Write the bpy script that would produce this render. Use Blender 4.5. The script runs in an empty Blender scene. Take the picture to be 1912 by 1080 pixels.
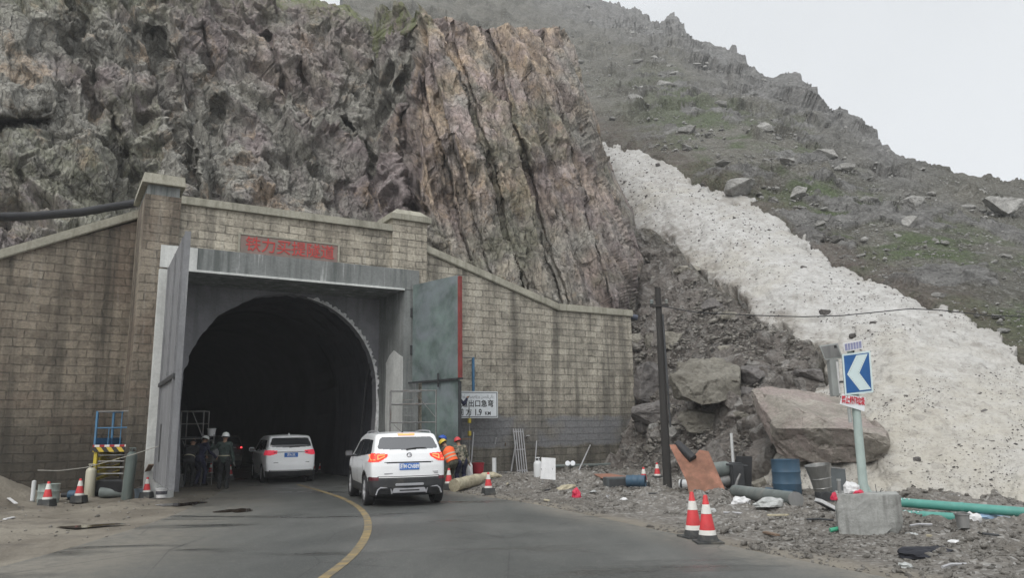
import bpy, bmesh, math, random
import numpy as np
from mathutils import Vector, Matrix, Euler

# ------------------------------------------------------------------ camera, sky, sun, exposure
SC = bpy.context.scene
COL = SC.collection
CAM_H = 1.72
FPX = 1400.0                      # focal length in pixels of a 1912 x 1080 frame
PITCH = math.atan(262 / FPX)
ROLL = math.radians(0.89)
fwd = Vector((0, math.cos(PITCH), math.sin(PITCH)))
up0 = Vector((0, -math.sin(PITCH), math.cos(PITCH)))
rt0 = Vector((1, 0, 0))
rt = rt0 * math.cos(ROLL) - up0 * math.sin(ROLL)
up = up0 * math.cos(ROLL) + rt0 * math.sin(ROLL)
CAM = Vector((0, 0, CAM_H))
cd = bpy.data.cameras.new('camera')
cam = bpy.data.objects.new('camera', cd)
COL.objects.link(cam)
cd.sensor_width = 36.0
cd.lens = FPX / 1912 * 36.0
cd.clip_end = 3000
cam.matrix_world = Matrix(((rt.x, up.x, -fwd.x, 0), (rt.y, up.y, -fwd.y, 0), (rt.z, up.z, -fwd.z, CAM_H), (0, 0, 0, 1)))
SC.camera = cam

SUN_EL, SUN_AZ = math.radians(46), math.radians(202)
w = bpy.data.worlds.new('World')
SC.world = w
w.use_nodes = True
nt = w.node_tree
nt.nodes.clear()
out = nt.nodes.new('ShaderNodeOutputWorld')
sky = nt.nodes.new('ShaderNodeTexSky')
sky.sky_type = 'NISHITA'
sky.sun_disc = False
sky.sun_elevation = SUN_EL
sky.sun_rotation = SUN_AZ
sky.dust_density = 4.0
hs = nt.nodes.new('ShaderNodeHueSaturation')
hs.inputs['Saturation'].default_value = 0.15
b1 = nt.nodes.new('ShaderNodeBackground')
b1.inputs[1].default_value = 0.05
b2 = nt.nodes.new('ShaderNodeBackground')          # the even cloud deck
b2.inputs[0].default_value = (0.80, 0.83, 0.855, 1)
mlw = nt.nodes.new('ShaderNodeMath'); mlw.operation = 'MULTIPLY'
nzw = nt.nodes.new('ShaderNodeTexNoise'); nzw.inputs['Scale'].default_value = 3.0; nzw.inputs['Detail'].default_value = 5
mr2 = nt.nodes.new('ShaderNodeMapRange'); mr2.inputs[1].default_value = 0.3; mr2.inputs[2].default_value = 0.7; mr2.inputs[3].default_value = 0.95; mr2.inputs[4].default_value = 1.04
tcw = nt.nodes.new('ShaderNodeTexCoord'); nt.links.new(tcw.outputs['Generated'], nzw.inputs['Vector']); nt.links.new(nzw.outputs['Fac'], mr2.inputs[0]); nt.links.new(mr2.outputs[0], mlw.inputs[1])
sxw = nt.nodes.new('ShaderNodeSeparateXYZ'); mrw = nt.nodes.new('ShaderNodeMapRange')
mrw.inputs[1].default_value = 0.50; mrw.inputs[2].default_value = 1.0; mrw.inputs[3].default_value = 0.84; mrw.inputs[4].default_value = 1.75
nt.links.new(tcw.outputs['Generated'], sxw.inputs[0]); nt.links.new(sxw.outputs[2], mrw.inputs[0]); nt.links.new(mrw.outputs[0], mlw.inputs[0])
nt.links.new(mlw.outputs[0], b2.inputs[1])   # brighter overhead
ad = nt.nodes.new('ShaderNodeAddShader')
nt.links.new(sky.outputs[0], hs.inputs['Color'])
nt.links.new(hs.outputs[0], b1.inputs[0])
nt.links.new(b1.outputs[0], ad.inputs[0])
nt.links.new(b2.outputs[0], ad.inputs[1])
nt.links.new(ad.outputs[0], out.inputs[0])

sl = bpy.data.lights.new('sun', 'SUN')
sl.energy = 1.5
sl.angle = math.radians(35)
sl.color = (1.0, 0.97, 0.93)
so = bpy.data.objects.new('sun', sl)
COL.objects.link(so)
sd = Vector((math.sin(SUN_AZ) * math.cos(SUN_EL), math.cos(SUN_AZ) * math.cos(SUN_EL), math.sin(SUN_EL)))
so.rotation_euler = sd.to_track_quat('Z', 'Y').to_euler()
so.location = (0, 0, 60)

SC.view_settings.view_transform = 'Standard'
SC.view_settings.look = 'None'
SC.view_settings.gamma = 1
SC.view_settings.exposure = 0.0
SC.cycles.max_bounces = 6
SC.cycles.diffuse_bounces = 3
SC.cycles.volume_bounces = 0
SC.cycles.use_denoising = True

# ------------------------------------------------------------------ measuring helpers (photo pixels to metres)
def ray(x, y):
    return fwd + rt * ((x - 956) / FPX) - up * ((y - 540) / FPX)
def atz(x, y, z=0.0):
    v = ray(x, y)
    return CAM + v * ((z - CAM_H) / v.z)
def aty(x, y, Y):
    v = ray(x, y)
    return CAM + v * (Y / v.y)
_R = np.array(rt); _U = np.array(up); _F = np.array(fwd); _C = np.array(CAM)
def rays(x, y):
    return _F + np.multiply.outer((x - 956) / FPX, _R) - np.multiply.outer((y - 540) / FPX, _U)

PA = atz(1195, 879)               # right foot of the portal wall
PTH = math.radians(31.5)
PU = Vector((math.cos(PTH), math.sin(PTH), 0))
PN = Vector((-math.sin(PTH), math.cos(PTH), 0))
def P2W(u, n, z):
    return PA + PU * u + PN * n + Vector((0, 0, z))
def W2P(p):
    q = Vector(p) - PA
    return (q.dot(PU), q.dot(PN), q.z)

# ------------------------------------------------------------------ numpy noise
def _h(ix, iy, iz, s):
    n = (ix.astype(np.int64) * 374761393 + iy.astype(np.int64) * 668265263 + iz.astype(np.int64) * 2147483647 + s * 974634777) & 0xffffffff
    n = ((n ^ (n >> 13)) * 1274126177) & 0xffffffff
    n = ((n ^ (n >> 16)) * 2246822519) & 0xffffffff
    n = n ^ (n >> 15)
    return (n & 0xffffff) / float(0x1000000)
def vnoise(p, s=0):
    i = np.floor(p); f = p - i
    i = i.astype(np.int64)
    u = f * f * f * (f * (f * 6 - 15) + 10)
    r = 0
    for dx in (0, 1):
        wx = u[..., 0] if dx else 1 - u[..., 0]
        for dy in (0, 1):
            wy = u[..., 1] if dy else 1 - u[..., 1]
            for dz in (0, 1):
                wz = u[..., 2] if dz else 1 - u[..., 2]
                r = r + wx * wy * wz * _h(i[..., 0] + dx, i[..., 1] + dy, i[..., 2] + dz, s)
    return r * 2 - 1
def fbm(p, octv=5, s=0, gain=0.5):
    a, t = 1.0, 0
    for k in range(octv):
        t = t + a * vnoise(p * (2.03 ** k), s + k * 17)
        a *= gain
    return t
def cells(p, s=0, tilt=0.6, cham=0.0, lvl=1.0):
    """fractured blocks: per cell a level and a tilted facet; also the distance to the nearest joint"""
    i = np.floor(p).astype(np.int64)
    f1 = np.full(p.shape[:-1], 9.0); f2 = f1.copy(); v = np.zeros(p.shape[:-1]); v2 = v.copy()
    for dx in (-1, 0, 1):
        for dy in (-1, 0, 1):
            for dz in (-1, 0, 1):
                cx, cy, cz = i[..., 0] + dx, i[..., 1] + dy, i[..., 2] + dz
                q = np.stack([cx + _h(cx, cy, cz, s + 1), cy + _h(cx, cy, cz, s + 2), cz + _h(cx, cy, cz, s + 3)], -1)
                d = p - q
                dd = np.sqrt((d * d).sum(-1))
                val = (_h(cx, cy, cz, s + 4) * 2 - 1) * lvl + tilt * (d[..., 0] * (_h(cx, cy, cz, s + 5) * 2 - 1) + d[..., 1] * (_h(cx, cy, cz, s + 6) * 2 - 1) + d[..., 2] * (_h(cx, cy, cz, s + 7) * 2 - 1)) * 2
                m = dd < f1
                m2 = (~m) & (dd < f2)
                v2 = np.where(m, v, np.where(m2, val, v2))
                f2 = np.where(m, f1, np.where(m2, dd, f2))
                v = np.where(m, val, v)
                f1 = np.where(m, dd, f1)
    if cham:
        t = 0.5 + 0.5 * sstep(0, cham, f2 - f1)
        v = v * t + v2 * (1 - t)
    return v, f2 - f1
def sstep(a, b, x):
    t = np.clip((x - a) / (b - a), 0, 1)
    return t * t * (3 - 2 * t)
def seg_dist(x, y, pl):
    best = np.full(np.shape(x), 1e9)
    for (x0, y0), (x1, y1) in zip(pl[:-1], pl[1:]):
        dx, dy = x1 - x0, y1 - y0
        t = np.clip(((x - x0) * dx + (y - y0) * dy) / (dx * dx + dy * dy), 0, 1)
        best = np.minimum(best, np.hypot(x - x0 - t * dx, y - y0 - t * dy))
    return best
def inside(x, y, poly):
    r = np.zeros(np.shape(x), bool)
    n = len(poly)
    for k in range(n):
        (x0, y0), (x1, y1) = poly[k], poly[(k + 1) % n]
        c = ((y0 > y) != (y1 > y)) & (x < (x1 - x0) * (y - y0) / ((y1 - y0) if y1 != y0 else 1e-9) + x0)
        r ^= c
    return r
def sdist(x, y, poly):                # > 0 inside
    d = seg_dist(x, y, list(poly) + [poly[0]])
    return np.where(inside(x, y, poly), d, -d)

# ------------------------------------------------------------------ object helpers
def tag(o, label=None, cat=None, group=None, kind=None):
    if label: o['label'] = label
    if cat: o['category'] = cat
    if group: o['group'] = group
    if kind: o['kind'] = kind
    return o
def thing(name, label, cat, loc=(0, 0, 0), rz=0.0, group=None, rot=None):
    o = bpy.data.objects.new(name, None)
    COL.objects.link(o)
    o.empty_display_size = 0.2
    o.location = loc
    o.rotation_euler = rot if rot else (0, 0, rz)
    return tag(o, label, cat, group)
def link(name, me, m, parent=None, label=None):
    if m is not None and not me.materials:
        for q in (m if isinstance(m, (list, tuple)) else [m]):
            me.materials.append(q)
    o = bpy.data.objects.new(name, me)
    COL.objects.link(o)
    if parent is not None: o.parent = parent
    if label: o['label'] = label
    return o
def obj(name, bm, m, parent=None, smooth=False, bevel=0.0, label=None, loc=None, rot=None):
    bmesh.ops.remove_doubles(bm, verts=bm.verts, dist=1e-5)
    bmesh.ops.recalc_face_normals(bm, faces=bm.faces)
    if bevel:
        ed = [e for e in bm.edges if len(e.link_faces) == 2 and e.calc_face_angle(0) > 0.6]
        bmesh.ops.bevel(bm, geom=ed, offset=bevel, segments=2, affect='EDGES', clamp_overlap=True)
    me = bpy.data.meshes.new(name)
    bm.to_mesh(me); bm.free()
    if smooth:
        me.polygons.foreach_set('use_smooth', [True] * len(me.polygons))
        try: me.set_sharp_from_angle(angle=math.radians(38))
        except Exception: pass
    o = link(name, me, m, parent, label)
    if loc is not None: o.location = loc
    if rot is not None: o.rotation_euler = rot
    return o
def dup(root, loc, rz=0.0, label=None, group=None, sc=None, rot=None):
    r = root.copy(); COL.objects.link(r)
    r.location = loc
    r.rotation_euler = rot if rot else (0, 0, rz)
    if sc: r.scale = (sc, sc, sc)
    if label: r['label'] = label
    if group: r['group'] = group
    for ch in list(root.children):
        c = ch.copy(); COL.objects.link(c); c.parent = r
        for g in list(ch.children):
            d = g.copy(); COL.objects.link(d); d.parent = c
    return r
def mesh_np(name, V, Fq, m, attrs=None, parent=None, smooth=False):
    me = bpy.data.meshes.new(name)
    V = np.ascontiguousarray(V, dtype=np.float32).reshape(-1, 3)
    Fq = np.ascontiguousarray(Fq, dtype=np.int32)
    k = Fq.shape[1]
    me.vertices.add(len(V)); me.vertices.foreach_set('co', V.ravel())
    me.loops.add(Fq.size); me.loops.foreach_set('vertex_index', Fq.ravel())
    me.polygons.add(len(Fq)); me.polygons.foreach_set('loop_start', np.arange(0, Fq.size, k, dtype=np.int32))
    me.update(calc_edges=True); me.validate()
    if smooth: me.polygons.foreach_set('use_smooth', [True] * len(me.polygons))
    for a, vals in (attrs or {}).items():
        at = me.attributes.new(a, 'FLOAT', 'POINT')
        at.data.foreach_set('value', np.ascontiguousarray(vals, dtype=np.float32).ravel())
    return link(name, me, m, parent)
def grid_faces(nr, nc, keep=None):
    i = np.arange(nr * nc).reshape(nr, nc)
    q = np.stack([i[:-1, :-1], i[:-1, 1:], i[1:, 1:], i[1:, :-1]], -1).reshape(-1, 4)
    if keep is not None:
        kk = (keep[:-1, :-1] & keep[:-1, 1:] & keep[1:, 1:] & keep[1:, :-1]).reshape(-1)
        q = q[kk]
    return q
def normals_np(P):
    du = np.gradient(P, axis=1); dv = np.gradient(P, axis=0)
    n = np.cross(du, dv)
    n /= np.linalg.norm(n, axis=-1, keepdims=True) + 1e-9
    s = np.sign((n * (_C - P)).sum(-1, keepdims=True)); s[s == 0] = 1
    return n * s

def box(bm, c, s, rot=None, taper=None):
    """box centred at c, size s; rot = Euler tuple; taper scales the top in x,y"""
    M = Matrix.Translation(c) @ (Euler(rot).to_matrix().to_4x4() if rot else Matrix.Identity(4))
    vs = []
    for z in (-.5, .5):
        for (x, y) in ((-.5, -.5), (.5, -.5), (.5, .5), (-.5, .5)):
            k = taper if (taper and z > 0) else (1, 1)
            vs.append(bm.verts.new(M @ Vector((x * s[0] * k[0], y * s[1] * k[1], z * s[2]))))
    for f in ((3, 2, 1, 0), (4, 5, 6, 7), (0, 1, 5, 4), (1, 2, 6, 5), (2, 3, 7, 6), (3, 0, 4, 7)):
        bm.faces.new([vs[i] for i in f])
    return vs
def tube(bm, pts, r, seg=8, cap=True):
    pts = [Vector(p) for p in pts]
    rs = r if isinstance(r, (list, tuple)) else [r] * len(pts)
    t0 = (pts[1] - pts[0]).normalized()
    a = t0.orthogonal().normalized()
    rings = []
    for i, p in enumerate(pts):
        t = (pts[min(i + 1, len(pts) - 1)] - pts[max(i - 1, 0)]).normalized()
        a = (a - t * a.dot(t)).normalized()
        b = t.cross(a)
        rings.append([bm.verts.new(p + (a * math.cos(2 * math.pi * k / seg) + b * math.sin(2 * math.pi * k / seg)) * rs[i]) for k in range(seg)])
    for q, s in zip(rings[:-1], rings[1:]):
        for k in range(seg):
            bm.faces.new((q[k], q[(k + 1) % seg], s[(k + 1) % seg], s[k]))
    if cap:
        bm.faces.new(rings[0][::-1]); bm.faces.new(rings[-1])
def lathe(bm, prof, seg=24, M=None, cap=True):
    M = M or Matrix.Identity(4)
    rings = []
    for (r, z) in prof:
        rings.append([bm.verts.new(M @ Vector((r * math.cos(2 * math.pi * k / seg), r * math.sin(2 * math.pi * k / seg), z))) for k in range(seg)])
    for q, s in zip(rings[:-1], rings[1:]):
        for k in range(seg):
            bm.faces.new((q[k], q[(k + 1) % seg], s[(k + 1) % seg], s[k]))
    if cap:
        if prof[0][0] > 1e-4: bm.faces.new(rings[0][::-1])
        if prof[-1][0] > 1e-4: bm.faces.new(rings[-1])
def prism(bm, poly, a0, a1, f=None):
    """polygon (p,q) pushed from a0 to a1; f maps (p,q,a) to xyz, default x=p, z=q, y=a"""
    f = f or (lambda p, q, a: Vector((p, a, q)))
    v0 = [bm.verts.new(f(p, q, a0)) for p, q in poly]
    v1 = [bm.verts.new(f(p, q, a1)) for p, q in poly]
    bm.faces.new(v0[::-1]); bm.faces.new(v1)
    n = len(poly)
    for k in range(n):
        bm.faces.new((v0[k], v0[(k + 1) % n], v1[(k + 1) % n], v1[k]))
def BM(): return bmesh.new()
def text_mesh(name, body, size, m, parent, loc, rot, extrude=0.004, offset=0.0, align='CENTER', sx=1.0, label=None):
    cu = bpy.data.curves.new(name, 'FONT')
    cu.body = body; cu.size = size; cu.extrude = extrude; cu.offset = offset
    cu.align_x = align; cu.align_y = 'CENTER'; cu.resolution_u = 4
    t = bpy.data.objects.new(name + '_curve', cu)
    COL.objects.link(t)
    dg = bpy.context.evaluated_depsgraph_get()
    me = bpy.data.meshes.new_from_object(t.evaluated_get(dg))
    bpy.data.objects.remove(t); bpy.data.curves.remove(cu)
    me.name = name
    me.materials.clear()
    o = link(name, me, m, parent, label)
    o.location = loc; o.rotation_euler = rot; o.scale = (sx, 1, 1)
    return o
# ------------------------------------------------------------------ materials
class NT:
    def __init__(s, name):
        s.m = bpy.data.materials.new(name); s.m.use_nodes = True
        s.t = s.m.node_tree; s.t.nodes.clear()
        s.out = s.t.nodes.new('ShaderNodeOutputMaterial')
        s.b = s.t.nodes.new('ShaderNodeBsdfPrincipled')
        s.t.links.new(s.b.outputs[0], s.out.inputs[0])
    def n(s, k, **kw):
        o = s.t.nodes.new('ShaderNode' + k)
        for a, v in kw.items(): setattr(o, a, v)
        return o
    def l(s, a, b): s.t.links.new(a, b)
    def put(s, a, b):
        if hasattr(a, 'links'): s.l(a, b)
        else: b.default_value = a if not (isinstance(a, tuple) and len(a) == 3 and b.type == 'RGBA') else (*a, 1)
    def co(s, kind='Object', scale=(1, 1, 1), rot=(0, 0, 0)):
        c = s.n('TexCoord'); mp = s.n('Mapping')
        mp.inputs['Scale'].default_value = scale; mp.inputs['Rotation'].default_value = rot
        s.l(c.outputs[kind], mp.inputs[0]); return mp.outputs[0]
    def noise(s, v, scale, det=4, rough=0.55, dist=0.0):
        o = s.n('TexNoise'); o.inputs['Scale'].default_value = scale; o.inputs['Detail'].default_value = det
        o.inputs['Roughness'].default_value = rough; o.inputs['Distortion'].default_value = dist
        s.l(v, o.inputs['Vector']); return o.outputs['Fac']
    def vor(s, v, scale, feature='F1', out='Distance', rnd=1.0):
        o = s.n('TexVoronoi', feature=feature); o.inputs['Scale'].default_value = scale
        o.inputs['Randomness'].default_value = rnd
        s.l(v, o.inputs['Vector']); return o.outputs[out]
    def ramp(s, f, stops):
        o = s.n('ValToRGB'); e = o.color_ramp.elements
        while len(e) < len(stops): e.new(0.5)
        for k, (p, c) in enumerate(stops):
            e[k].position = p
            e[k].color = (c, c, c, 1) if isinstance(c, (int, float)) else (*c, 1)
        s.l(f, o.inputs[0]); return o.outputs[0]
    def mix(s, f, a, b, mode='MIX'):
        o = s.n('Mix', data_type='RGBA', blend_type=mode); o.clamp_factor = True
        s.put(f, o.inputs[0]); s.put(a, o.inputs[6]); s.put(b, o.inputs[7]); return o.outputs[2]
    def math(s, op, a, b=0.0):
        o = s.n('Math', operation=op); s.put(a, o.inputs[0]); s.put(b, o.inputs[1]); return o.outputs[0]
    def rng(s, v, a, b, c=0.0, d=1.0, smooth=True):
        o = s.n('MapRange'); o.interpolation_type = 'SMOOTHSTEP' if smooth else 'LINEAR'
        s.put(v, o.inputs[0])
        for k, q in enumerate((a, b, c, d)): o.inputs[k + 1].default_value = q
        return o.outputs[0]
    def attr(s, name): return s.n('Attribute', attribute_name=name).outputs['Fac']
    def xyz(s, v):
        o = s.n('SeparateXYZ'); s.l(v, o.inputs[0]); return o.outputs
    def bump(s, h, dist=0.05, strength=1.0, prev=None):
        o = s.n('Bump'); o.inputs['Distance'].default_value = dist; o.inputs['Strength'].default_value = strength
        s.l(h, o.inputs['Height'])
        if prev is not None: s.l(prev, o.inputs['Normal'])
        return o.outputs[0]
    def done(s, col, rough=0.85, normal=None, spec=0.3, metal=0.0):
        s.put(col, s.b.inputs['Base Color']); s.put(rough, s.b.inputs['Roughness'])
        s.put(metal, s.b.inputs['Metallic']); s.b.inputs['Specular IOR Level'].default_value = spec
        if normal is not None: s.l(normal, s.b.inputs['Normal'])
        return s.m
def sh(c, k): return tuple(min(1, x * k) for x in c)

def plain(name, col, rough=0.6, var=0.18, scale=4.0, bump=0.0, metal=0.0, spec=0.35, dirt=None, dirt_amt=0.5, streak=False, bscale=30):
    s = NT(name)
    v = s.co('Object', (1, 1, 0.15) if streak else (1, 1, 1))
    v2 = s.co('Object')
    f = s.noise(v, scale, 5, 0.6)
    c = s.mix(s.ramp(f, [(0.3, 0.0), (0.7, 1.0)]), sh(col, 1 - var), sh(col, 1 + var))
    if dirt:
        g = s.noise(v, scale * 0.6, 6, 0.7, 0.4)
        c = s.mix(s.ramp(g, [(0.62 - 0.3 * dirt_amt, 0.0), (0.72, 1.0)]), c, dirt)
    nrm = s.bump(s.noise(v2, bscale, 4, 0.6), bump, 0.7) if bump else None
    return s.done(c, rough, nrm, spec, metal)
def glow(name, col, strength):
    s = NT(name)
    s.b.inputs['Emission Color'].default_value = (*col, 1)
    s.b.inputs['Emission Strength'].default_value = strength
    return s.done(col, 0.3)

def rock_mat(name, warm_attr=True):
    s = NT(name)
    v = s.co('Object')
    big = s.noise(v, 0.16, 5, 0.6, 0.2)
    mid = s.noise(v, 0.9, 7, 0.7, 0.15)
    fine = s.noise(v, 6.0, 8, 0.78)
    spk = s.noise(v, 17.0, 4, 0.75)
    st = s.noise(s.co('Object', (1.0, 1.0, 0.10), (0, math.radians(-14), 0)), 1.6, 6, 0.65, 0.3)
    grey = s.mix(s.ramp(mid, [(0.32, 0.0), (0.66, 1.0)]), (0.140, 0.136, 0.118), (0.33, 0.32, 0.285))
    purp = s.mix(s.ramp(mid, [(0.3, 0.0), (0.7, 1.0)]), (0.150, 0.124, 0.124), (0.31, 0.265, 0.258))
    c = s.mix(s.ramp(big, [(0.47, 0.0), (0.60, 1.0)]), grey, purp)
    if warm_attr:
        wm = s.attr('warm')
        och = s.mix(s.ramp(st, [(0.35, 0.0), (0.65, 1.0)]), (0.29, 0.23, 0.18), (0.58, 0.45, 0.32))
        och = s.mix(s.ramp(s.noise(v, 0.45, 4), [(0.45, 0.0), (0.6, 1.0)]), och, s.mix(mid, (0.26, 0.21, 0.20), (0.50, 0.41, 0.38)))
        f = s.math('MULTIPLY', wm, s.ramp(s.noise(v, 0.33, 6, 0.65, 0.2), [(0.40, 0.15), (0.58, 1.0)]))
        c = s.mix(f, c, och)
        dk = s.ramp(st, [(0.32, 0.55), (0.55, 1.0)])
        c = s.mix(0.75, c, dk, 'MULTIPLY')
    # rusty and pale blotches
    c = s.mix(s.ramp(s.noise(v, 0.55, 6, 0.7, 0.2), [(0.56, 0.0), (0.66, 0.6)]), c, (0.36, 0.27, 0.19))
    c = s.mix(s.ramp(s.noise(v, 2.2, 6, 0.75, 0.2), [(0.60, 0.0), (0.70, 0.6)]), c, (0.44, 0.42, 0.39))
    c = s.mix(s.ramp(fine, [(0.36, 0.45), (0.56, 1.0)]), (0.05, 0.048, 0.045), c)
    c = s.mix(s.ramp(spk, [(0.60, 0.0), (0.72, 0.55)]), c, (0.46, 0.44, 0.41))
    c = s.mix(s.ramp(spk, [(0.28, 0.6), (0.40, 0.0)]), c, (0.045, 0.042, 0.040))
    if warm_attr:
        ms = s.math('MULTIPLY', s.attr('moss'), s.ramp(s.noise(v, 1.4, 6, 0.7), [(0.38, 0.0), (0.55, 1.0)]))
        c = s.mix(ms, c, s.mix(fine, (0.09, 0.105, 0.05), (0.18, 0.19, 0.10)))
    wv_ = s.n('VectorMath', operation='ADD'); sc_ = s.n('VectorMath', operation='SCALE'); nz_ = s.n('TexNoise'); nz_.inputs['Scale'].default_value = 0.8; nz_.inputs['Detail'].default_value = 5
    s.l(v, nz_.inputs['Vector']); s.l(nz_.outputs['Color'], sc_.inputs[0]); sc_.inputs['Scale'].default_value = 0.9
    s.l(s.co('Object', (1.0, 1.0, 0.45), (0, math.radians(-18), 0)), wv_.inputs[0]); s.l(sc_.outputs[0], wv_.inputs[1])
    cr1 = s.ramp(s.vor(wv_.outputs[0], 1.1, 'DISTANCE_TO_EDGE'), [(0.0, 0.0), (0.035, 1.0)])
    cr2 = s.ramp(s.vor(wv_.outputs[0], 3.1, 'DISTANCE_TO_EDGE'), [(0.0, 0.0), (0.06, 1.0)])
    fc_ = s.vor(wv_.outputs[0], 2.2, 'F1', 'Color')
    nrm = s.bump(s.math('ADD', s.noise(v, 2.2, 7, 0.62, 0.1), s.math('MULTIPLY', cr1, 0.8)), 0.07, 0.8)
    nrm = s.bump(fc_, 0.10, 0.9, nrm)
    nrm = s.bump(s.vor(wv_.outputs[0], 6.5, 'F1', 'Color'), 0.035, 0.9, nrm)
    nrm = s.bump(s.math('ADD', s.noise(v, 9.0, 6, 0.72), s.math('MULTIPLY', cr2, 0.6)), 0.035, 0.9, nrm)
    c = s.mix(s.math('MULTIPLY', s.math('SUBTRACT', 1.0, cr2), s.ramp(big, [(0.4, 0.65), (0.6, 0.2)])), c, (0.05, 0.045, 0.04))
    c = s.mix(1.0, c, s.ramp(fc_, [(0.0, 0.88), (1.0, 1.30)]), 'MULTIPLY')
    return s.done(c, 0.85, nrm, 0.25)

def stone_mat(name, a, b, scale=1.5, pink=None, bump=0.05):
    s = NT(name)
    v = s.co('Object')
    c = s.mix(s.ramp(s.noise(v, scale, 6, 0.65, 0.6), [(0.34, 0.0), (0.66, 1.0)]), a, b)
    if pink: c = s.mix(s.ramp(s.noise(v, scale * 0.5, 4, 0.6, 0.6), [(0.47, 0.0), (0.6, 0.8)]), c, pink)
    c = s.mix(s.ramp(s.noise(v, scale * 9, 5, 0.7), [(0.36, 0.6), (0.6, 1.0)]), sh(a, 0.45), c)
    oi = s.n('ObjectInfo')
    c = s.mix(1.0, c, s.ramp(oi.outputs['Random'], [(0.0, 0.72), (1.0, 1.18)]), 'MULTIPLY')
    ck = s.ramp(s.vor(s.co('Object', (1, 1, 0.6), (0.4, 0.3, 0)), scale * 1.3, 'DISTANCE_TO_EDGE'), [(0.0, 0.0), (0.03, 1.0)])
    nrm = s.bump(s.math('ADD', s.noise(v, scale * 3, 8, 0.72, 0.15), s.math('MULTIPLY', ck, 0.10)), bump * 2.2, 0.9)
    nrm = s.bump(s.vor(v, scale * 4, 'F1', 'Color'), bump * 1.0, 0.8, nrm)
    nrm = s.bump(s.noise(v, scale * 14, 6, 0.7), bump * 0.6, 0.9, nrm)
    return s.done(c, 0.88, nrm, 0.2)

def brick_mat(name, ca, cb, mortar, wet=0.5, patch=False, stain=(0.055, 0.052, 0.045), rust=0.3):
    s = NT(name)
    uvn = s.n('UVMap'); uv = uvn.outputs[0]
    wob = s.n('TexNoise'); wob.inputs['Scale'].default_value = 1.1; wob.inputs['Detail'].default_value = 4
    s.l(uv, wob.inputs['Vector'])
    vm = s.n('VectorMath', operation='SCALE'); s.l(wob.outputs['Color'], vm.inputs[0]); vm.inputs['Scale'].default_value = 1.0
    vw = s.n('VectorMath', operation='MULTIPLY'); s.l(vm.outputs[0], vw.inputs[0]); vw.inputs[1].default_value = (0.34, 0.085, 0); vm = vw
    va = s.n('VectorMath', operation='ADD'); s.l(uv, va.inputs[0]); s.l(vm.outputs[0], va.inputs[1])
    def brk(width, row, mort, off):
        b = s.n('TexBrick'); b.offset = off; b.squash = 1.0
        b.inputs['Scale'].default_value = 1.0
        b.inputs['Brick Width'].default_value = width; b.inputs['Row Height'].default_value = row
        b.inputs['Mortar Size'].default_value = mort; b.inputs['Mortar Smooth'].default_value = 0.35
        b.inputs['Bias'].default_value = 0.0
        b.inputs['Color1'].default_value = (0, 0, 0, 1); b.inputs['Color2'].default_value = (1, 1, 1, 1)
        b.inputs['Mortar'].default_value = (0.5, 0.5, 0.5, 1)
        s.l(va.outputs[0], b.inputs['Vector']); return b
    b = brk(0.56, 0.255, 0.016, 0.5)
    x, y, z = s.xyz(uv)
    n1 = s.noise(uv, 0.35, 5, 0.6, 0.4); n2 = s.noise(uv, 2.2, 6, 0.68, 0.5); n3 = s.noise(uv, 13.0, 5, 0.7)
    mp = s.n('Mapping'); mp.inputs['Scale'].default_value = (1.6, 0.10, 1); s.l(uv, mp.inputs[0])
    drip = s.noise(mp.outputs[0], 1.0, 6, 0.65)
    c = s.mix(s.ramp(b.outputs['Color'], [(0.0, 0.0), (0.5, 0.55), (1.0, 1.0)]), sh(ca, 0.72), sh(cb, 1.12))
    c = s.mix(s.ramp(n2, [(0.38, 0.0), (0.66, 0.85)]), c, sh(cb, 1.25))
    c = s.mix(s.ramp(s.noise(uv, 0.75, 6, 0.7, 0.3), [(0.54, 0.0), (0.66, 0.5)]), c, sh(stain, 1.5))
    c = s.mix(s.math('MULTIPLY', s.ramp(n1, [(0.47, 0.0), (0.6, 1.0)]), rust), c, (0.175, 0.125, 0.095))
    c = s.mix(s.math('MULTIPLY', s.math('SUBTRACT', 1.0, b.outputs['Fac']), 0.0), c, mortar)
    c = s.mix(s.math('MULTIPLY', b.outputs['Fac'], s.ramp(n2, [(0.34, 1.0), (0.60, 0.12)])), c, mortar)
    c = s.mix(s.math('MULTIPLY', s.ramp(drip, [(0.46, 0.0), (0.62, 1.0)]), wet), c, stain)
    c = s.mix(s.math('MULTIPLY', s.ramp(drip, [(0.32, 1.0), (0.42, 0.0)]), 0.45), c, (0.45, 0.44, 0.40))
    low = s.math('MULTIPLY', s.rng(s.math('ADD', y, s.math('MULTIPLY', n1, 2.2)), 1.9, 4.6, 1.0, 0.0), wet)
    c = s.mix(low, c, sh(stain, 0.85))
    if patch:   # grey painted-over patches low on the wall
        pz = s.math('ADD', y, s.math('MULTIPLY', s.noise(uv, 1.0, 3), 0.5))
        band = s.math('MULTIPLY', s.rng(pz, 1.25, 1.4), s.rng(pz, 2.35, 2.5, 1.0, 0.0))
        xs = s.ramp(s.noise(uv, 0.5, 2), [(0.42, 0.25), (0.5, 1.0)])
        c = s.mix(s.math('MULTIPLY', s.math('MULTIPLY', band, xs), 0.85), c, (0.20, 0.204, 0.215))
    c = s.mix(s.ramp(n3, [(0.33, 0.55), (0.6, 1.0)]), sh(stain, 0.8), c)
    hgt = s.math('ADD', s.math('MULTIPLY', b.outputs['Fac'], -1.0), s.math('MULTIPLY', n2, 0.9))
    hgt = s.math('ADD', hgt, s.math('MULTIPLY', b.outputs['Color'], 0.35))
    nrm = s.bump(hgt, 0.05, 1.0)
    nrm = s.bump(n3, 0.02, 0.8, nrm)
    return s.done(c, 0.82, nrm, 0.25)

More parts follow.
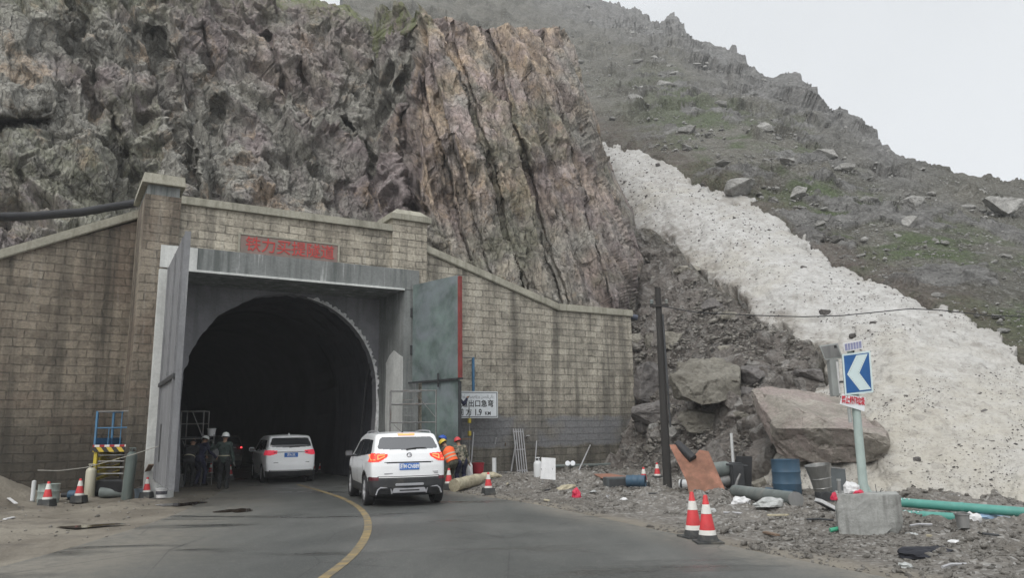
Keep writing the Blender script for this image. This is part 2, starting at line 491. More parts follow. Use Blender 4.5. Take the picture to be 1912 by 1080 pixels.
def concrete_mat(name, col, stain=(0.07, 0.072, 0.07), pale=None, amt=0.6, drip=True, tex='Object'):
    s = NT(name)
    v = s.co(tex)
    vd = s.co(tex, (1.8, 1.8, 0.12))
    n = s.noise(v, 1.3, 6, 0.65, 0.5); d = s.noise(vd, 2.0, 6, 0.65)
    c = s.mix(s.ramp(n, [(0.3, 0.0), (0.7, 1.0)]), sh(col, 0.8), sh(col, 1.15))
    if drip: c = s.mix(s.math('MULTIPLY', s.ramp(d, [(0.50, 0.0), (0.64, 1.0)]), amt), c, stain)
    if pale: c = s.mix(s.ramp(d, [(0.33, 0.75), (0.42, 0.0)]), c, pale)
    c = s.mix(s.ramp(s.noise(v, 14, 5, 0.7), [(0.34, 0.7), (0.6, 1.0)]), sh(stain, 0.9), c)
    nrm = s.bump(s.noise(v, 9, 7, 0.7), 0.02, 0.9)
    return s.done(c, 0.8, nrm, 0.25)

M = {}
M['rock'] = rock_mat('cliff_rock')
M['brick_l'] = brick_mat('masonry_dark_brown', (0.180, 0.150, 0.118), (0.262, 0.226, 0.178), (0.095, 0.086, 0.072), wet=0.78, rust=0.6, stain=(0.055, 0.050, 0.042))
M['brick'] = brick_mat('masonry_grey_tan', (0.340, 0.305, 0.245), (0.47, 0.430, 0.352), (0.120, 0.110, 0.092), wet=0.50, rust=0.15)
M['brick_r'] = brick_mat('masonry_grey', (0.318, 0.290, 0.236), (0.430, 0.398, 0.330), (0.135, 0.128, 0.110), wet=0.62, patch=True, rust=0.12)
M['coping'] = concrete_mat('coping_stone', (0.36, 0.345, 0.285), (0.12, 0.115, 0.085), amt=0.45)
M['lintel'] = concrete_mat('stained_grey_concrete', (0.215, 0.225, 0.220), (0.085, 0.095, 0.09), pale=(0.46, 0.47, 0.46), amt=0.75)
M['whitewash'] = concrete_mat('whitewashed_concrete', (0.60, 0.61, 0.59), (0.36, 0.37, 0.36), amt=0.45)
M['arch_wall'] = concrete_mat('grey_render', (0.235, 0.235, 0.25), (0.15, 0.15, 0.16), amt=0.55)
M['lining'] = plain('darkened_deep_lining', (0.020, 0.021, 0.027), 0.8, 0.4, 1.2, 0.05)  # tunnel darkness put into the colour of the deeper lining
M['raw_edge'] = plain('broken_plaster', (0.68, 0.68, 0.68), 0.9, 0.3, 6, 0.02)
# ------------------------------------------------------------------ ground, road, hill, snow, cliff
def ip(x, xs, ys): return np.interp(x, xs, ys)
ROAD_L = [(-13.5, 32.5), (-11.6, 29.2), (-9.7, 26.2), (-8.4, 21.5), (-7.4, 17.0), (-7.0, 13.4), (-6.9, 10.2), (-7.4, 5), (-9, -3), (-12, -12)]
ROAD_R = [(-6.9, 33.5), (-5.6, 30.0), (-3.6, 25.6), (-1.75, 21.9), (0.5, 18.0), (2.2, 13.8), (3.45, 10.5), (4.6, 8.2), (6.2, 4.6), (9, -3), (13, -12)]
ROAD_POLY = ROAD_L + ROAD_R[::-1]
LWA = aty(262, 700, 23.6); LWA.z = 0            # left wing wall: joint with the pillar, and its far left end
LWB = aty(-60, 700, 21.0); LWB.z = 0
def GZ(x, y):
    x = np.asarray(x, float); y = np.asarray(y, float)
    p = np.stack([x, y, np.zeros_like(x)], -1)
    rd = sdist(x, y, ROAD_POLY)
    z = 0.05 * fbm(p * 0.5, 3, 3) + 0.035 * fbm(p * 2.2, 4, 9)
    off = sstep(0.0, 1.6, -rd)
    # dirt heap against the left wing wall
    z = z + 0.85 * np.exp(-(((x + 14.6) / 1.7) ** 2 + ((y - 20.3) / 1.3) ** 2)) + 0.5 * np.exp(-(((x + 16.6) / 1.6) ** 2 + ((y - 19.4) / 1.6) ** 2))
    # rubble along the foot of the right wall and towards the scree
    rub = sstep(0.6, 3.0, -rd) * (x > -3)
    z = z + rub * (0.10 + 0.10 * fbm(p * 0.9, 4, 21) + 0.07 * fbm(p * 3.7, 3, 5))
    z = z + 0.28 * np.exp(-(((x - 0.9) / 2.0) ** 2 + ((y - 23.2) / 1.0) ** 2))
    z = z * (1 - np.exp(-(((x - 5.4) / 1.1) ** 2 + ((y - 12.2) / 0.9) ** 2)))
    return np.where(rd > 0, -0.04, z * off - 0.012 * (1 - off))
def gz(x, y): return float(GZ(np.array([x]), np.array([y]))[0])
def G(px, py):
    """the point of the ground that the photo shows at this pixel"""
    p = atz(px, py, 0)
    for _ in range(4):
        p = atz(px, py, max(0.0, gz(p.x, p.y)))
    return p

def ground_mat():
    s = NT('wet_dirt_and_gravel')
    v = s.co('Object')
    n1 = s.noise(v, 0.45, 6, 0.65, 0.6); n2 = s.noise(v, 3.5, 6, 0.7); n3 = s.noise(v, 22.0, 5, 0.7)
    dirt = s.mix(s.ramp(n1, [(0.36, 0.0), (0.64, 1.0)]), (0.135, 0.118, 0.094), (0.235, 0.212, 0.172))
    dirt = s.mix(s.ramp(s.noise(s.co('Object', (0.35, 1.3, 1)), 1.0, 5, 0.6), [(0.54, 0.0), (0.68, 0.9)]), dirt, (0.10, 0.088, 0.074))
    grv = s.mix(s.ramp(n2, [(0.33, 0.0), (0.67, 1.0)]), (0.105, 0.095, 0.082), (0.225, 0.208, 0.185))
    grv = s.mix(s.ramp(s.vor(v, 16.0, 'F1', 'Color'), [(0.60, 0.0), (0.85, 0.75)]), grv, (0.36, 0.35, 0.33))
    grv = s.mix(s.ramp(n1, [(0.52, 0.0), (0.62, 0.7)]), grv, (0.115, 0.102, 0.085))
    c = s.mix(s.attr('gravel'), dirt, grv)
    gfac = s.attr('gravel')
    c = s.mix(s.math('MULTIPLY', s.ramp(n3, [(0.35, 0.4), (0.6, 0.0)]), s.rng(gfac, 0, 1, 0.35, 1.0)), c, (0.045, 0.04, 0.035))
    nrm = s.bump(s.math('MULTIPLY', s.math('ADD', n2, s.vor(v, 14.0)), s.rng(gfac, 0, 1, 0.25, 1.0)), 0.05, 0.8)
    nrm = s.bump(n3, 0.015, 0.8, nrm)
    return s.done(c, s.rng(n1, 0.4, 0.7, 0.62, 0.92), nrm, 0.3)
def asphalt_mat():
    s = NT('worn_damp_asphalt')
    v = s.co('Object'); vs = s.co('Object', (1, 0.22, 1), (0, 0, math.radians(-14)))
    n1 = s.noise(v, 0.30, 5, 0.6, 0.5); n2 = s.noise(vs, 0.9, 6, 0.65); n3 = s.noise(v, 45, 4, 0.7); n4 = s.noise(v, 5, 6, 0.7)
    c = s.mix(s.ramp(n2, [(0.35, 0.0), (0.65, 1.0)]), (0.074, 0.078, 0.073), (0.122, 0.124, 0.116))
    c = s.mix(s.ramp(n1, [(0.42, 0.0), (0.60, 0.9)]), c, (0.062, 0.066, 0.062))
    c = s.mix(s.ramp(n4, [(0.58, 0.0), (0.74, 0.35)]), c, (0.15, 0.145, 0.13))
    e = s.math('MULTIPLY', s.attr('edge'), s.ramp(s.math('ADD', s.math('MULTIPLY', n4, 0.5), s.math('MULTIPLY', n1, 0.6)), [(0.40, 0.0), (0.66, 1.0)]))
    c = s.mix(e, c, (0.23, 0.21, 0.175))
    wet = s.ramp(s.noise(s.co('Object', (0.4, 1.5, 1)), 0.55, 5, 0.6, 0.3), [(0.56, 0.0), (0.66, 1.0)])
    c = s.mix(s.math('MULTIPLY', wet, 0.85), c, (0.058, 0.060, 0.057))
    c = s.mix(s.ramp(n3, [(0.3, 0.65), (0.65, 1.0)]), (0.035, 0.035, 0.034), c)
    crk = s.ramp(s.vor(s.co('Object', (1, 0.45, 1)), 0.55, 'DISTANCE_TO_EDGE'), [(0.0, 1.0), (0.006, 0.0)])
    c = s.mix(s.math('MULTIPLY', crk, s.ramp(n1, [(0.45, 0.0), (0.55, 0.8)])), c, (0.03, 0.03, 0.03))
    agg = s.ramp(s.vor(v, 60.0, 'F1', 'Color'), [(0.75, 0.0), (0.95, 0.5)])
    c = s.mix(agg, c, (0.21, 0.205, 0.19))
    nrm = s.bump(n3, 0.012, 0.8)
    return s.done(c, s.rng(wet, 0, 1, 0.55, 0.26), nrm, 0.4)
M['ground'] = ground_mat(); M['asphalt'] = asphalt_mat()
M['yellow_line'] = plain('worn_yellow_paint', (0.27, 0.195, 0.080), 0.7, 0.3, 4.5, 0.0, dirt=(0.105, 0.104, 0.095), dirt_amt=0.98)

# one sheet: fine near the camera, coarse far out
gx = np.concatenate([-20 - np.geomspace(0.5, 180, 22)[::-1], np.arange(-20, 18.01, 0.09), 18 + np.geomspace(0.5, 180, 22)])
gy = np.concatenate([0 - np.geomspace(0.5, 60, 16)[::-1], np.arange(0, 6, 0.3), np.arange(6, 34.01, 0.09), 34 + np.geomspace(0.5, 190, 22)])
GX, GYY = np.meshgrid(gx, gy)
zz = GZ(GX, GYY)
far = sstep(18, 40, np.hypot(GX, GYY - 15))
zz = zz * (1 - far) - 0.05 * far
# under the tunnel floor stay below the road
tu = (GX - PA.x) * PU.x + (GYY - PA.y) * PU.y; tn = (GX - PA.x) * PN.x + (GYY - PA.y) * PN.y
zz = np.where((tn > -0.5) & (tu > -18) & (tu < -9.8), -0.04, zz)
gravel = sstep(0.1, 0.9, -sdist(GX, GYY, ROAD_POLY)) * sstep(-4.2, -2.6, GX)
g_o = mesh_np('ground', np.stack([GX, GYY, zz], -1), grid_faces(len(gy), len(gx)), M['ground'], {'gravel': gravel}, smooth=True)
tag(g_o, kind='structure')

def strip(name, L, R, z, m, n=90, k=13, kind='structure', attr=True):
    def res(pl, n):
        pl = np.array(pl, float); d = np.r_[0, np.cumsum(np.hypot(*np.diff(pl, axis=0).T))]
        t = np.linspace(0, d[-1], n)
        a = np.stack([np.interp(t, d, pl[:, 0]), np.interp(t, d, pl[:, 1])], -1)
        for _ in range(6): a[1:-1] = (a[:-2] + 2 * a[1:-1] + a[2:]) / 4
        return a
    l, r = res(L, n), res(R, n)
    s = np.linspace(0, 1, k)
    P = l[:, None, :] * (1 - s[None, :, None]) + r[:, None, :] * s[None, :, None]
    V = np.concatenate([P, np.full(P.shape[:2] + (1,), z)], -1)
    e = np.maximum(sstep(0.36, 0.0, s), sstep(0.88, 1.0, s))[None, :] * np.ones((n, 1))
    o = mesh_np(name, V, grid_faces(n, k)[:, ::-1], m, {'edge': e} if attr else None)
    return tag(o, kind=kind)
TUN_L = [tuple(P2W(-17.2, n, 0).xy) for n in (46, 20, 6)]
TUN_R = [tuple(P2W(-10.4, n, 0).xy) for n in (46, 20, 6)]
strip('road', TUN_L + ROAD_L[1:], TUN_R + ROAD_R[1:], 0.0, M['asphalt'], n=160, k=41)
cl = [atz(x, y, 0).xy for x, y in ((556, 906), (600, 918), (640, 931), (668, 946), (684, 962), (690, 985), (680, 1012), (660, 1040), (630, 1064), (600, 1085), (560, 1110))]
cl = np.array([tuple(c) for c in cl]); dd = np.r_[0, np.cumsum(np.hypot(*np.diff(cl, axis=0).T))]
tt = np.linspace(0, dd[-1], 60); c2 = np.stack([np.interp(tt, dd, cl[:, 0]), np.interp(tt, dd, cl[:, 1])], -1)
for _ in range(8): c2[1:-1] = (c2[:-2] + 2 * c2[1:-1] + c2[2:]) / 4
tg = np.gradient(c2, axis=0); tg /= np.linalg.norm(tg, axis=1, keepdims=True)
nn = np.stack([-tg[:, 1], tg[:, 0]], -1)
strip('yellow_centre_line', c2 + nn * 0.07, c2 - nn * 0.07, 0.005, M['yellow_line'], n=60, k=2, attr=False)
M['joint'] = plain('pale_joint', (0.25, 0.25, 0.24), 0.8, 0.3, 3)
ja, jb = P2W(-17.0, -0.1, 0).xy, P2W(-10.3, -0.1, 0).xy
strip('pale_road_joint', [tuple(ja), tuple(jb)], [tuple(ja + PN.xy * 0.07), tuple(jb + PN.xy * 0.07)], 0.006, M['joint'], n=12, k=2, attr=False)

M['puddle'] = plain('muddy_water', (0.045, 0.034, 0.026), 0.06, 0.2, 2, spec=0.6)
def puddle(px, py, a, b, rz, seed):
    c = atz(px, py, 0); g = random.Random(seed); bm = BM()
    ph = [g.uniform(0, 6.28) for _ in range(4)]
    vs = []
    for k in range(40):
        t = 2 * math.pi * k / 40; r = 1 + .28 * math.sin(2 * t + ph[0]) + .18 * math.sin(3 * t + ph[1]) + .10 * math.sin(7 * t + ph[2])
        vs.append(bm.verts.new((a * r * math.cos(t), b * r * math.sin(t), 0)))
    bm.faces.new(vs)
    o = obj('puddle', bm, M['puddle'], None); o.location = (c.x, c.y, max(gz(c.x, c.y), 0) + 0.012); o.rotation_euler = (0, 0, rz)
    tag(o, kind='structure')
puddle(338, 943, .42, .55, 0.1, 1); puddle(165, 984, .55, .22, 0.2, 2); puddle(440, 955, .3, .5, 0.0, 3)

# ------------------------------------------------------------------ hillside (scree, moss, rocky ridge)
RIDGE = [(640, -170), (900, -95), (1000, -55), (1130, 0), (1160, 10), (1195, 22), (1232, 42), (1242, 30), (1256, 24), (1268, 38), (1282, 62), (1320, 85), (1358, 99), (1366, 88), (1376, 103), (1400, 122), (1425, 135), (1455, 140), (1475, 132), (1494, 140), (1510, 158), (1535, 190), (1550, 206), (1568, 203), (1590, 212), (1620, 232), (1645, 255), (1662, 274), (1700, 291), (1745, 309), (1790, 322), (1830, 336), (1870, 340), (1912, 338), (1990, 352), (2120, 410), (2300, 480)]
def T_of(x): return ip(x, [640, 800, 1000, 1130, 1260, 1480, 1600, 1912, 2300], [0.92, .86, .78, .72, .69, .60, .545, .465, .40])
def D0_of(x): return ip(x, [640, 1100, 1180, 1260, 1375, 1500, 1680, 1912, 2100, 2300], [36, 31, 28.5, 25.5, 22.4, 20.0, 17.6, 16.4, 15.8, 15.5])
def hill_depth(x, y):
    v = rays(x, y); e = v[..., 2] / v[..., 1]
    return (D0_of(x) * T_of(x) + CAM_H) / np.maximum(T_of(x) - e, 0.02)
def hill_pt(x, y):
    v = rays(x, y)
    return _C + v * (hill_depth(x, y) / v[..., 1])[..., None]
def HP(px, py):
    q = hill_pt(np.array([float(px)]), np.array([float(py)]))[0]
    return Vector(q)
SNOW = [(1108, 250), (1150, 268), (1195, 283), (1235, 297), (1255, 318), (1300, 338), (1345, 350), (1385, 378), (1430, 392), (1480, 430), (1520, 465), (1570, 490), (1620, 515), (1660, 540), (1700, 552), (1760, 578), (1800, 590), (1850, 622), (1912, 668), (2050, 770), (2200, 880), (2260, 1000), (1912, 1000), (1680, 985), (1500, 965), (1398, 935), (1404, 905), (1440, 870), (1470, 820), (1500, 760), (1545, 722), (1528, 695), (1532, 668), (1515, 645), (1470, 628), (1420, 603), (1385, 580), (1375, 558), (1330, 530), (1290, 500), (1262, 464), (1230, 446), (1186, 432), (1176, 405), (1130, 340)]
hxs = np.linspace(640, 2300, 900); ts = np.linspace(0, 1, 430)
rx, ry = zip(*RIDGE)
yr = np.interp(hxs, rx, ry)
hv = rays(hxs, np.full_like(hxs, 800.0))
# start where the slope dives 0.5 m under the ground
d_b = D0_of(hxs) - 0.9 / T_of(hxs)
yb = 802 + (CAM_H + 0.9) / d_b * FPX + (956 - hxs) * 0.0155
HX = np.repeat(hxs[None], len(ts), 0)
HY = yb[None] + (yr - yb)[None] * ts[:, None]
HPt = hill_pt(HX, HY)
nrm = normals_np(HPt)
dep = HPt[..., 1]
dr = HY - yr[None]                                   # pixels below the ridge
rockband = sstep(105, 20, dr - 30 * vnoise(HPt * 0.05, 5)) * sstep(1790, 1640, HX) * (dep > 45)
disp = (0.10 + 0.0035 * dep) * fbm(HPt * 0.22, 6, 40, 0.55) + 0.05 * fbm(HPt * 1.7, 4, 41)
c1, e1 = cells(HPt * np.array([0.15, 0.15, 0.13]), 50, 0.9, 0.28)
c2_, e2 = cells(HPt * 0.42, 60, 0.9, 0.35)
disp = disp + (0.40 + 0.60 * sstep(4, 40, dr)) * rockband * (1.25 * c1 - 0.5 * sstep(0.12, 0.0, e1) + 0.16 * c2_ + 0.25 * fbm(HPt * 0.30, 5, 44, 0.55))
# low rock ribs on the slope
rib = sstep(0.15, 0.5, fbm(HPt * 0.11, 4, 77)) * (1 - rockband) * sstep(34, 50, dep)
disp = disp + rib * (0.55 * c2_ - 0.2 * sstep(0.1, 0, e2) + 0.35)
sdH = sdist(HX, HY, SNOW)
rib2 = sstep(10, -14, sdH) * sstep(0.20, 0.46, fbm(HPt * np.array([0.30, 0.30, 0.42]), 5, 79, 0.6)) * (1 - rockband) * sstep(40, 90, dr) * sstep(1080, 1300, HX)
c4, e4 = cells(HPt * 0.9, 66, 0.9, 0.35)
disp = disp + rib2 * (0.20 * c4 + 0.22)
scree = sstep(-30, 25, sdist(HX, HY, [(1080, 420), (1190, 440), (1290, 500), (1385, 575), (1520, 645), (1540, 720), (1480, 860), (1400, 960), (1100, 960)]))
scree = scree * sstep(14, -6, sdH)
c3, e3 = cells(HPt * 1.1, 70, 0.7)
disp = disp + scree * (0.16 * c3 + 0.22 * fbm(HPt * 0.5, 3, 71))
disp = disp * (1 - 0.8 * sstep(-4, 10, sdH)) - 0.45 * sstep(-3, 9, sdH)
disp = disp * sstep(0, 0.04, ts)[:, None]
HPd = HPt + nrm * disp[..., None]
# back of the ridge
last = HPd[-1]; hz = np.stack([rays(hxs, yr)[:, 0], rays(hxs, yr)[:, 1], 0 * hxs], -1)
hz /= np.linalg.norm(hz, axis=1, keepdims=True)
back = np.stack([last + hz * (k * 5.0) + np.array([0, 0, -1.0]) * (k * k * 0.7 + k) for k in range(1, 9)])
HALL = np.concatenate([HPd, back]); nr_, nc_ = HALL.shape[:2]
pad = lambda a, v=0: np.concatenate([a, np.full((8, nc_), v)])
moss = sstep(-0.5, 0.25, fbm(HPt * 0.09, 5, 90) + 0.5 * fbm(HPt * 0.6, 4, 91) + 0.15) * (1 - rockband * 0.85) * (1 - rib2) * (1 - scree) * sstep(60, 150, dr) * sstep(1060, 1400, HX)
bare = sstep(70, 5, -sdist(HX, HY, SNOW))            # melt-bare brown soil along the snow
def hill_mat():
    s = NT('scree_moss_and_rock')
    v = s.co('Object')
    n1 = s.noise(v, 0.16, 6, 0.65, 0.6); n2 = s.noise(v, 0.9, 7, 0.72, 0.6); n3 = s.noise(v, 4.5, 6, 0.75)
    rock = s.mix(s.ramp(n2, [(0.34, 0.0), (0.66, 1.0)]), (0.100, 0.098, 0.095), (0.30, 0.295, 0.282))
    scr = s.mix(s.ramp(n2, [(0.34, 0.0), (0.64, 1.0)]), (0.120, 0.106, 0.094), (0.265, 0.240, 0.218))
    scr = s.mix(s.ramp(s.vor(v, 3.2, 'F1', 'Color'), [(0.55, 0.0), (0.8, 0.8)]), scr, (0.33, 0.315, 0.295))
    base = s.mix(s.ramp(n1, [(0.42, 0.0), (0.6, 1.0)]), (0.112, 0.108, 0.089), (0.180, 0.172, 0.146))
    base = s.mix(s.ramp(n3, [(0.52, 0.0), (0.66, 0.8)]), base, (0.33, 0.325, 0.31))
    grs = s.mix(s.ramp(n3, [(0.35, 0.0), (0.65, 1.0)]), (0.074, 0.100, 0.046), (0.132, 0.162, 0.086))
    c = s.mix(s.math('MULTIPLY', s.attr('moss'), s.ramp(n2, [(0.50, 1.0), (0.75, 0.35)])), base, grs)
    c = s.mix(s.math('MULTIPLY', s.attr('bare'), s.ramp(n2, [(0.3, 1.0), (0.62, 0.3)])), c, (0.14, 0.112, 0.098))
    c = s.mix(s.attr('rock'), c, rock)
    c = s.mix(s.attr('scree'), c, scr)
    c = s.mix(s.ramp(n3, [(0.32, 0.6), (0.55, 1.0)]), (0.045, 0.043, 0.04), c)
    nrm = s.bump(s.math('ADD', n2, s.math('MULTIPLY', s.vor(v, 1.6), 0.5)), 0.6, 0.9)
    nrm = s.bump(s.math('ADD', n3, s.vor(v, 6.0)), 0.12, 0.9, nrm)
    return s.done(c, 0.9, nrm, 0.2)
M['hill'] = hill_mat()
hill = mesh_np('hillside', HALL, grid_faces(nr_, nc_), M['hill'], {'moss': pad(moss), 'rock': pad(np.maximum(rockband, rib2 * (1 - scree) * 0.9), 1), 'scree': pad(scree), 'bare': pad(bare * (1 - scree))})
tag(hill, kind='structure')

# ------------------------------------------------------------------ avalanche snow
sx_ = np.linspace(1085, 2280, 640); sy_ = np.linspace(240, 1010, 420)
SX, SY = np.meshgrid(sx_, sy_)
wob = 11 * fbm(np.stack([SX / 34, SY / 26, 0 * SX], -1), 5, 13, 0.6)
sdv = sdist(SX, SY, SNOW) + wob
SP = hill_pt(SX, SY)
SN = normals_np(SP)
lump = 0.07 * fbm(SP * 0.7, 4, 31) + 0.06 * fbm(SP * 2.6, 4, 33) + 0.05 * np.abs(fbm(SP * np.array([2.2, 2.2, 5.0]), 3, 35))
off = -0.75 + 0.85 * sstep(-6, 7, sdv) + (0.22 + 0.003 * SP[..., 1]) * sstep(5, 90, sdv) + 0.30 * sstep(40, 220, sdv) + lump * sstep(0, 30, sdv)
SPd = SP + SN * off[..., None]
def snow_mat():
    s = NT('dirty_avalanche_snow')
    v = s.co('Object'); vz = s.co('Object', (0.8, 0.8, 1.6))
    n1 = s.noise(v, 0.25, 5, 0.6, 0.5); n2 = s.noise(vz, 1.8, 6, 0.7, 0.4); n3 = s.noise(vz, 7.0, 5, 0.75)
    c = s.mix(s.ramp(n2, [(0.32, 0.0), (0.62, 1.0)]), (0.335, 0.326, 0.308), (0.485, 0.478, 0.463))
    c = s.mix(s.ramp(n1, [(0.50, 0.0), (0.66, 0.55)]), c, (0.38, 0.355, 0.30))
    c = s.mix(s.math('MULTIPLY', s.attr('low'), s.ramp(s.noise(v, 0.6, 6, 0.7, 0.4), [(0.35, 0.25), (0.62, 0.75)])), c, (0.40, 0.372, 0.312))
    c = s.mix(s.ramp(n3, [(0.30, 0.9), (0.44, 0.0)]), c, (0.20, 0.185, 0.165))
    stk = s.noise(s.co('Object', (1.5, 0.28, 0.4), (0, 0, math.radians(-22))), 0.8, 7, 0.72, 0.3)
    c = s.mix(s.ramp(stk, [(0.52, 0.0), (0.66, 0.55)]), c, (0.27, 0.25, 0.222))
    eg_ = s.math('MULTIPLY', s.attr('edge'), s.ramp(s.noise(v, 0.9, 7, 0.75, 0.5), [(0.40, 0.0), (0.58, 1.0)]))
    c = s.mix(eg_, c, (0.15, 0.132, 0.112))
    c = s.mix(s.ramp(s.noise(v, 11.0, 5, 0.75), [(0.56, 0.0), (0.70, 0.7)]), c, (0.19, 0.18, 0.165))
    c = s.mix(s.ramp(s.vor(v, 4.2, 'F1', 'Color'), [(0.78, 0.0), (0.92, 0.45)]), c, (0.24, 0.225, 0.205))
    nrm = s.bump(n2, 0.12, 0.8); nrm = s.bump(n3, 0.05, 0.8, nrm)
    return s.done(c, 0.8, nrm, 0.25)
M['snow'] = snow_mat()
snow = mesh_np('snow', SPd, grid_faces(len(sy_), len(sx_), sdv > -9), M['snow'], {'low': sstep(540, 820, SY + 40 * fbm(np.stack([SX / 90, SY / 60, 0 * SX], -1), 3, 88)), 'edge': sstep(42, 0, sdv) * (0.35 + 0.65 * sstep(0, 40, (SY - 300) - (SX - 1180) * 0.62))}, smooth=True)
tag(snow, kind='structure')

# ------------------------------------------------------------------ cliff
XE = ([-200, 15, 40, 62, 90, 130, 200, 262, 325, 400, 470, 500, 540, 600, 720], [1020, 1030, 1040, 1050, 1062, 1076, 1100, 1119, 1141, 1176, 1191, 1195, 1186, 1176, 1165])
ns, nt_, nb = 900, 500, 60
s_ = np.linspace(0, 1, ns); t_ = np.linspace(0, 1, nt_)
xn = -170 + s_ * (1190 + 170)
yb_ = ip(xn, [-170, 255, 300, 785, 830, 1190], [640, 640, 505, 505, 690, 720])
yt_ = ip(xn, [-170, 380, 480, 560, 610, 700, 800, 822, 832, 860, 960, 1010, 1060, 1120, 1190], [-150, -140, -70, -20, 6, 22, 36, 34, 18, 12, 26, 46, 50, 56, 58])
Y = yb_[None] + (yt_ - yb_)[None] * t_[:, None]
xe = np.interp(Y, *XE)
X = -170 + s_[None] * (xe + 170)
dE = xe - X
N0 = ip(X, [-170, 250, 330, 480, 700, 768, 790, 1000, 1190], [4.6, 4.6, 2.2, 1.9, 2.3, 2.4, 0.9, 0.7, 1.0]) - sstep(380, 440, Y) * ip(X, [-170, 240, 300], [1.6, 1.6, 0])
tf_ = sstep(15, 110, Y - yt_[None]) * sstep(700, 760, X) + (X <= 760)
N0 = np.where(X > 600, N0 * np.clip(tf_, 0, 1) + 1.5 * (1 - np.clip(tf_, 0, 1)), N0)
TT = ip(X, [-170, 200, 420, 700, 790, 1190], [2.3, 2.2, 1.75, 1.65, 2.9, 3.0])
col = X - 0.27 * (Y - 60)                             # runs along the leaning strata of the buttress
but = sstep(782, 800, X + 0.06 * (Y - 200) + 14 * vnoise(np.stack([Y / 40, 0 * Y, 0 * Y], -1), 3)) 
edges = np.array([740, 775, 799, 845, 857, 908, 921, 962, 1003, 1042])
offs = np.array([0, -0.3, 0.25, 0.95, 0.45, 0.80, 0.2, 0.55, 0.30, 0.05, -0.2])
grv_ = np.array([.3, .9, .6, .9, .35, .8, .5, .25, .7, .3])
cw = col + 5 * fbm(np.stack([Y / 60, X / 200, 0 * Y], -1), 3, 8)
lv = offs[0] + sum((offs[k + 1] - offs[k]) * sstep(-2.2, 2.2, cw - edges[k]) for k in range(len(edges)))
brk_ = 26 * fbm(np.stack([X / 45, Y / 90, 0 * X], -1), 3, 4)
eg_ = np.abs(cw[..., None] - edges); eg = eg_.min(-1); egk = grv_[eg_.argmin(-1)]
N = N0 - but * (lv * 1.15 * sstep(460, 330, Y + brk_) + lv * 0.35 - 0.45 * egk * sstep(2.6, 0.4, eg))
# crosswise break of the buttress, gullies and ledges elsewhere
N += but * 0.55 * sstep(270, 335, Y + 0.05 * (X - 900) + brk_)
def gully(pl, w, dpt):
    wbl = 9 * fbm(np.stack([X / 40, Y / 40, 0 * X], -1), 3, 19)
    return sstep(15, 80, Y - yt_[None]) * dpt * sstep(w, w * 0.15, seg_dist(X + wbl, Y - wbl, pl))
for pl, w_, dp in (([(120, -60), (150, 90), (185, 190), (245, 330)], 34, 1.0), ([(290, 60), (318, 180), (345, 300), (372, 400)], 26, 1.3), ([(372, 60), (392, 160), (400, 260)], 16, 0.7),
                   ([(775, 60), (758, 200), (765, 330), (778, 420)], 24, 1.2), ([(500, 60), (520, 230)], 14, 0.6), ([(560, 120), (566, 250)], 10, 0.5), ([(640, 230), (700, 330)], 18, 0.7)):
    N += gully(pl, w_, dp)
N -= 0.8 * sstep(40, 8, np.abs(Y - 195 + 0.15 * (X - 40) - 0)) * sstep(130, 80, X)     # overhanging mass far left
N += 1.5 * sstep(16, 4, np.abs(Y - 232)) * sstep(105, 60, X)
N -= 0.5 * sstep(60, 10, np.abs(Y - 330 - 0.4 * (X - 170))) * sstep(260, 220, X)
v = rays(X, Y)
pn_ = np.array(PN); pu_ = np.array(PU); pa_ = np.array(PA)
t0 = (N + CAM_H / TT - (_C - pa_) @ pn_) / np.maximum(v @ pn_ - v[..., 2] / TT, 0.06)
# round the outer edge of the buttress away from the viewer
t0 = t0 + (sstep(46, 0, dE) ** 2) * 2.6
CP = _C + v * t0[..., None]
# far side of the buttress, running back to the hill
lastc = CP[:, -1]
dh = hill_depth(np.minimum(xe[:, -1], 1195.0), np.maximum(Y[:, -1], 70)) + 3
ks = np.linspace(0, 1, nb + 1)[1:]
side = []
for k in ks:
    xx = xe[:, -1] - 16 * k
    vv = rays(xx, Y[:, -1])
    dpt = lastc[:, 1] + (np.minimum(dh, lastc[:, 1] + 22) - lastc[:, 1]) * k
    side.append(_C + vv * (dpt / vv[:, 1])[:, None])
CP = np.concatenate([CP, np.stack(side, 1)], 1)
# top: runs back as a grassy shelf
topn = 26
dirb = pn_ + np.array([0, 0, 0.55])
dirs = np.where((np.arange(CP.shape[1]) < int(ns * (825 + 170) / 1360))[:, None], pn_ + np.array([0, 0, 0.62]), pn_ + np.array([0, 0, 0.10]))
tsm = CP[-1].copy()
for _ in range(900): tsm[1:-1] = (tsm[:-2] + tsm[1:-1] + tsm[2:]) / 3
for _ in range(60): dirs[1:-1] = (dirs[:-2] + dirs[1:-1] + dirs[2:]) / 3
tops = np.stack([CP[-1] + (tsm - CP[-1]) * min(1, k / 9) + dirs * (k * 0.55) for k in range(1, topn + 1)])
CP = np.concatenate([CP, tops], 0)
nR, nC = CP.shape[:2]
cn = normals_np(CP)
tcol = np.arange(nR)[:, None] * np.ones((1, nC)); 
full = lambda A, fill: np.concatenate([np.concatenate([A, np.repeat(A[:, -1:], nb, 1)], 1), np.repeat(np.concatenate([A[-1:], np.repeat(A[-1:, -1:], nb, 1)], 1), topn, 0)], 0)
Xf, Yf, bf = full(X, 0), full(Y, 0), full(but, 0)
wp = CP + 0.12 * np.stack([fbm(CP * 0.5, 3, 1), fbm(CP * 0.5, 3, 2), fbm(CP * 0.5, 3, 4)], -1)
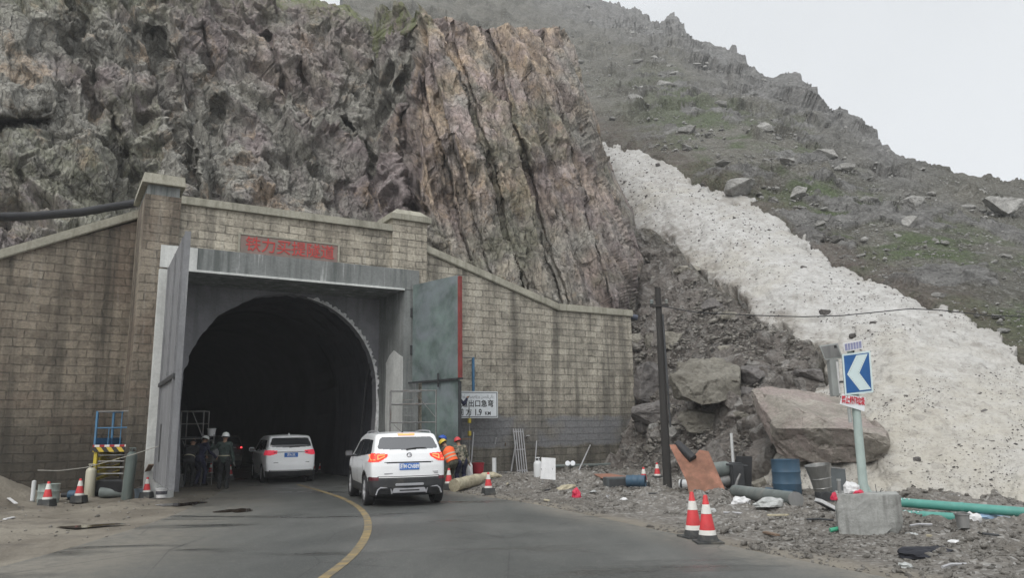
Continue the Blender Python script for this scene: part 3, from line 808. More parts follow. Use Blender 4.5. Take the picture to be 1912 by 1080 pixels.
# joint directions: leaning slabs, steeper and narrower on the buttress
ca_, sa_ = math.cos(math.radians(17)), math.sin(math.radians(17))
lu = (wp - pa_) @ pu_; lz = wp[..., 2]; ln = (wp - pa_) @ pn_
ru, rz_ = lu * ca_ - lz * -sa_, lz * ca_ + lu * -sa_
Q = np.stack([ru, ln * 0.75, rz_], -1)
cb_, sb_ = math.cos(math.radians(13)), math.sin(math.radians(13))
QB = np.stack([lu * cb_ + lz * sb_, ln * 0.12, lz * cb_ - lu * sb_], -1)
d_ = np.zeros(Q.shape[:2])
for sc_, am, sd_, tl in ((np.array([0.40, .4, 0.17]), 0.40, 100, 1.0), (np.array([0.95, .9, 0.46]), 0.27, 110, 1.0), (np.array([2.0, 2.0, 1.15]), 0.105, 120, 0.9), (np.array([4.2, 4.5, 3.2]), 0.045, 130, 0.8), (np.array([9.5, 10, 8.0]), 0.018, 160, 0.8)):
    ch_ = 0.06 if am > 0.2 else 0.11
    cc, ee = cells(Q * sc_, sd_, tl * 1.2, ch_, 0.65)
    left_ = am * (cc - 0.45 * sstep(0.06, 0.0, ee))
    cc, ee = cells(QB * sc_ * np.array([1.15, 1.2, 0.72]), sd_ + 5, tl * 0.8, ch_)
    d_ += left_ * (1 - bf) + bf * am * 0.80 * (cc - 0.45 * sstep(0.06, 0.0, ee))
calm = 1 - 0.45 * sstep(150, 60, Xf) * sstep(300, 200, Yf)
d_ = d_ * calm + 0.05 * fbm(CP * 0.4, 3, 140, 0.5) + 0.012 * fbm(CP * 6, 3, 141)
shelf = (tcol >= nt_) * 1.0
d_ = d_ * (1 - 0.5 * shelf)
cs = cn.copy()
for _ in range(26):
    cs[1:-1] = (cs[:-2] + cs[1:-1] + cs[2:]) / 3; cs[:, 1:-1] = (cs[:, :-2] + cs[:, 1:-1] + cs[:, 2:]) / 3
cs = 0.55 * cs + 0.45 * (-pn_ + np.array([0, 0, 0.3]))
cs /= np.linalg.norm(cs, axis=-1, keepdims=True)
CD = CP + cs * d_[..., None]
# keep clear of the masonry
u_ = (CD - pa_) @ pu_; n_ = (CD - pa_) @ pn_; z_ = CD[..., 2]
lim = np.where((u_ > -19.0) & (z_ < 9.2), 0.95, -50)
wdir = np.array(LWA - LWB); wdir /= np.linalg.norm(wdir); wn_ = np.array([-wdir[1], wdir[0], 0])
CD = CD + pn_ * np.maximum(lim - n_, 0)[..., None]
wq = (CD - np.array(LWB)) @ wn_
CD = CD + wn_ * np.where((u_ < -18.6) & (CD[..., 2] < 9.0), np.maximum(1.0 - wq, 0), 0)[..., None]
cidx = np.random.default_rng(8).uniform(0.65, 1.0, len(edges) + 1)[np.searchsorted(edges, full(cw, 0))]
warm = np.clip(cidx * bf * (sstep(1130, 960, Xf + 0.2 * (Yf - 60)) * 0.75 + 0.25) * sstep(420, 330, Yf) + 0.30 * bf * cidx + 0.55 * np.exp(-(((Xf - 800) / 60) ** 2 + ((Yf - 250) / 70) ** 2)) + 0.35 * np.exp(-(((Xf - 560) / 120) ** 2 + ((Yf - 110) / 60) ** 2)), 0, 1)
mossc = np.clip(sstep(75, 0, Yf) * sstep(540, 620, Xf) * sstep(840, 800, Xf) + 0.7 * shelf * (Xf < 830) + 0.35 * sstep(60, 0, Yf) * (Xf < 540) + 0.30 * bf * sstep(0.2, 0.6, fbm(CP * 0.3, 3, 150)) + 0.30 * (Xf < 300) * sstep(0.1, 0.6, fbm(CP * 0.25, 3, 151)), 0, 1)
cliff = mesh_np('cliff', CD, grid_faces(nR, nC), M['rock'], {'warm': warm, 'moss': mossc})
tag(cliff, kind='structure')
# ------------------------------------------------------------------ tunnel portal (local x along the front, y into the hill, z up)
portal = thing('tunnel_portal', 'stone block tunnel portal with red lettered plaque, concrete frame and open steel gates', 'tunnel portal', PA, PTH)
def uvwall(name, poly, n0, n1, m, parent=None, cut=0.35, f=None, uoff=0.0, label=None):
    """masonry slab: polygon (u,z) of the front, from n0 (front) to n1; uv in metres"""
    bm = BM()
    prism(bm, poly, n0, n1, f)
    bmesh.ops.recalc_face_normals(bm, faces=bm.faces)
    uvl = bm.loops.layers.uv.new('UVMap')
    for fc in bm.faces:
        for lp in fc.loops:
            c = lp.vert.co
            nx = abs(fc.normal.x)
            if f is None:
                lp[uvl].uv = ((c.x if nx < 0.7 else c.y + c.x) + uoff, c.z if abs(fc.normal.z) < 0.8 else c.y)
            else:
                t = (c - LOCB).dot(LDIR)
                lp[uvl].uv = (t + uoff, c.z)
    me = bpy.data.meshes.new(name); bm.to_mesh(me); bm.free()
    return link(name, me, m, parent or portal, label)
iP = portal.matrix_basis.copy()
iP = Matrix.Translation(PA) @ Matrix.Rotation(PTH, 4, 'Z')
iP = iP.inverted()
LOCA = iP @ Vector((LWA.x, LWA.y, 0)); LOCB = iP @ Vector((LWB.x, LWB.y, 0))
LDIR = (LOCA - LOCB).normalized(); LNRM = Vector((-LDIR.y, LDIR.x, 0))
uvwall('front_wall', [(-17.74, 6.6), (-10.87, 6.6), (-10.87, 8.61), (-17.74, 8.61)], 0.0, 0.9, M['brick'])
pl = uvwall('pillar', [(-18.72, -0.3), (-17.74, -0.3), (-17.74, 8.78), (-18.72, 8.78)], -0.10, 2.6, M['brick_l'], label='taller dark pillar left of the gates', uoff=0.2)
pr = uvwall('pillar', [(-9.905, -0.3), (-9.55, -0.3), (-9.55, 9.05), (-10.87, 9.05), (-10.87, 6.6), (-9.905, 6.6)], -0.10, 1.0, M['brick'], label='paler pillar right of the gates', uoff=0.35)
def pbox(name, u0, u1, n0, n1, z0, z1, m, parent=None, bevel=0.012, taper=None, label=None):
    bm = BM(); box(bm, ((u0 + u1) / 2, (n0 + n1) / 2, (z0 + z1) / 2), (u1 - u0, n1 - n0, z1 - z0), taper=taper)
    return obj(name, bm, m, parent or portal, bevel=bevel, label=label)
pbox('pillar_neck', -18.67, -17.78, -0.06, 2.5, 8.78, 9.10, M['lintel'], pl)
pbox('pillar_cap', -18.84, -17.64, -0.22, 2.6, 9.10, 9.42, M['coping'], pl, taper=(0.93, 0.97))
pbox('pillar_cap', -10.99, -9.43, -0.22, 1.1, 9.05, 9.27, M['coping'], pr)
pbox('pillar_cap_top', -10.95, -9.47, -0.18, 1.06, 9.273, 9.50, M['coping'], pr, taper=(0.62, 0.62))
pbox('parapet_coping', -17.735, -10.875, -0.12, 1.0, 8.613, 8.86, M['coping'])
# right wing wall with a sloping then level top
rw = uvwall('wing_wall', [(-9.546, -0.4), (0.0, -0.4), (0.0, 6.30), (-3.75, 6.30), (-9.546, 8.04)], 0.14, 1.1, M['brick_r'], label='right wing wall with grey painted patches')
def coping(name, a, b, h, n0, n1, par):
    bm = BM()
    prism(bm, [(a[0], a[1]), (b[0], b[1]), (b[0], b[1] + h), (a[0], a[1] + h)], n0, n1)
    return obj(name, bm, M['coping'], par, bevel=0.03)
coping('sloping_coping', (-9.60, 8.06), (-3.75, 6.303), 0.29, 0.03, 1.2, rw)
coping('level_coping', (-3.745, 6.303), (0.06, 6.303), 0.285, 0.033, 1.2, rw)
# left wing wall, set back and turned towards the road
zA = aty(256, 386, LWA.y).z - 0.28; zB = aty(0, 471, (LWA.y + LWB.y) / 2).z - 0.28; zB = zA - (zA - zB) * 2.0 * 0.62
def lf(p, q, a): return LOCB + LDIR * p + LNRM * a + Vector((0, 0, q))
LL = (LOCA - LOCB).length
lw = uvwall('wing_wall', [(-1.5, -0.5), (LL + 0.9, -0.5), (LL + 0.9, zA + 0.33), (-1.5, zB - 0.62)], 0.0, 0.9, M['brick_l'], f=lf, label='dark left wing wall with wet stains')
bm = BM()
def zt(p): return zB + (zA - zB) * p / LL
prism(bm, [(-1.5, zt(-1.5)), (LL + 0.9, zt(LL + 0.9)), (LL + 0.9, zt(LL + 0.9) + 0.30), (-1.5, zt(-1.5) + 0.30)], -0.11, 1.0, lf)
obj('sloping_coping', bm, M['coping'], lw, bevel=0.03)
# concrete frame of the gateway
pbox('lintel', -18.0, -9.90, -0.24, 2.05, 6.53, 7.26, M['lintel'], bevel=0.02)
pbox('lintel_lip', -17.43, -10.47, -0.30, -0.242, 6.50, 6.57, M['whitewash'], bevel=0.006)
pbox('frame_post', -18.22, -17.43, -0.24, 2.05, -0.1, 6.527, M['whitewash'], bevel=0.02, label='whitewashed left frame post')
pbox('frame_post', -10.47, -9.90, -0.24, 2.05, -0.1, 6.527, M['lintel'], bevel=0.02, label='grey right frame post')
pbox('whitewash_patch', -18.22, -17.20, -0.262, -0.243, 6.56, 7.24, M['whitewash'], bevel=0.006)
bm = BM()
rng = random.Random(4)
poly = [(-0.2, 0.0), (1.35, 0.0)] + [(1.35 + rng.uniform(-.10, .06), z) for z in (0.8, 1.6, 2.4, 3.1, 3.7, 4.1)] + [(1.0, 4.35), (0.6, 4.5), (0.1, 4.3), (-0.2, 4.2)]
prism(bm, poly, -10.486, -10.473, lambda p, q, a: Vector((a, p, q)))
obj('whitewash_patch', bm, M['whitewash'], portal)
# recessed wall with the horseshoe opening
CU, CZ, RR = -13.8, 3.2, 3.27
def arch_pts(r, jag=0.0, seed=1, n=72):
    g = random.Random(seed); q = [(CU - r + 0.10, -0.1)]
    q += [(CU - r + 0.10 - 0.03 * k, 0.5 + k * 0.5) for k in range(5)]
    for k in range(n + 1):
        a = math.pi - math.pi * k / n
        rj = r + (g.uniform(-jag, jag) if 2 < k < n - 1 else 0)
        q.append((CU + rj * math.cos(a), CZ + rj * math.sin(a)))
    q += [(CU + r - 0.10 + 0.03 * k, 0.5 + k * 0.5) for k in range(4, -1, -1)]
    q.append((CU + r - 0.10, -0.1))
    return q
def arch_plate(name, inner, outer_rect, n0, n1, m, parent):
    bm = BM()
    u0, u1, zt_ = outer_rect
    N_ = len(inner)
    outer = []
    for (a, b) in inner:                      # push each point out to the rectangle
        dx, dz = a - CU, b - min(CZ, max(b, 0))
        if b <= CZ + 0.02: outer.append((u0 if a < CU else u1, b))
        else:
            dx, dz = a - CU, b - CZ
            t = min((u1 - CU) / dx if dx > 1e-6 else 1e9, (u0 - CU) / dx if dx < -1e-6 else 1e9, (zt_ - CZ) / dz if dz > 1e-6 else 1e9)
            outer.append((CU + dx * t, CZ + dz * t))
    vi = [[bm.verts.new((a, n, b)) for a, b in inner] for n in (n0, n1)]
    vo = [[bm.verts.new((a, n, b)) for a, b in outer] for n in (n0, n1)]
    for k in range(N_ - 1):
        bm.faces.new((vi[0][k], vi[0][k + 1], vo[0][k + 1], vo[0][k]))
        bm.faces.new((vi[1][k], vo[1][k], vo[1][k + 1], vi[1][k + 1]))
        bm.faces.new((vi[0][k], vi[1][k], vi[1][k + 1], vi[0][k + 1]))
    # corner fill
    for c in ((u0, zt_), (u1, zt_)):
        for n, vv in ((n0, vo[0]), (n1, vo[1])):
            ks = [k for k in range(N_ - 1) if (abs(outer[k][0] - c[0]) < 1e-4 and abs(outer[k + 1][1] - zt_) < 1e-4 and outer[k][1] < zt_ - 1e-4) or (abs(outer[k + 1][0] - c[0]) < 1e-4 and abs(outer[k][1] - zt_) < 1e-4 and outer[k + 1][1] < zt_ - 1e-4)]
            for k in ks:
                bm.faces.new((vv[k], vv[k + 1], bm.verts.new((c[0], n, c[1]))))
    return obj(name, bm, m, parent)
aw = arch_plate('arch_wall', arch_pts(RR, 0.035, 2), (-17.428, -10.472, 6.95), 2.052, 2.5, M['arch_wall'], portal)
# pale broken plaster along the edge of the arch
bm = BM()
ap = arch_pts(RR - 0.01, 0.0, 3, n=150)
g = random.Random(9)
for k in range(len(ap) - 1):
    (a, b), (c, d) = ap[k], ap[k + 1]
    if not ((b > 1.9 and a > CU + 0.6)): continue
    pres = (b > 1.9 and a > CU + 0.8 and g.random() < 0.75) or False
    wd = g.uniform(0.04, 0.13) if pres else 0.006
    w0_ = wd if k == 0 or 'wl_' not in globals() else wl_
    wl_ = wd
    o = Vector((a - CU, 0, max(b - CZ, 0))).normalized()
    p0, p1 = Vector((a, 2.02, b)), Vector((c, 2.02, d))
    q = [p0 - o * 0.03, p1 - o * 0.03, p1 + o * wd, p0 + o * w0_]
    v0 = [bm.verts.new(x) for x in q]; v1 = [bm.verts.new(x - Vector((0, 0.05, 0))) for x in q]
    bm.faces.new(v0); bm.faces.new(v1[::-1])
    for i in range(4): bm.faces.new((v0[i], v1[i], v1[(i + 1) % 4], v0[(i + 1) % 4]))
obj('broken_plaster_edge', bm, M['raw_edge'], aw)
# lining
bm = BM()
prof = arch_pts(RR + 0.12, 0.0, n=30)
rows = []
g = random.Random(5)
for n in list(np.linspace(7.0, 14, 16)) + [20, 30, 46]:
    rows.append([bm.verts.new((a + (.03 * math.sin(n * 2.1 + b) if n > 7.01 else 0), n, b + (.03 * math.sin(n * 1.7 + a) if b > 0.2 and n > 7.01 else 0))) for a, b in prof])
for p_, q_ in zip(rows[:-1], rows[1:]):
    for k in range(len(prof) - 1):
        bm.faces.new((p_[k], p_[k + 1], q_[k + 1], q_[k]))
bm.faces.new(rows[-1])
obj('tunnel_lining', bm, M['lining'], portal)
M['lining_grey'] = concrete_mat('daylit_rough_lining', (0.060, 0.061, 0.072), (0.022, 0.022, 0.027), amt=0.7)  # paler copy of the lining: daylight near the mouth painted into its colour
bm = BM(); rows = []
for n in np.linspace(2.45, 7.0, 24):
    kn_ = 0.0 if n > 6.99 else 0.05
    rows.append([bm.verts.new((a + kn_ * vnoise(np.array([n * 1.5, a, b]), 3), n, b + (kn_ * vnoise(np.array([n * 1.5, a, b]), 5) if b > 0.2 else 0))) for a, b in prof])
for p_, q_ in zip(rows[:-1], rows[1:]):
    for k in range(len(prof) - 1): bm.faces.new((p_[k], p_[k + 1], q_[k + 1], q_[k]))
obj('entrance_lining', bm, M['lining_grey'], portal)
bm = BM()
tube(bm, [(-10.68, 2.40, 4.2), (-10.70, 2.7, 3.5), (-10.78, 2.75, 2.4), (-10.86, 2.8, 1.0), (-10.9, 2.9, 0.1)], 0.035, 6)
M['black'] = plain('black_rubber', (0.022, 0.022, 0.024), 0.55, 0.2)
obj('hanging_cable', bm, M['black'], portal)
# name plaque
M['plaque'] = plain('red_brown_plaque', (0.235, 0.165, 0.145), 0.8, 0.16, 2.5, 0.004, dirt=(0.17, 0.165, 0.14), dirt_amt=0.4)
M['red_paint'] = plain('faded_red_letter_paint', (0.42, 0.060, 0.055), 0.7, 0.25, 5)
pq = pbox('name_plaque', -15.95, -12.82, -0.06, -0.003, 7.265, 7.87, M['plaque'], bevel=0.006)
for nm, args in (('plaque_border', (-16.02, -15.953, -0.08, -0.002, 7.262, 7.93)), ('plaque_border', (-12.817, -12.75, -0.08, -0.002, 7.262, 7.93)), ('plaque_border', (-15.95, -12.82, -0.08, -0.002, 7.873, 7.93))):
    pbox(nm, *args, M['coping'], pq, bevel=0.006)
text_mesh('plaque_lettering', '铁力买提隧道', 0.50, M['red_paint'], pq, (-14.36, -0.068, 7.57), (math.radians(90), 0, 0), 0.005, 0.004, sx=0.96)

# steel gates
M['gate_g'] = plain('worn_green_gate_steel', (0.118, 0.155, 0.145), 0.6, 0.45, 1.6, 0.006, dirt=(0.185, 0.205, 0.225), dirt_amt=0.62)
M['gate_l'] = concrete_mat('grey_gate_steel', (0.215, 0.218, 0.226), (0.15, 0.152, 0.16), pale=(0.36, 0.37, 0.36), amt=0.6)
M['steel_dark'] = plain('dark_steel', (0.055, 0.057, 0.06), 0.55, 0.3, 3, metal=0.3)
M['steel'] = plain('grey_steel_tube', (0.24, 0.24, 0.235), 0.5, 0.3, 3, metal=0.4, dirt=(0.14, 0.09, 0.06), dirt_amt=0.35)
M['red_steel'] = plain('red_oxide_steel', (0.21, 0.045, 0.04), 0.6, 0.25, 3)
def leaf(H, E, ztop, zmid, zbot, low_t, m, lab):
    H = Vector((H[0], H[1], 0)); E = Vector((E[0], E[1], 0))
    d = (E - H); L_ = d.length; d.normalize(); nrm_ = Vector((-d.y, d.x, 0))
    f = lambda p, q, a: H + d * p + nrm_ * a + Vector((0, 0, q))
    bm = BM()
    prism(bm, [(0, zmid + 0.03), (L_, zmid + 0.03), (L_, ztop), (0, ztop)], -0.05, 0.05, f)
    prism(bm, [(low_t * L_, zbot), (L_, zbot), (L_, zmid - 0.03), (low_t * L_, zmid - 0.03)], -0.05, 0.05, f)
    lo = obj('gate_leaf', bm, m, portal, bevel=0.008, label=lab)
    return lo, f, L_
EL = W2P(atz(351, 433, 6.62)); ER = W2P(atz(857, 512, 6.74))
gl, f, L_ = leaf((-17.92, -0.27), EL, 6.62, 3.1, 0.45, 0.0, M['gate_l'], 'grey left gate leaf seen almost edge on')
for nm, p0, p1, z0, z1, a0, a1, m in (('gate_rib', 0.25, 0.37, 0.5, 6.5, -0.10, -0.052, 'gate_l'), ('gate_rib', L_ - 0.30, L_ - 0.16, 0.5, 6.5, -0.11, -0.052, 'gate_l'), ('gate_rib', L_ * .5, L_ * .5 + 0.1, 3.2, 6.5, -0.10, -0.052, 'gate_l'),
                                ('crossbar', 0.02, L_ - 0.02, 3.05, 3.15, -0.12, 0.06, 'steel_dark'), ('wicket_slot', 0.95, 1.35, 1.0, 2.0, -0.056, -0.052, 'steel_dark'), ('edge_strip', L_ + 0.002, L_ + 0.05, 0.45, 6.62, -0.07, 0.07, 'gate_l')):
    bm = BM(); prism(bm, [(p0, z0), (p1, z0), (p1, z1), (p0, z1)], a0, a1, f); obj(nm, bm, M[m], gl)
gr, f, L_ = leaf((-10.15, -0.34), ER, 6.70, 3.32, 0.35, 0.22, M['gate_g'], 'green right gate leaf with worn paint')
for nm, p0, p1, z0, z1, a0, a1, m in (('edge_strip', L_ + 0.002, L_ + 0.09, 3.36, 6.66, -0.06, 0.06, 'red_steel'), ('crossbar', -0.1, L_ + 0.25, 3.29, 3.345, -0.14, -0.06, 'steel_dark'), ('gate_bolt', L_ * .62, L_ * .65, 3.1, 3.55, -0.17, -0.145, 'steel_dark'), ('edge_strip', L_ + 0.002, L_ + 0.045, 0.4, 3.25, -0.055, 0.055, 'steel_dark'),
                                ('gate_rib', 0.06, 0.16, 3.5, 6.5, 0.052, 0.12, 'gate_g'), ('gate_rib', L_ - .3, L_ - .2, 0.5, 6.5, 0.052, 0.12, 'gate_g'), ('hinge', -0.12, 0.0, 5.6, 5.9, -0.06, 0.06, 'steel_dark'), ('hinge', -0.12, 0.0, 4.3, 4.6, -0.06, 0.06, 'steel_dark')):
    bm = BM(); prism(bm, [(p0, z0), (p1, z0), (p1, z1), (p0, z1)], a0, a1, f); obj(nm, bm, M[m], gr)
# ------------------------------------------------------------------ vehicles (local: x to the right, y forward, z up, rear bumper at y = 0)
def car_paint(name, col):
    s = NT(name)
    v = s.co('Object')
    d = s.noise(v, 3.0, 5, 0.65)
    z = s.xyz(v)[2]
    low = s.math('MULTIPLY', s.rng(s.math('ADD', z, s.math('MULTIPLY', d, 0.4)), 0.55, 1.05, 1.0, 0.0), 0.55)
    c = s.mix(low, col, (0.34, 0.32, 0.28))
    c = s.mix(s.ramp(d, [(0.35, 0.0), (0.75, 0.18)]), c, (0.45, 0.44, 0.41))
    s.b.inputs['Coat Weight'].default_value = 0.7; s.b.inputs['Coat Roughness'].default_value = 0.08
    return s.done(c, 0.35, None, 0.5)
M['white_paint'] = car_paint('white_car_paint', (0.78, 0.79, 0.80))
M['grey_paint'] = car_paint('dark_car_paint', (0.014, 0.014, 0.016))
M['cladding'] = plain('black_bumper_plastic', (0.030, 0.031, 0.033), 0.55, 0.2, 5, 0.0, dirt=(0.075, 0.07, 0.06), dirt_amt=0.3)
s = NT('tinted_glass'); M['glass'] = s.done((0.035, 0.038, 0.042), 0.06, None, 0.8)
s = NT('rear_glass'); M['glass_r'] = s.done((0.10, 0.102, 0.108), 0.12, None, 0.7)
M['tyre'] = plain('tyre_rubber', (0.022, 0.022, 0.023), 0.85, 0.3, 8, 0.004)
M['alloy'] = plain('alloy_wheel', (0.50, 0.50, 0.51), 0.35, 0.15, 6, metal=0.6, dirt=(0.14, 0.13, 0.12), dirt_amt=0.35)
M['silver'] = plain('satin_silver_trim', (0.42, 0.42, 0.44), 0.35, 0.12, 5, metal=0.5)
M['chrome'] = plain('chrome', (0.60, 0.60, 0.62), 0.15, 0.08, 5, metal=0.9)
M['lamp_red'] = plain('red_lamp_lens', (0.36, 0.018, 0.022), 0.2, 0.15, 8, spec=0.6)
M['lamp_dim'] = glow('pinkish_red_lamp_lens', (0.70, 0.05, 0.085), 0.42)
M['reflector'] = plain('dark_red_reflector', (0.10, 0.012, 0.020), 0.3, 0.15, 8)
M['lamp_on'] = glow('lit_tail_lamp', (0.75, 0.045, 0.03), 0.75)
M['lamp_core'] = glow('lit_lamp_core', (1.0, 0.27, 0.10), 1.15)
M['plate_blue'] = plain('blue_number_plate', (0.045, 0.16, 0.50), 0.4, 0.1, 6)
M['plate_white'] = plain('white_plate_letters', (0.75, 0.77, 0.80), 0.5, 0.05, 6)
M['chassis'] = plain('underbody', (0.012, 0.012, 0.013), 0.9, 0.2)

def islands(bm, least=12):
    """split a bmesh into its loose pieces (tiny scraps are dropped)"""
    bmesh.ops.remove_doubles(bm, verts=bm.verts, dist=1e-4)
    seen, outl = set(), []
    bm.verts.ensure_lookup_table()
    for v0 in bm.verts:
        if v0 in seen: continue
        st, comp = [v0], []
        seen.add(v0)
        while st:
            a = st.pop(); comp.append(a)
            for e in a.link_edges:
                b = e.other_vert(a)
                if b not in seen: seen.add(b); st.append(b)
        if len(comp) < least: continue
        nb_ = BM(); mp_ = {a: nb_.verts.new(a.co) for a in comp}
        for fc in {f for a in comp for f in a.link_faces}:
            nb_.faces.new([mp_[q] for q in fc.verts])
        outl.append(nb_)
    bm.free()
    return outl
def car_grid(nx, ny, nz, W, L, H):
    """points on a box, one grid per face, mapped on to the body by the caller"""
    out_ = []
    lin = lambda a, b, n: np.linspace(a, b, n)
    X, Z = np.meshgrid(lin(-1, 1, nx), lin(-1, 1, nz)); out_.append(('rear', np.stack([X, -np.ones_like(X), Z], -1)))
    out_.append(('front', np.stack([-X, np.ones_like(X), Z], -1)))
    Yg, Zg = np.meshgrid(lin(-1, 1, ny), lin(-1, 1, nz)); out_.append(('right', np.stack([np.ones_like(Yg), Yg, Zg], -1)))
    out_.append(('left', np.stack([-np.ones_like(Yg), -Yg, Zg], -1)))
    Xt, Yt = np.meshgrid(lin(-1, 1, nx), lin(-1, 1, ny)); out_.append(('top', np.stack([Xt, Yt, np.ones_like(Xt)], -1)))
    out_.append(('bottom', np.stack([-Xt, Yt, -np.ones_like(Xt)], -1)))
    return out_

def build_car(name, label, loc, rz, spec, group=None):
    L, W, H = spec['L'], spec['W'], spec['H']
    hw = W / 2
    suv = spec['kind'] == 'suv'
    belt = spec['belt']
    root = thing(name, label, spec['cat'], loc, rz, group)
    yw_r, yw_f, wr = spec['axle_r'], spec['axle_f'], spec['wheel']
    # implicit body: smooth max of the limiting surfaces
    roofY = np.array([-0.2, 0.16, 0.34, 0.9, 1.6, 2.3, 2.75, 3.45, 3.75, 4.3, L]) * (L / 4.6)
    roofZ = np.array(spec['roof'])
    rearZ = np.array([0.15, 0.30, 0.45, 0.62, 0.70, 0.92, 1.05, 1.20, 1.30, 1.58, 1.68, 1.9])
    rearY = np.array(spec['rear'])
    def f(p):
        x, y, z = p[..., 0], p[..., 1], p[..., 2]
        plan = hw - 0.10 * np.clip((1.0 - y) / 1.0, 0, 1) ** 2.2 - 0.20 * np.clip((y - L + 1.1) / 1.1, 0, 1) ** 2
        tum = np.where(z > belt, (z - belt) * spec['tumble'], 0) + 0.03 * np.clip((0.55 - z) / 0.3, 0, 1) + 0.02 * np.clip(np.abs(z - 0.85) / 0.4, 0, 1) ** 2
        g1 = np.abs(x) - (plan - tum)
        g2 = z - (np.interp(y, roofY, roofZ) - 0.05 * (x / hw) ** 2)
        g3 = np.interp(z, rearZ, rearY) + 0.13 * (np.abs(x) / hw) ** 2.6 - y
        g4 = y - (L - 0.25 * (np.abs(x) / hw) ** 2.5 - 0.06 * np.abs(z - 0.55))
        g5 = spec['clear'] - z
        k = 0.028
        G_ = np.stack([g1, g2, g3, g4, g5], -1)
        m = G_.max(-1)
        return m + k * np.log(np.exp((G_ - m[..., None]) / k).sum(-1))
    cen = np.array([0, L * 0.47, 0.78])
    Vs, Fs, Cs, Fc = [], [], [], []
    base = 0
    for face, g in car_grid(132, 240, 112, W, L, H):
        B = g * np.array([hw + .02, L / 2 + 0.02, H / 2 + .02]) + np.array([0, L / 2, H / 2])
        dirv = B - cen
        lo = np.zeros(g.shape[:2]); hi = np.ones(g.shape[:2]) * 1.15
        for _ in range(22):
            mid = (lo + hi) / 2
            ins = f(cen + dirv * mid[..., None]) < 0
            lo = np.where(ins, mid, lo); hi = np.where(ins, hi, mid)
        P = cen + dirv * lo[..., None]
        q = grid_faces(*g.shape[:2])
        V = P.reshape(-1, 3)
        if face == 'front': pass
        Vs.append(V); Fs.append(q + base); base += len(V)
        Cs.append(V[q].mean(1)); Fc += [face] * len(q)
    V = np.concatenate(Vs); Fq = np.concatenate(Fs); C = np.concatenate(Cs); Fc = np.array(Fc)
    x, y, z = C.T
    ax = np.abs(x)
    part = np.full(len(C), 'body', dtype=object)
    side = (Fc == 'left') | (Fc == 'right')
    rear_ = (y < 0.62) & ((Fc == 'rear') | (Fc == 'top') | side)
    # lower cladding and bumper
    cz = spec['clad_z']
    bz = spec['bump_z']
    rearish = (y < 0.30 + 0.25 * np.clip((ax - 0.5), 0, 1))
    part[(z < cz) & side] = 'cladding'
    part[rearish & (z < bz - 0.0 * ax) & (Fc != 'bottom')] = 'bumper'
    part[Fc == 'bottom'] = 'cladding'
    for yw in (yw_r, yw_f):
        r2 = np.hypot(y - yw, z - wr)
        part[side & (r2 < wr + 0.105) & (part != 'bumper')] = 'cladding' if suv else 'body'
        part[side & (r2 < wr + 0.055)] = 'wheel_arch'
    # rear window
    zt_, zb = spec['rw']
    tw = (z - zb) / (zt_ - zb)
    halfw = spec['rww'][0] + (spec['rww'][1] - spec['rww'][0]) * tw
    zb2 = zb + 0.045 * (ax / hw) ** 2
    rc = 0.06
    cornr = np.hypot(np.maximum(ax - (halfw - rc), 0), np.maximum(np.maximum(zb2 + rc - z, z - zt_ + rc), 0)) < rc
    isrear = (Fc == 'rear') | ((Fc == 'top') & (y < 0.7))
    part[isrear & (z > zb2) & (z < zt_) & (ax < halfw) & cornr] = 'rear_window'
    # side windows
    sz0 = belt + 0.05 + 0.10 * np.clip((2.2 - y) / 1.6, 0, 1)
    roofz = np.interp(y, roofY, roofZ)
    sw = side & (z > sz0) & (z < roofz - 0.17) & (y > spec['sw'][0] + 0.55 * np.clip(z - sz0, 0, 1)) & (y < spec['sw'][1] - 1.25 * (z - belt))
    pil = np.zeros_like(sw)
    for yp in spec['pillars']: pil |= np.abs(y - yp) < 0.035
    part[sw] = 'side_window'
    part[sw & pil] = 'window_pillar'
    ws = (Fc == 'top') & (y > 2.75 * L / 4.6) & (y < 3.62 * L / 4.6) & (ax < 0.72) | (Fc == 'front') & (z > 1.05)
    part[ws] = 'windscreen'
    # tail lamps
    lz0, lz1, lin_, lout = spec['lamp']
    ins_ = np.clip((ax - lin_) / 0.22, 0, 1)
    ltop = lz1 - 0.02 * (1 - ins_) ; lbot = lz0 + (lz1 - lz0 - 0.06) * (1 - ins_) ** 1.3 * spec['taper']
    lamp = (Fc != 'bottom') & (z > lbot) & (z < ltop) & (ax > lin_) & (y < lout)
    part[lamp] = 'tail_lamp'
    if suv:
        part[(Fc != 'top') & (z > 0.60) & (z < 0.685) & (ax > 0.70) & (y < 0.34)] = 'reflector'
    part[isrear & (np.abs(z - (zt_ + 0.052)) < 0.022) & (ax < 0.20)] = 'brake_lamp' if suv else 'body'
    cre = (Fc == 'rear') & (np.abs(z - spec['crease']) < 0.012) & (ax < 0.58)
    part[cre] = 'hatch_gap'
    part[(Fc == 'rear') & (np.abs(z - (bz + 0.02)) < 0.008) & (ax < 0.72) & (part == 'body')] = 'hatch_gap'
    for yp in spec['doors']:
        part[side & (np.abs(y - yp - 0.10 * (z - 0.8)) < 0.008) & (z > 0.42) & (z < belt + 0.02) & (part == 'body')] = 'door_gap'
    left = x < 0
    pm = {'body': spec['paint'], 'cladding': M['cladding'], 'bumper': M['cladding'] if suv else M['cladding'], 'wheel_arch': M['chassis'], 'rear_window': M['glass_r'] if suv else M['glass'], 'side_window': M['glass'], 'window_pillar': M['cladding'],
          'windscreen': M['glass'], 'tail_lamp': spec['lamp_m'], 'reflector': M['reflector'], 'brake_lamp': M['lamp_core'], 'hatch_gap': M['chassis'], 'door_gap': M['chassis']}
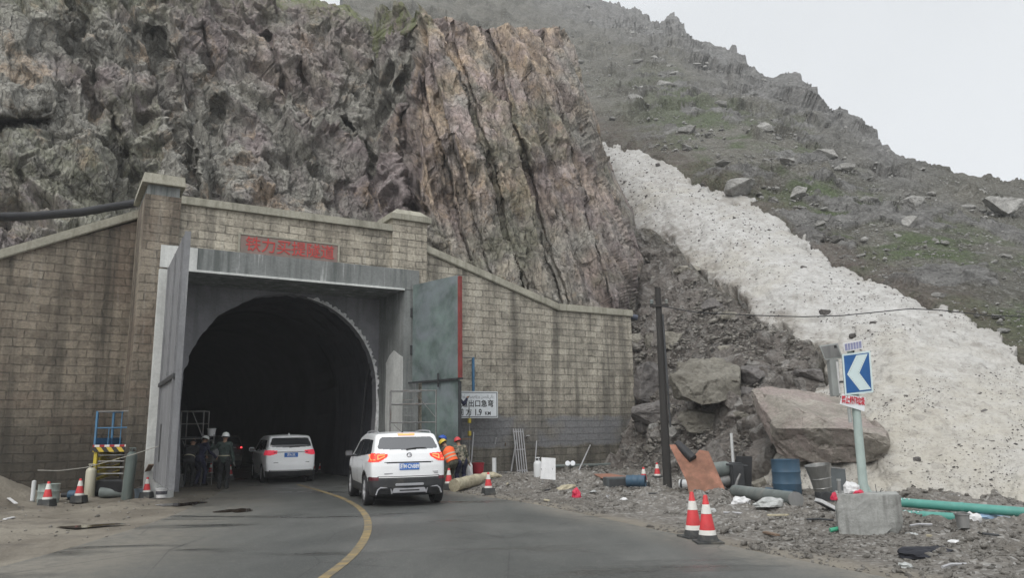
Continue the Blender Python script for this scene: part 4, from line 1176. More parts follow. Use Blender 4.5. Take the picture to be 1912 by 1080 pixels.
    off = {'rear_window': -0.010, 'side_window': -0.008, 'wheel_arch': -0.22, 'windscreen': -0.006, 'hatch_gap': -0.012, 'door_gap': -0.012, 'tail_lamp': 0.006, 'reflector': 0.004, 'brake_lamp': 0.008, 'cladding': 0.004 if suv else 0.0, 'bumper': 0.012 if suv else 0.0}
    groups = []
    for pn0 in pm:
        m = part == pn0
        if not m.any(): continue
        if pn0 in ('tail_lamp', 'reflector', 'side_window', 'window_pillar', 'door_gap', 'wheel_arch'):
            groups += [(pn0, m & left), (pn0, m & ~left)]
        else: groups.append((pn0, m))
    objs = {}
    for pn0, m in groups:
        if not m.any(): continue
        q = Fq[m]; u, inv = np.unique(q, return_inverse=True); inv = inv.reshape(q.shape)
        VV = V[u].copy()
        if pn0 in off and off[pn0]:
            nn_ = VV - np.array([0, L * 0.47, 0.85]); 
            if pn0 == 'wheel_arch': VV[:, 0] += np.sign(VV[:, 0]) * off[pn0]
            else:
                nn_[:, 0] /= hw; nn_[:, 1] /= L / 2; nn_[:, 2] /= H / 2
                dn = np.zeros_like(nn_); ai = np.abs(nn_).argmax(1); dn[np.arange(len(ai)), ai] = np.sign(nn_[np.arange(len(ai)), ai])
                VV += dn * off[pn0]
        bm = BM(); vs = [bm.verts.new(p) for p in VV]
        for a in inv:
            try: bm.faces.new([vs[i] for i in a])
            except ValueError: pass
        for bi in (islands(bm) if pn0 in ('window_pillar', 'wheel_arch', 'door_gap', 'hatch_gap') else [bm]):
            o = obj(pn0, bi, pm[pn0], root, smooth=True)
            objs.setdefault(pn0, []).append(o)
    # underside block so that no light shows under the body shell
    bm = BM(); box(bm, (0, L / 2, spec['clear'] + 0.10), (W - 0.42, L - 0.7, 0.22)); obj('chassis', bm, M['chassis'], root)
    # wheels
    for sx in (-1, 1):
        for yw in (yw_r, yw_f):
            Mw = Matrix.Translation((sx * (hw - 0.115), yw, wr)) @ Matrix.Rotation(math.radians(90) * sx, 4, 'Y')
            wroot = bpy.data.objects.new('wheel', None); COL.objects.link(wroot); wroot.parent = root
            wroot.matrix_local = Mw
            bm = BM(); lathe(bm, [(wr * .66, -0.11), (wr * .93, -0.115), (wr, -0.085), (wr, 0.085), (wr * .93, 0.115), (wr * .66, 0.105)], 40, cap=False)
            obj('tyre', bm, M['tyre'], wroot, smooth=True)
            bm = BM(); lathe(bm, [(wr * .67, 0.10), (wr * .62, 0.085), (wr * .60, 0.03), (0.0, 0.02)], 40, cap=False)
            lathe(bm, [(wr * .16, 0.02), (wr * .15, 0.085), (0.0, 0.095)], 16, cap=False)
            for k in range(5):
                a = 2 * math.pi * k / 5
                for da in (-0.13, 0.13):
                    p0 = Vector((math.cos(a) * wr * .12, math.sin(a) * wr * .12, 0.075)); p1 = Vector((math.cos(a + da) * wr * .65, math.sin(a + da) * wr * .65, 0.085))
                    tube(bm, [p0, p1], 0.022, 5)
            obj('rim', bm, M['alloy'], wroot, smooth=False)
    def rear_y(xx, zz):
        lo, hi = -0.3, 1.2
        for _ in range(30):
            mid = (lo + hi) / 2
            if f(np.array([[xx, mid, zz]]))[0] < 0: hi = mid
            else: lo = mid
        return lo
    # number plate
    pz = spec['plate_z']; py = rear_y(0, pz) - 0.006
    bm = BM(); box(bm, (spec.get('plate_x', 0), py - 0.004, pz), (0.46, 0.014, 0.15)); pt = obj('number_plate', bm, M['plate_blue'], root, bevel=0.004)
    text_mesh('plate_lettering', spec['plate'], 0.125, M['plate_white'], pt, (spec.get('plate_x', 0), py - 0.013, pz), (math.radians(90), 0, 0), 0.001, 0.003, sx=0.72)
    # mirrors, rails, aerial
    for sx in (-1, 1):
        bm = BM(); box(bm, (sx * (hw + 0.11), spec['mirror_y'], belt + 0.12), (0.20, 0.12, 0.15)); box(bm, (sx * (hw - 0.0), spec['mirror_y'] + .03, belt + 0.06), (0.12, 0.06, 0.05))
        mo = obj('side_mirror', bm, spec['paint'] if not suv else M['cladding'], root, bevel=0.03, smooth=True)
        bm = BM(); box(bm, (sx * (hw + 0.11), spec['mirror_y'] - 0.063, belt + 0.12), (0.16, 0.006, 0.11)); obj('mirror_glass', bm, M['glass_r'], mo, bevel=0.002)
        if suv:
            xs = sx * (hw - 0.30)
            pts = [(xs, yy, float(np.interp(yy, roofY, roofZ)) - 0.05 * (0.62 / hw) ** 2 + hh) for yy, hh in ((0.62, 0.0), (0.75, 0.045), (1.2, 0.05), (1.8, 0.05), (2.4, 0.045), (2.62, 0.0))]
            bm = BM(); tube(bm, pts, 0.018, 8); obj('roof_rail', bm, M['silver'], root, smooth=True)
    ry = 0.75
    zr = float(np.interp(ry, roofY, roofZ))
    bm = BM()
    if suv: tube(bm, [(-0.04, ry, zr - 0.02), (-0.045, ry - 0.07, zr + 0.2)], [0.008, 0.004], 6); lathe(bm, [(0.03, zr - 0.01), (0.02, zr + 0.02), (0.0, zr + 0.03)], 10, Matrix.Translation((-0.04, ry, 0)))
    else: prism(bm, [(ry - .08, zr - .01), (ry + .08, zr - .01), (ry - .04, zr + .06)], -0.018, 0.018, lambda p, q, a: Vector((a, p, q)))
    obj('roof_aerial', bm, M['cladding'] if suv else spec['paint'], root, bevel=0.003)
    # rear wiper and badge
    zw = zb + 0.005
    wy = lambda xx, zz: rear_y(xx, zz) - 0.018
    bm = BM(); tube(bm, [(-0.06, wy(-.06, zw), zw), (0.16, wy(.16, zw + .03), zw + 0.03), (0.42, wy(.42, zw + .035), zw + 0.035)], [0.02, 0.016, 0.008], 6); obj('rear_wiper', bm, M['cladding'], root)
    if suv:
        Mr = Matrix.Translation((0.0, rear_y(0, 1.165) - 0.012, 1.165)) @ Matrix.Rotation(math.radians(90), 4, 'X')
        bm = BM()
        tube(bm, [Mr @ Vector((0.055 * math.cos(a), 0.055 * math.sin(a), 0)) for a in np.linspace(0, 2 * math.pi, 25)], 0.010, 6)
        for sx in (-1, 1): tube(bm, [Mr @ Vector((sx * 0.032, 0.035, 0)), Mr @ Vector((sx * 0.008, -0.040, 0))], 0.011, 6)
        obj('tailgate_emblem', bm, M['chrome'], root, smooth=True)
        bm = BM(); box(bm, (0.62, rear_y(.62, .775) - 0.006, 0.775), (0.13, 0.01, 0.022)); box(bm, (0.63, rear_y(.63, .745) - 0.006, 0.740), (0.10, 0.01, 0.016)); 
        obj('model_badge', bm, M['chrome'], root, bevel=0.002)
        bm = BM(); box(bm, (-0.48, rear_y(-.48, .755) - 0.006, 0.755), (0.20, 0.01, 0.018)); obj('maker_badge', bm, M['chrome'], root, bevel=0.002)
        # lit shapes inside the lamp lenses
        for sx in (-1, 1):
            bm = BM()
            yb_ = lambda xx, zz: rear_y(sx * xx, zz) - 0.016
            P_ = lambda xx, zz: Vector((sx * xx, yb_(xx, zz), zz))
            tube(bm, [P_(.86, 1.06), P_(.86, 1.17)], 0.013, 6); tube(bm, [P_(.86, 1.17), P_(.78, 1.175)], 0.013, 6); tube(bm, [P_(.86, 1.06), P_(.78, 1.065)], 0.013, 6)
            tube(bm, [P_(.72, 1.07), P_(.72, 1.16)], 0.013, 6); tube(bm, [P_(.72, 1.165), P_(.56, 1.175)], 0.013, 6); tube(bm, [P_(.72, 1.075), P_(.56, 1.145)], 0.012, 6)
            lo = objs['tail_lamp'][0 if sx < 0 else 1]
            obj('lamp_strip', bm, M['lamp_core'], lo, smooth=True)
        # diffuser with silver trim and tailpipe surrounds
        bm = BM(); box(bm, (0, rear_y(0, .50) - 0.02, 0.505), (0.66, 0.05, 0.055)); obj('bumper_strip', bm, M['silver'], root, bevel=0.012)
        bm = BM(); prism(bm, [(-0.40, 0.32), (0.40, 0.32), (0.36, 0.43), (-0.36, 0.43)], rear_y(0, .37) - 0.045, rear_y(0, .37) + 0.03); obj('skid_plate', bm, M['silver'], root, bevel=0.012)
        bm = BM(); box(bm, (0, rear_y(0, .37) - 0.048, 0.375), (0.46, 0.012, 0.03)); obj('skid_plate_slot', bm, M['cladding'], root)
        for sx in (-1, 1):
            y0_ = rear_y(sx * .55, .38) - 0.03
            bm = BM()
            ring = [(0.40, 0.30), (0.43, 0.44), (0.66, 0.445), (0.72, 0.40), (0.76, 0.29)]
            tube(bm, [Vector((sx * a, y0_ + 0.02 * (a - .4), b)) for a, b in ring], 0.017, 6)
            tr_ = obj('tailpipe_trim', bm, M['silver'], root, smooth=True)
            bm = BM(); prism(bm, [(sx * 0.45, 0.31), (sx * 0.69, 0.31), (sx * 0.66, 0.41), (sx * 0.46, 0.41)], y0_ + 0.005, y0_ + 0.05); obj('tailpipe', bm, M['chassis'], tr_)
    else:
        bm = BM(); box(bm, (0, rear_y(0, spec['crease']) - 0.008, spec['crease']), (1.0, 0.012, 0.02)); obj('tailgate_trim', bm, M['chrome'], root, bevel=0.003)
        bm = BM(); box(bm, (-0.5, rear_y(-.5, .70) - 0.006, 0.70), (0.16, 0.008, 0.018)); obj('maker_badge', bm, M['chrome'], root)
        bm = BM(); box(bm, (0.56, rear_y(.56, .71) - 0.006, 0.71), (0.14, 0.008, 0.018)); obj('model_badge', bm, M['chrome'], root)
    return root

SUV = dict(kind='suv', cat='car', L=4.62, W=1.86, H=1.71, belt=1.04, tumble=0.30, clear=0.24, axle_r=0.86, axle_f=3.56, wheel=0.355,
           roof=[1.52, 1.62, 1.665, 1.69, 1.705, 1.69, 1.62, 1.14, 1.06, 0.98, 0.80], rear=[0.16, 0.06, 0.0, 0.0, 0.02, 0.03, 0.05, 0.10, 0.15, 0.42, 0.48, 0.6],
           clad_z=0.47, bump_z=0.665, rw=(1.575, 1.285), rww=(0.735, 0.62), sw=(0.42, 3.25), pillars=(1.05, 2.02), doors=(1.12, 2.12, 3.2), lamp=(1.02, 1.215, 0.50, 0.40), taper=0.9, lamp_m=M['lamp_on'], crease=1.0, paint=M['white_paint'], plate_z=0.905, plate='湘M·CN889', mirror_y=2.95)
M['white_paint_clean'] = plain('clean_white_car_paint', (0.90, 0.91, 0.92), 0.3, 0.02, 3, spec=0.5)
MPV = dict(kind='mpv', cat='car', L=4.55, W=1.80, H=1.66, belt=1.00, tumble=0.28, clear=0.20, axle_r=0.85, axle_f=3.50, wheel=0.33,
           roof=[1.50, 1.58, 1.62, 1.645, 1.655, 1.64, 1.57, 1.12, 1.04, 0.95, 0.80], rear=[0.12, 0.04, 0.0, 0.0, 0.01, 0.03, 0.05, 0.10, 0.14, 0.38, 0.45, 0.6],
           clad_z=0.26, bump_z=0.42, rw=(1.54, 1.21), rww=(0.72, 0.62), sw=(0.45, 3.2), pillars=(1.1, 2.0), doors=(1.15, 2.1, 3.1), lamp=(0.955, 1.125, 0.46, 0.42), taper=0.5, lamp_m=M['lamp_dim'], crease=1.055, paint=M['white_paint_clean'], plate_z=0.955, plate='湘A·3K', mirror_y=2.9)
sl_, sr_ = atz(683, 947, 0), atz(826, 940, 0)
heading = math.radians(19)
mid = (sl_ + sr_) / 2
suv_dir = Vector((-math.sin(heading), math.cos(heading), 0))
build_car('white_suv', 'white SUV with lit tail lamps and black lower bumper driving towards the tunnel', mid - suv_dir * 0.55, heading, SUV)
c2a = atz(542, 903, 0)
h2 = math.radians(25)
build_car('white_car', 'white hatchback with pinkish red tail lamps entering the dark tunnel mouth', c2a, h2, MPV)
DRK = dict(MPV); DRK.update(paint=M['grey_paint'], lamp_m=M['reflector'], plate='')
dk = P2W(-13.3, 14.4, 0)
del DRK['plate']; DRK['plate'] = ' '
dark = build_car('dark_car', 'dark car deep inside the tunnel, only its two red lamps showing', dk, math.radians(30), DRK)
for sx in (-1, 1):
    bm = BM(); lathe(bm, [(0.045, -0.02), (0.04, 0.0), (0.0, 0.01)], 12, Matrix.Translation((sx * 0.72, -0.03, 1.05)) @ Matrix.Rotation(math.radians(90), 4, 'X'))
    obj('lit_lamp', bm, glow('distant_red_lamp', (1.0, 0.06, 0.07), 2.2) if sx < 0 else bpy.data.materials['distant_red_lamp'], dark)
# ------------------------------------------------------------------ people (local: facing +y, x to their right, feet at z = 0)
def ik(a, b, l1, l2, pole):
    a, b, pole = Vector(a), Vector(b), Vector(pole)
    d = b - a; L = min(d.length, (l1 + l2) * 0.999); d.normalize(); b = a + d * L
    k = (l1 * l1 - l2 * l2 + L * L) / (2 * L)
    h = math.sqrt(max(l1 * l1 - k * k, 0))
    p = pole - d * pole.dot(d); p = p.normalized() if p.length > 1e-4 else d.orthogonal().normalized()
    return a + d * k + p * h, b
M['skin'] = plain('skin', (0.30, 0.175, 0.115), 0.6, 0.1, 8)
M['hair'] = plain('black_hair', (0.012, 0.011, 0.010), 0.6, 0.2)
M['boot'] = plain('dark_boots', (0.030, 0.027, 0.024), 0.7, 0.3)
def cap(bm, a, b, ra, rb, seg=14, flat=1.0, fdir=None):
    """tapered capsule; flat < 1 squeezes it along fdir"""
    a, b = Vector(a), Vector(b)
    d = (b - a); L = d.length
    Mq = d.to_track_quat('Z', 'Y').to_matrix().to_4x4() if L > 1e-6 else Matrix.Identity(4)
    Mt = Matrix.Translation(a) @ Mq
    prof = [(ra * math.sin(t), -ra * math.cos(t)) for t in np.linspace(0.02, math.pi / 2, 6)] + [(rb * math.cos(t), L + rb * math.sin(t)) for t in np.linspace(0, math.pi / 2 - 0.02, 6)]
    n0 = len(bm.verts)
    lathe(bm, prof, seg, Mt)
    if flat != 1.0:
        bm.verts.ensure_lookup_table()
        fd = Vector(fdir).normalized(); c0 = (a + b) / 2
        for v in list(bm.verts)[n0:]:
            k = (v.co - c0).dot(fd); v.co -= fd * k * (1 - flat)
def person(label, loc, rz, pose, cloth, group, helmet=None, vest=None, hs=1.0):
    root = thing('person', label, 'person', loc, rz, group)
    root.scale = (hs, hs, hs)
    P = dict(hip=(0, 0, 0.93), lean=(0, 0.0), head=(0.0, 0.0), fl=(-0.11, 0.0), fr=(0.11, 0.0), hl=(-0.30, 0.10, 0.80), hr=(0.30, 0.10, 0.80), turn=0.0)
    P.update(pose)
    hip = Vector(P['hip'])
    lx, ly = P['lean']                              # forward lean (y) and side lean (x), radians
    spine = Vector((math.sin(lx), math.sin(ly), math.cos(lx) * math.cos(ly))).normalized()
    fwd_ = Vector((0, math.cos(ly), -math.sin(ly))).normalized()
    right = fwd_.cross(spine).normalized()
    chest = hip + spine * 0.33; neck = hip + spine * 0.52
    hx, hy = P['head']
    hdir = (spine + Vector((math.sin(hx), math.sin(hy), 0))).normalized()
    headc = neck + hdir * 0.185
    face = (Vector((math.sin(P['turn']), math.cos(P['turn']), 0)) * math.cos(hy + ly * .5) + Vector((0, 0, -1)) * math.sin(hy + ly * .5)).normalized()
    side_ = face.cross(hdir).normalized()
    bones = []                                      # (a, b, material key)
    bm = BM()
    def seg(a, b, ra, rb, k, **kw):
        cap(bm, a, b, ra, rb, **kw); bones.append((Vector(a), Vector(b), k, (ra + rb) / 2))
    seg(hip - right * 0.055, hip + right * 0.055, 0.135, 0.135, 'legs', flat=0.85, fdir=fwd_)
    seg(hip + spine * 0.05, chest, 0.150, 0.168, 'top', flat=0.80, fdir=fwd_)
    seg(hip + spine * 0.02, hip + spine * 0.12, 0.158, 0.152, 'top', flat=0.88, fdir=fwd_)
    sh_l, sh_r = neck - right * 0.165 - spine * 0.055, neck + right * 0.165 - spine * 0.055
    seg(sh_l + spine * 0.0, sh_r, 0.082, 0.082, 'top')
    seg(chest - right * 0.06, chest + right * 0.06, 0.135, 0.135, 'top', flat=0.85, fdir=fwd_)
    seg(neck - spine * 0.02, neck + hdir * 0.09, 0.062, 0.055, 'skin')
    seg(headc - hdir * 0.035 + face * 0.012, headc + hdir * 0.045 - face * 0.004, 0.082, 0.094, 'skin', flat=0.86, fdir=side_)
    seg(headc - hdir * 0.075 + face * 0.035, headc - hdir * 0.06 + face * 0.045, 0.046, 0.05, 'skin')            # jaw
    seg(headc + face * 0.095 - hdir * 0.005, headc + face * 0.112 - hdir * 0.03, 0.011, 0.015, 'skin')           # nose
    for s_ in (-1, 1):
        seg(headc + side_ * 0.082 * s_ - hdir * 0.025, headc + side_ * 0.088 * s_ + hdir * 0.02, 0.017, 0.019, 'skin', flat=0.6, fdir=side_)
    for sgn, sh_, hk, fk in ((-1, sh_l, 'hl', 'fl'), (1, sh_r, 'hr', 'fr')):
        el, ha = ik(sh_, P[hk], 0.29, 0.26, P.get('pole_' + hk, (sgn * 0.5, -1.0, -0.4)))
        seg(sh_, el, 0.070, 0.052, 'top'); seg(el, ha, 0.052, 0.040, 'top')
        d = (ha - el).normalized()
        pal = d.orthogonal().normalized(); pal = (Vector((0, 0, 1)) - d * d.z).normalized() if abs(d.z) < 0.9 else (Vector((0, 1, 0)) - d * d.y).normalized()
        wd_ = d.cross(pal).normalized()
        seg(ha, ha + d * 0.085, 0.036, 0.040, 'hand', flat=0.62, fdir=wd_)
        for fi, (o, ln) in enumerate(((-0.030, 0.066), (-0.010, 0.078), (0.010, 0.072), (0.029, 0.056))):
            b0 = ha + d * 0.10 + pal * o; b1 = b0 + d * ln * 0.55 + wd_ * 0.010 * sgn; b2 = b1 + (d * 0.6 + wd_ * 0.7 * sgn).normalized() * ln * 0.45
            seg(b0, b1, 0.0105, 0.010, 'hand', seg=8); seg(b1, b2, 0.010, 0.009, 'hand', seg=8)
        seg(ha + d * 0.03 + pal * 0.03, ha + d * 0.085 + pal * 0.062, 0.014, 0.011, 'hand', seg=8)
        hj = hip + right * (0.095 * sgn) - spine * 0.03
        ft = P[fk]
        an = Vector((ft[0], ft[1], ft[2] if len(ft) > 2 else 0.085))
        kn, an = ik(hj, an, 0.435, 0.42, P.get('pole_' + fk, (sgn * 0.08, 1, 0)))
        seg(hj, kn, 0.098, 0.068, 'legs'); seg(kn, an, 0.068, 0.056, 'legs')
        toe = Vector((math.sin(P.get('toe', 0.1) * sgn), math.cos(P.get('toe', 0.1)), 0))
        seg(an + Vector((0, 0, 0.02)), an - Vector((0, 0, 0.03)), 0.058, 0.058, 'boot')
        seg(an - toe * 0.045 - Vector((0, 0, 0.042)), an + toe * 0.15 - Vector((0, 0, 0.050)), 0.045, 0.038, 'boot')
    me = bpy.data.meshes.new('t'); bm.to_mesh(me); bm.free()
    o = bpy.data.objects.new('t', me); COL.objects.link(o)
    md = o.modifiers.new('r', 'REMESH'); md.mode = 'VOXEL'; md.voxel_size = 0.0125
    m2 = o.modifiers.new('s', 'SMOOTH'); m2.iterations = 2; m2.factor = 0.5
    dg = bpy.context.evaluated_depsgraph_get()
    me2 = bpy.data.meshes.new_from_object(o.evaluated_get(dg))
    bpy.data.objects.remove(o); bpy.data.meshes.remove(me)
    me2.name = 'body'; me2.materials.clear()
    # wrinkles in the clothes, and which garment each face belongs to
    n = len(me2.vertices); co = np.empty(n * 3, np.float32); me2.vertices.foreach_get('co', co); co = co.reshape(-1, 3).astype(float)
    keys = ['top', 'legs', 'skin', 'hand', 'boot']
    for k in keys: me2.materials.append(M[cloth[k]] if k in cloth else (M['skin'] if k in ('skin', 'hand') else M['boot']))
    best = np.full(n, 1e9); mi = np.zeros(n, np.int32)
    for a, b, k, r in bones:
        a_, b_ = np.array(a), np.array(b); ab = b_ - a_
        t = np.clip(((co - a_) @ ab) / (ab @ ab), 0, 1)
        d = np.linalg.norm(co - a_ - t[:, None] * ab, axis=1) - r
        m = d < best; best[m] = d[m]; mi[m] = keys.index(k)
    sp_ = np.array(spine)
    wr_ = 0.012 * vnoise(co * np.array([14, 14, 20]), 3) + 0.008 * vnoise(co * np.array([30, 30, 34]), 4)
    nv = np.empty(n * 3, np.float32); me2.vertices.foreach_get('normal', nv); nv = nv.reshape(-1, 3)
    co2 = co + nv * (np.where(mi < 2, wr_ + 0.006, 0))[:, None]
    me2.vertices.foreach_set('co', co2.astype(np.float32).ravel())
    lv = np.empty(len(me2.loops), np.int32); me2.loops.foreach_get('vertex_index', lv)
    ls = np.empty(len(me2.polygons), np.int32); me2.polygons.foreach_get('loop_start', ls)
    pm_ = mi[lv[ls]].copy()
    me2.polygons.foreach_set('material_index', pm_)
    me2.polygons.foreach_set('use_smooth', [True] * len(me2.polygons))
    link('body', me2, None, root)
    Mh = Matrix((( *side_, 0), (*face, 0), (*hdir, 0), (0, 0, 0, 1))).transposed()
    Mh = Matrix.Translation(headc) @ Mh
    # eyes, brows and mouth
    for s_ in (-1, 1):
        bm = BM(); bmesh.ops.create_uvsphere(bm, u_segments=8, v_segments=6, radius=0.012, matrix=Mh @ Matrix.Translation((s_ * 0.033, 0.084, 0.004))); obj('eye', bm, M['hair'], root)
    bm = BM(); tube(bm, [Mh @ Vector((-0.024, 0.088, -0.062)), Mh @ Vector((0, 0.096, -0.064)), Mh @ Vector((0.024, 0.088, -0.062))], 0.006, 6); obj('mouth', bm, M['skin'], root)
    bm = BM()
    prof = [(0.100, -0.035), (0.104, 0.0), (0.098, 0.045), (0.075, 0.082), (0.035, 0.102), (0.0, 0.106)]
    lathe(bm, prof, 18, Mh @ Matrix.Translation((0, -0.016, 0.004)) @ Matrix.Diagonal((0.90, 1.0, 1.0, 1)), cap=False)
    obj('hair', bm, M['hair'], root, smooth=True)
    if helmet:
        bm = BM()
        lathe(bm, [(0.128, 0.012), (0.126, 0.035), (0.116, 0.085), (0.088, 0.125), (0.045, 0.146), (0.0, 0.150)], 24, Mh @ Matrix.Translation((0, -0.008, 0.0)) @ Matrix.Diagonal((0.92, 1.08, 1.0, 1)), cap=False)
        h_ = obj('helmet', bm, M[helmet], root, smooth=True)
        bm = BM()
        ring = [(0.126, 0.012), (0.150, 0.006), (0.150, 0.013), (0.126, 0.02)]
        lathe(bm, ring, 24, Mh @ Matrix.Translation((0, 0.006, 0.0)) @ Matrix.Diagonal((0.90, 1.14, 1.0, 1)), cap=False); obj('brim', bm, M[helmet], h_, smooth=True)
        bm = BM(); tube(bm, [Mh @ Vector((0, 0.115, 0.075)), Mh @ Vector((0, 0.05, 0.140)), Mh @ Vector((0, -0.05, 0.146)), Mh @ Vector((0, -0.125, 0.08))], 0.012, 6); obj('ridge', bm, M[helmet], h_, smooth=True)
    if vest:
        bm = BM()
        Mv = Matrix((( *right, 0), (*fwd_, 0), (*spine, 0), (0, 0, 0, 1))).transposed(); Mv = Matrix.Translation(hip) @ Mv
        lathe(bm, [(0.196, 0.0), (0.198, 0.12), (0.205, 0.28), (0.21, 0.36), (0.205, 0.43), (0.14, 0.50)], 24, Mv @ Matrix.Diagonal((1.05, 0.86, 1, 1)), cap=False)
        for v in bm.verts: v.co += Vector((0.006 * math.sin(v.co.z * 40), 0.008 * math.sin(v.co.x * 37 + v.co.z * 20), 0))
        ve = obj('safety_vest', bm, M[vest], root, smooth=True)
        for zz in (0.10, 0.22):
            bm = BM(); lathe(bm, [(0.207, zz), (0.209, zz + 0.045)], 24, Mv @ Matrix.Diagonal((1.055, 0.87, 1, 1)), cap=False); obj('reflective_stripe', bm, M['stripe'], ve, smooth=True)
    if pose.get('belt'):
        Mv = Matrix((( *right, 0), (*fwd_, 0), (*spine, 0), (0, 0, 0, 1))).transposed(); Mv = Matrix.Translation(hip) @ Mv
        bm = BM(); lathe(bm, [(0.170, 0.09), (0.171, 0.125)], 24, Mv @ Matrix.Diagonal((1.08, 0.98, 1, 1)), cap=False); obj('belt', bm, M['stripe'], root, smooth=True)
    return root
M['hat_white'] = plain('white_helmet', (0.78, 0.78, 0.76), 0.3, 0.06)
M['hat_blue'] = plain('blue_helmet', (0.03, 0.085, 0.36), 0.35, 0.1)
M['hat_yellow'] = plain('yellow_helmet', (0.60, 0.44, 0.06), 0.35, 0.1)
M['hat_red'] = plain('red_helmet', (0.48, 0.05, 0.055), 0.35, 0.1)
M['vest_orange'] = plain('orange_safety_vest', (0.85, 0.13, 0.035), 0.7, 0.1, 6)
M['stripe'] = plain('grey_reflective_stripe', (0.42, 0.38, 0.28), 0.4, 0.1)
M['green_cloth'] = plain('dark_green_cloth', (0.040, 0.056, 0.050), 0.9, 0.3, 6, 0.005)
M['navy_cloth'] = plain('navy_cloth', (0.022, 0.024, 0.050), 0.9, 0.3, 6, 0.005)
M['dark_cloth'] = plain('charcoal_cloth', (0.024, 0.025, 0.027), 0.9, 0.3, 6, 0.005)
M['olive_cloth'] = plain('olive_cloth', (0.085, 0.082, 0.060), 0.9, 0.3, 6, 0.005)
M['glove'] = plain('grey_work_gloves', (0.16, 0.16, 0.15), 0.9, 0.2)
s = NT('camouflage_cloth'); v = s.co('Object')
c = s.mix(s.ramp(s.noise(v, 9, 3, .5), [(0.46, 0.0), (0.5, 1.0)]), (0.07, 0.075, 0.055), (0.20, 0.18, 0.14))
c = s.mix(s.ramp(s.noise(v, 13, 2, .5), [(0.60, 0.0), (0.62, 1.0)]), c, (0.035, 0.033, 0.030))
M['camo'] = s.done(c, 0.9)
GL, GRR = 'workers left of the tunnel mouth', 'workers behind the white SUV'
fa = math.radians
w1 = atz(415, 914, 0)
person('worker in white helmet and dark green overalls standing with left hand raised', w1, fa(12), dict(fl=(-0.10, 0.0), fr=(0.12, 0.03), hl=(-0.42, 0.30, 1.40), hr=(0.30, -0.02, 0.85), pole_hl=(-1, 0, -1), lean=(0.0, 0.03), head=(0.06, 0.05), belt=True, turn=-0.3), dict(top='green_cloth', legs='dark_cloth', hand='glove'), GL, 'hat_white', hs=0.99)
w2 = atz(371, 908, 0); 
person('worker in white helmet and navy jacket bending over beside the ladder', w2, fa(-20), dict(hip=(0, -0.06, 0.90), lean=(-0.10, 0.42), head=(0.0, 0.25), fl=(-0.13, 0.0), fr=(0.13, 0.08), hl=(-0.22, 0.45, 0.95), hr=(0.28, 0.42, 0.92)), dict(top='navy_cloth', legs='navy_cloth'), GL, 'hat_white')
w3 = atz(350, 910, 0)
person('bareheaded worker in charcoal clothes bending beside the left gate leaf', w3, fa(15), dict(hip=(0, -0.08, 0.90), lean=(0.08, 0.55), head=(0.0, 0.35), fl=(-0.14, 0.0), fr=(0.13, 0.05), hl=(-0.25, 0.48, 0.80), hr=(0.22, 0.50, 0.82), belt=True), dict(top='dark_cloth', legs='dark_cloth'), GL, None, hs=0.98)
po = atz(842, 913, 0)
person('worker in orange safety vest and yellow helmet leaning forward behind the SUV', po, fa(38), dict(hip=(0, -0.10, 0.86), lean=(-0.16, 0.48), head=(-0.15, 0.30), fl=(-0.11, -0.02), fr=(0.12, 0.10), hl=(-0.26, 0.62, 0.80), hr=(0.28, 0.58, 0.78)), dict(top='olive_cloth', legs='olive_cloth'), GRR, 'hat_yellow', 'vest_orange', hs=0.92)
pb = atz(811, 911, 0)
person('worker in blue helmet mostly hidden behind the SUV rear corner', pb, fa(-55), dict(hip=(0, -.08, .88), lean=(0.0, 0.50), head=(0, 0.2), hl=(-0.3, 0.35, 0.95), hr=(0.25, 0.38, 1.0)), dict(top='dark_cloth', legs='dark_cloth'), GRR, 'hat_blue', hs=0.97)
pr_ = atz(862, 912, 0)
person('worker in red helmet and camouflage jacket standing beside the green gate leaf', pr_, fa(25), dict(hip=(0, -.04, .90), lean=(-0.10, 0.24), head=(-0.10, 0.15), fl=(-0.12, 0.0), fr=(0.14, 0.04), hl=(-0.26, 0.34, 1.0), hr=(0.32, 0.10, 0.80)), dict(top='camo', legs='navy_cloth'), GRR, 'hat_red', hs=0.88)
# ------------------------------------------------------------------ site clutter
M['cone_red'] = plain('cone_red_plastic', (0.52, 0.045, 0.05), 0.55, 0.18, 6, dirt=(0.20, 0.06, 0.05), dirt_amt=0.25)
M['cone_white'] = plain('cone_white_sleeve', (0.66, 0.65, 0.61), 0.5, 0.14, 6, dirt=(0.38, 0.35, 0.30), dirt_amt=0.3)
M['cone_base'] = plain('cone_black_rubber', (0.050, 0.052, 0.052), 0.8, 0.25, 6, dirt=(0.13, 0.12, 0.10), dirt_amt=0.4)
def cone_proto(name, label, h, flange, group, pale_tip=False):
    root = thing(name, label, 'traffic cone', (0, 0, 0), 0, group)
    r = lambda z: 0.148 - (0.148 - 0.030) * z / h
    bm = BM()
    if flange:
        box(bm, (0, 0, 0.014), (0.40, 0.40, 0.028))
        lathe(bm, [(r(0) + 0.012, 0.0281), (r(.11) + 0.006, 0.115)], 24)
        zs = (0.115, 0.185, 0.42, 0.555, h)
    else:
        box(bm, (0, 0, 0.09), (0.33, 0.33, 0.18), taper=(0.86, 0.86))
        zs = (0.18, 0.235, 0.42, 0.555, h)
    obj('cone_base', bm, M['cone_base'], root, bevel=0.006)
    bm = BM(); lathe(bm, [(r(zs[0]), zs[0]), (r(h) , h), (0.022, h + 0.012), (0.0, h + 0.012)], 24, cap=False); obj('cone_body', bm, M['cone_red'], root, smooth=True)
    for a, b in ((zs[0] + 0.001, zs[1]), (zs[2], zs[3])):
        bm = BM(); lathe(bm, [(r(a) + 0.003, a), (r(b) + 0.003, b)], 24, cap=False); obj('reflective_band', bm, M['cone_white'], root, smooth=True)
    return root
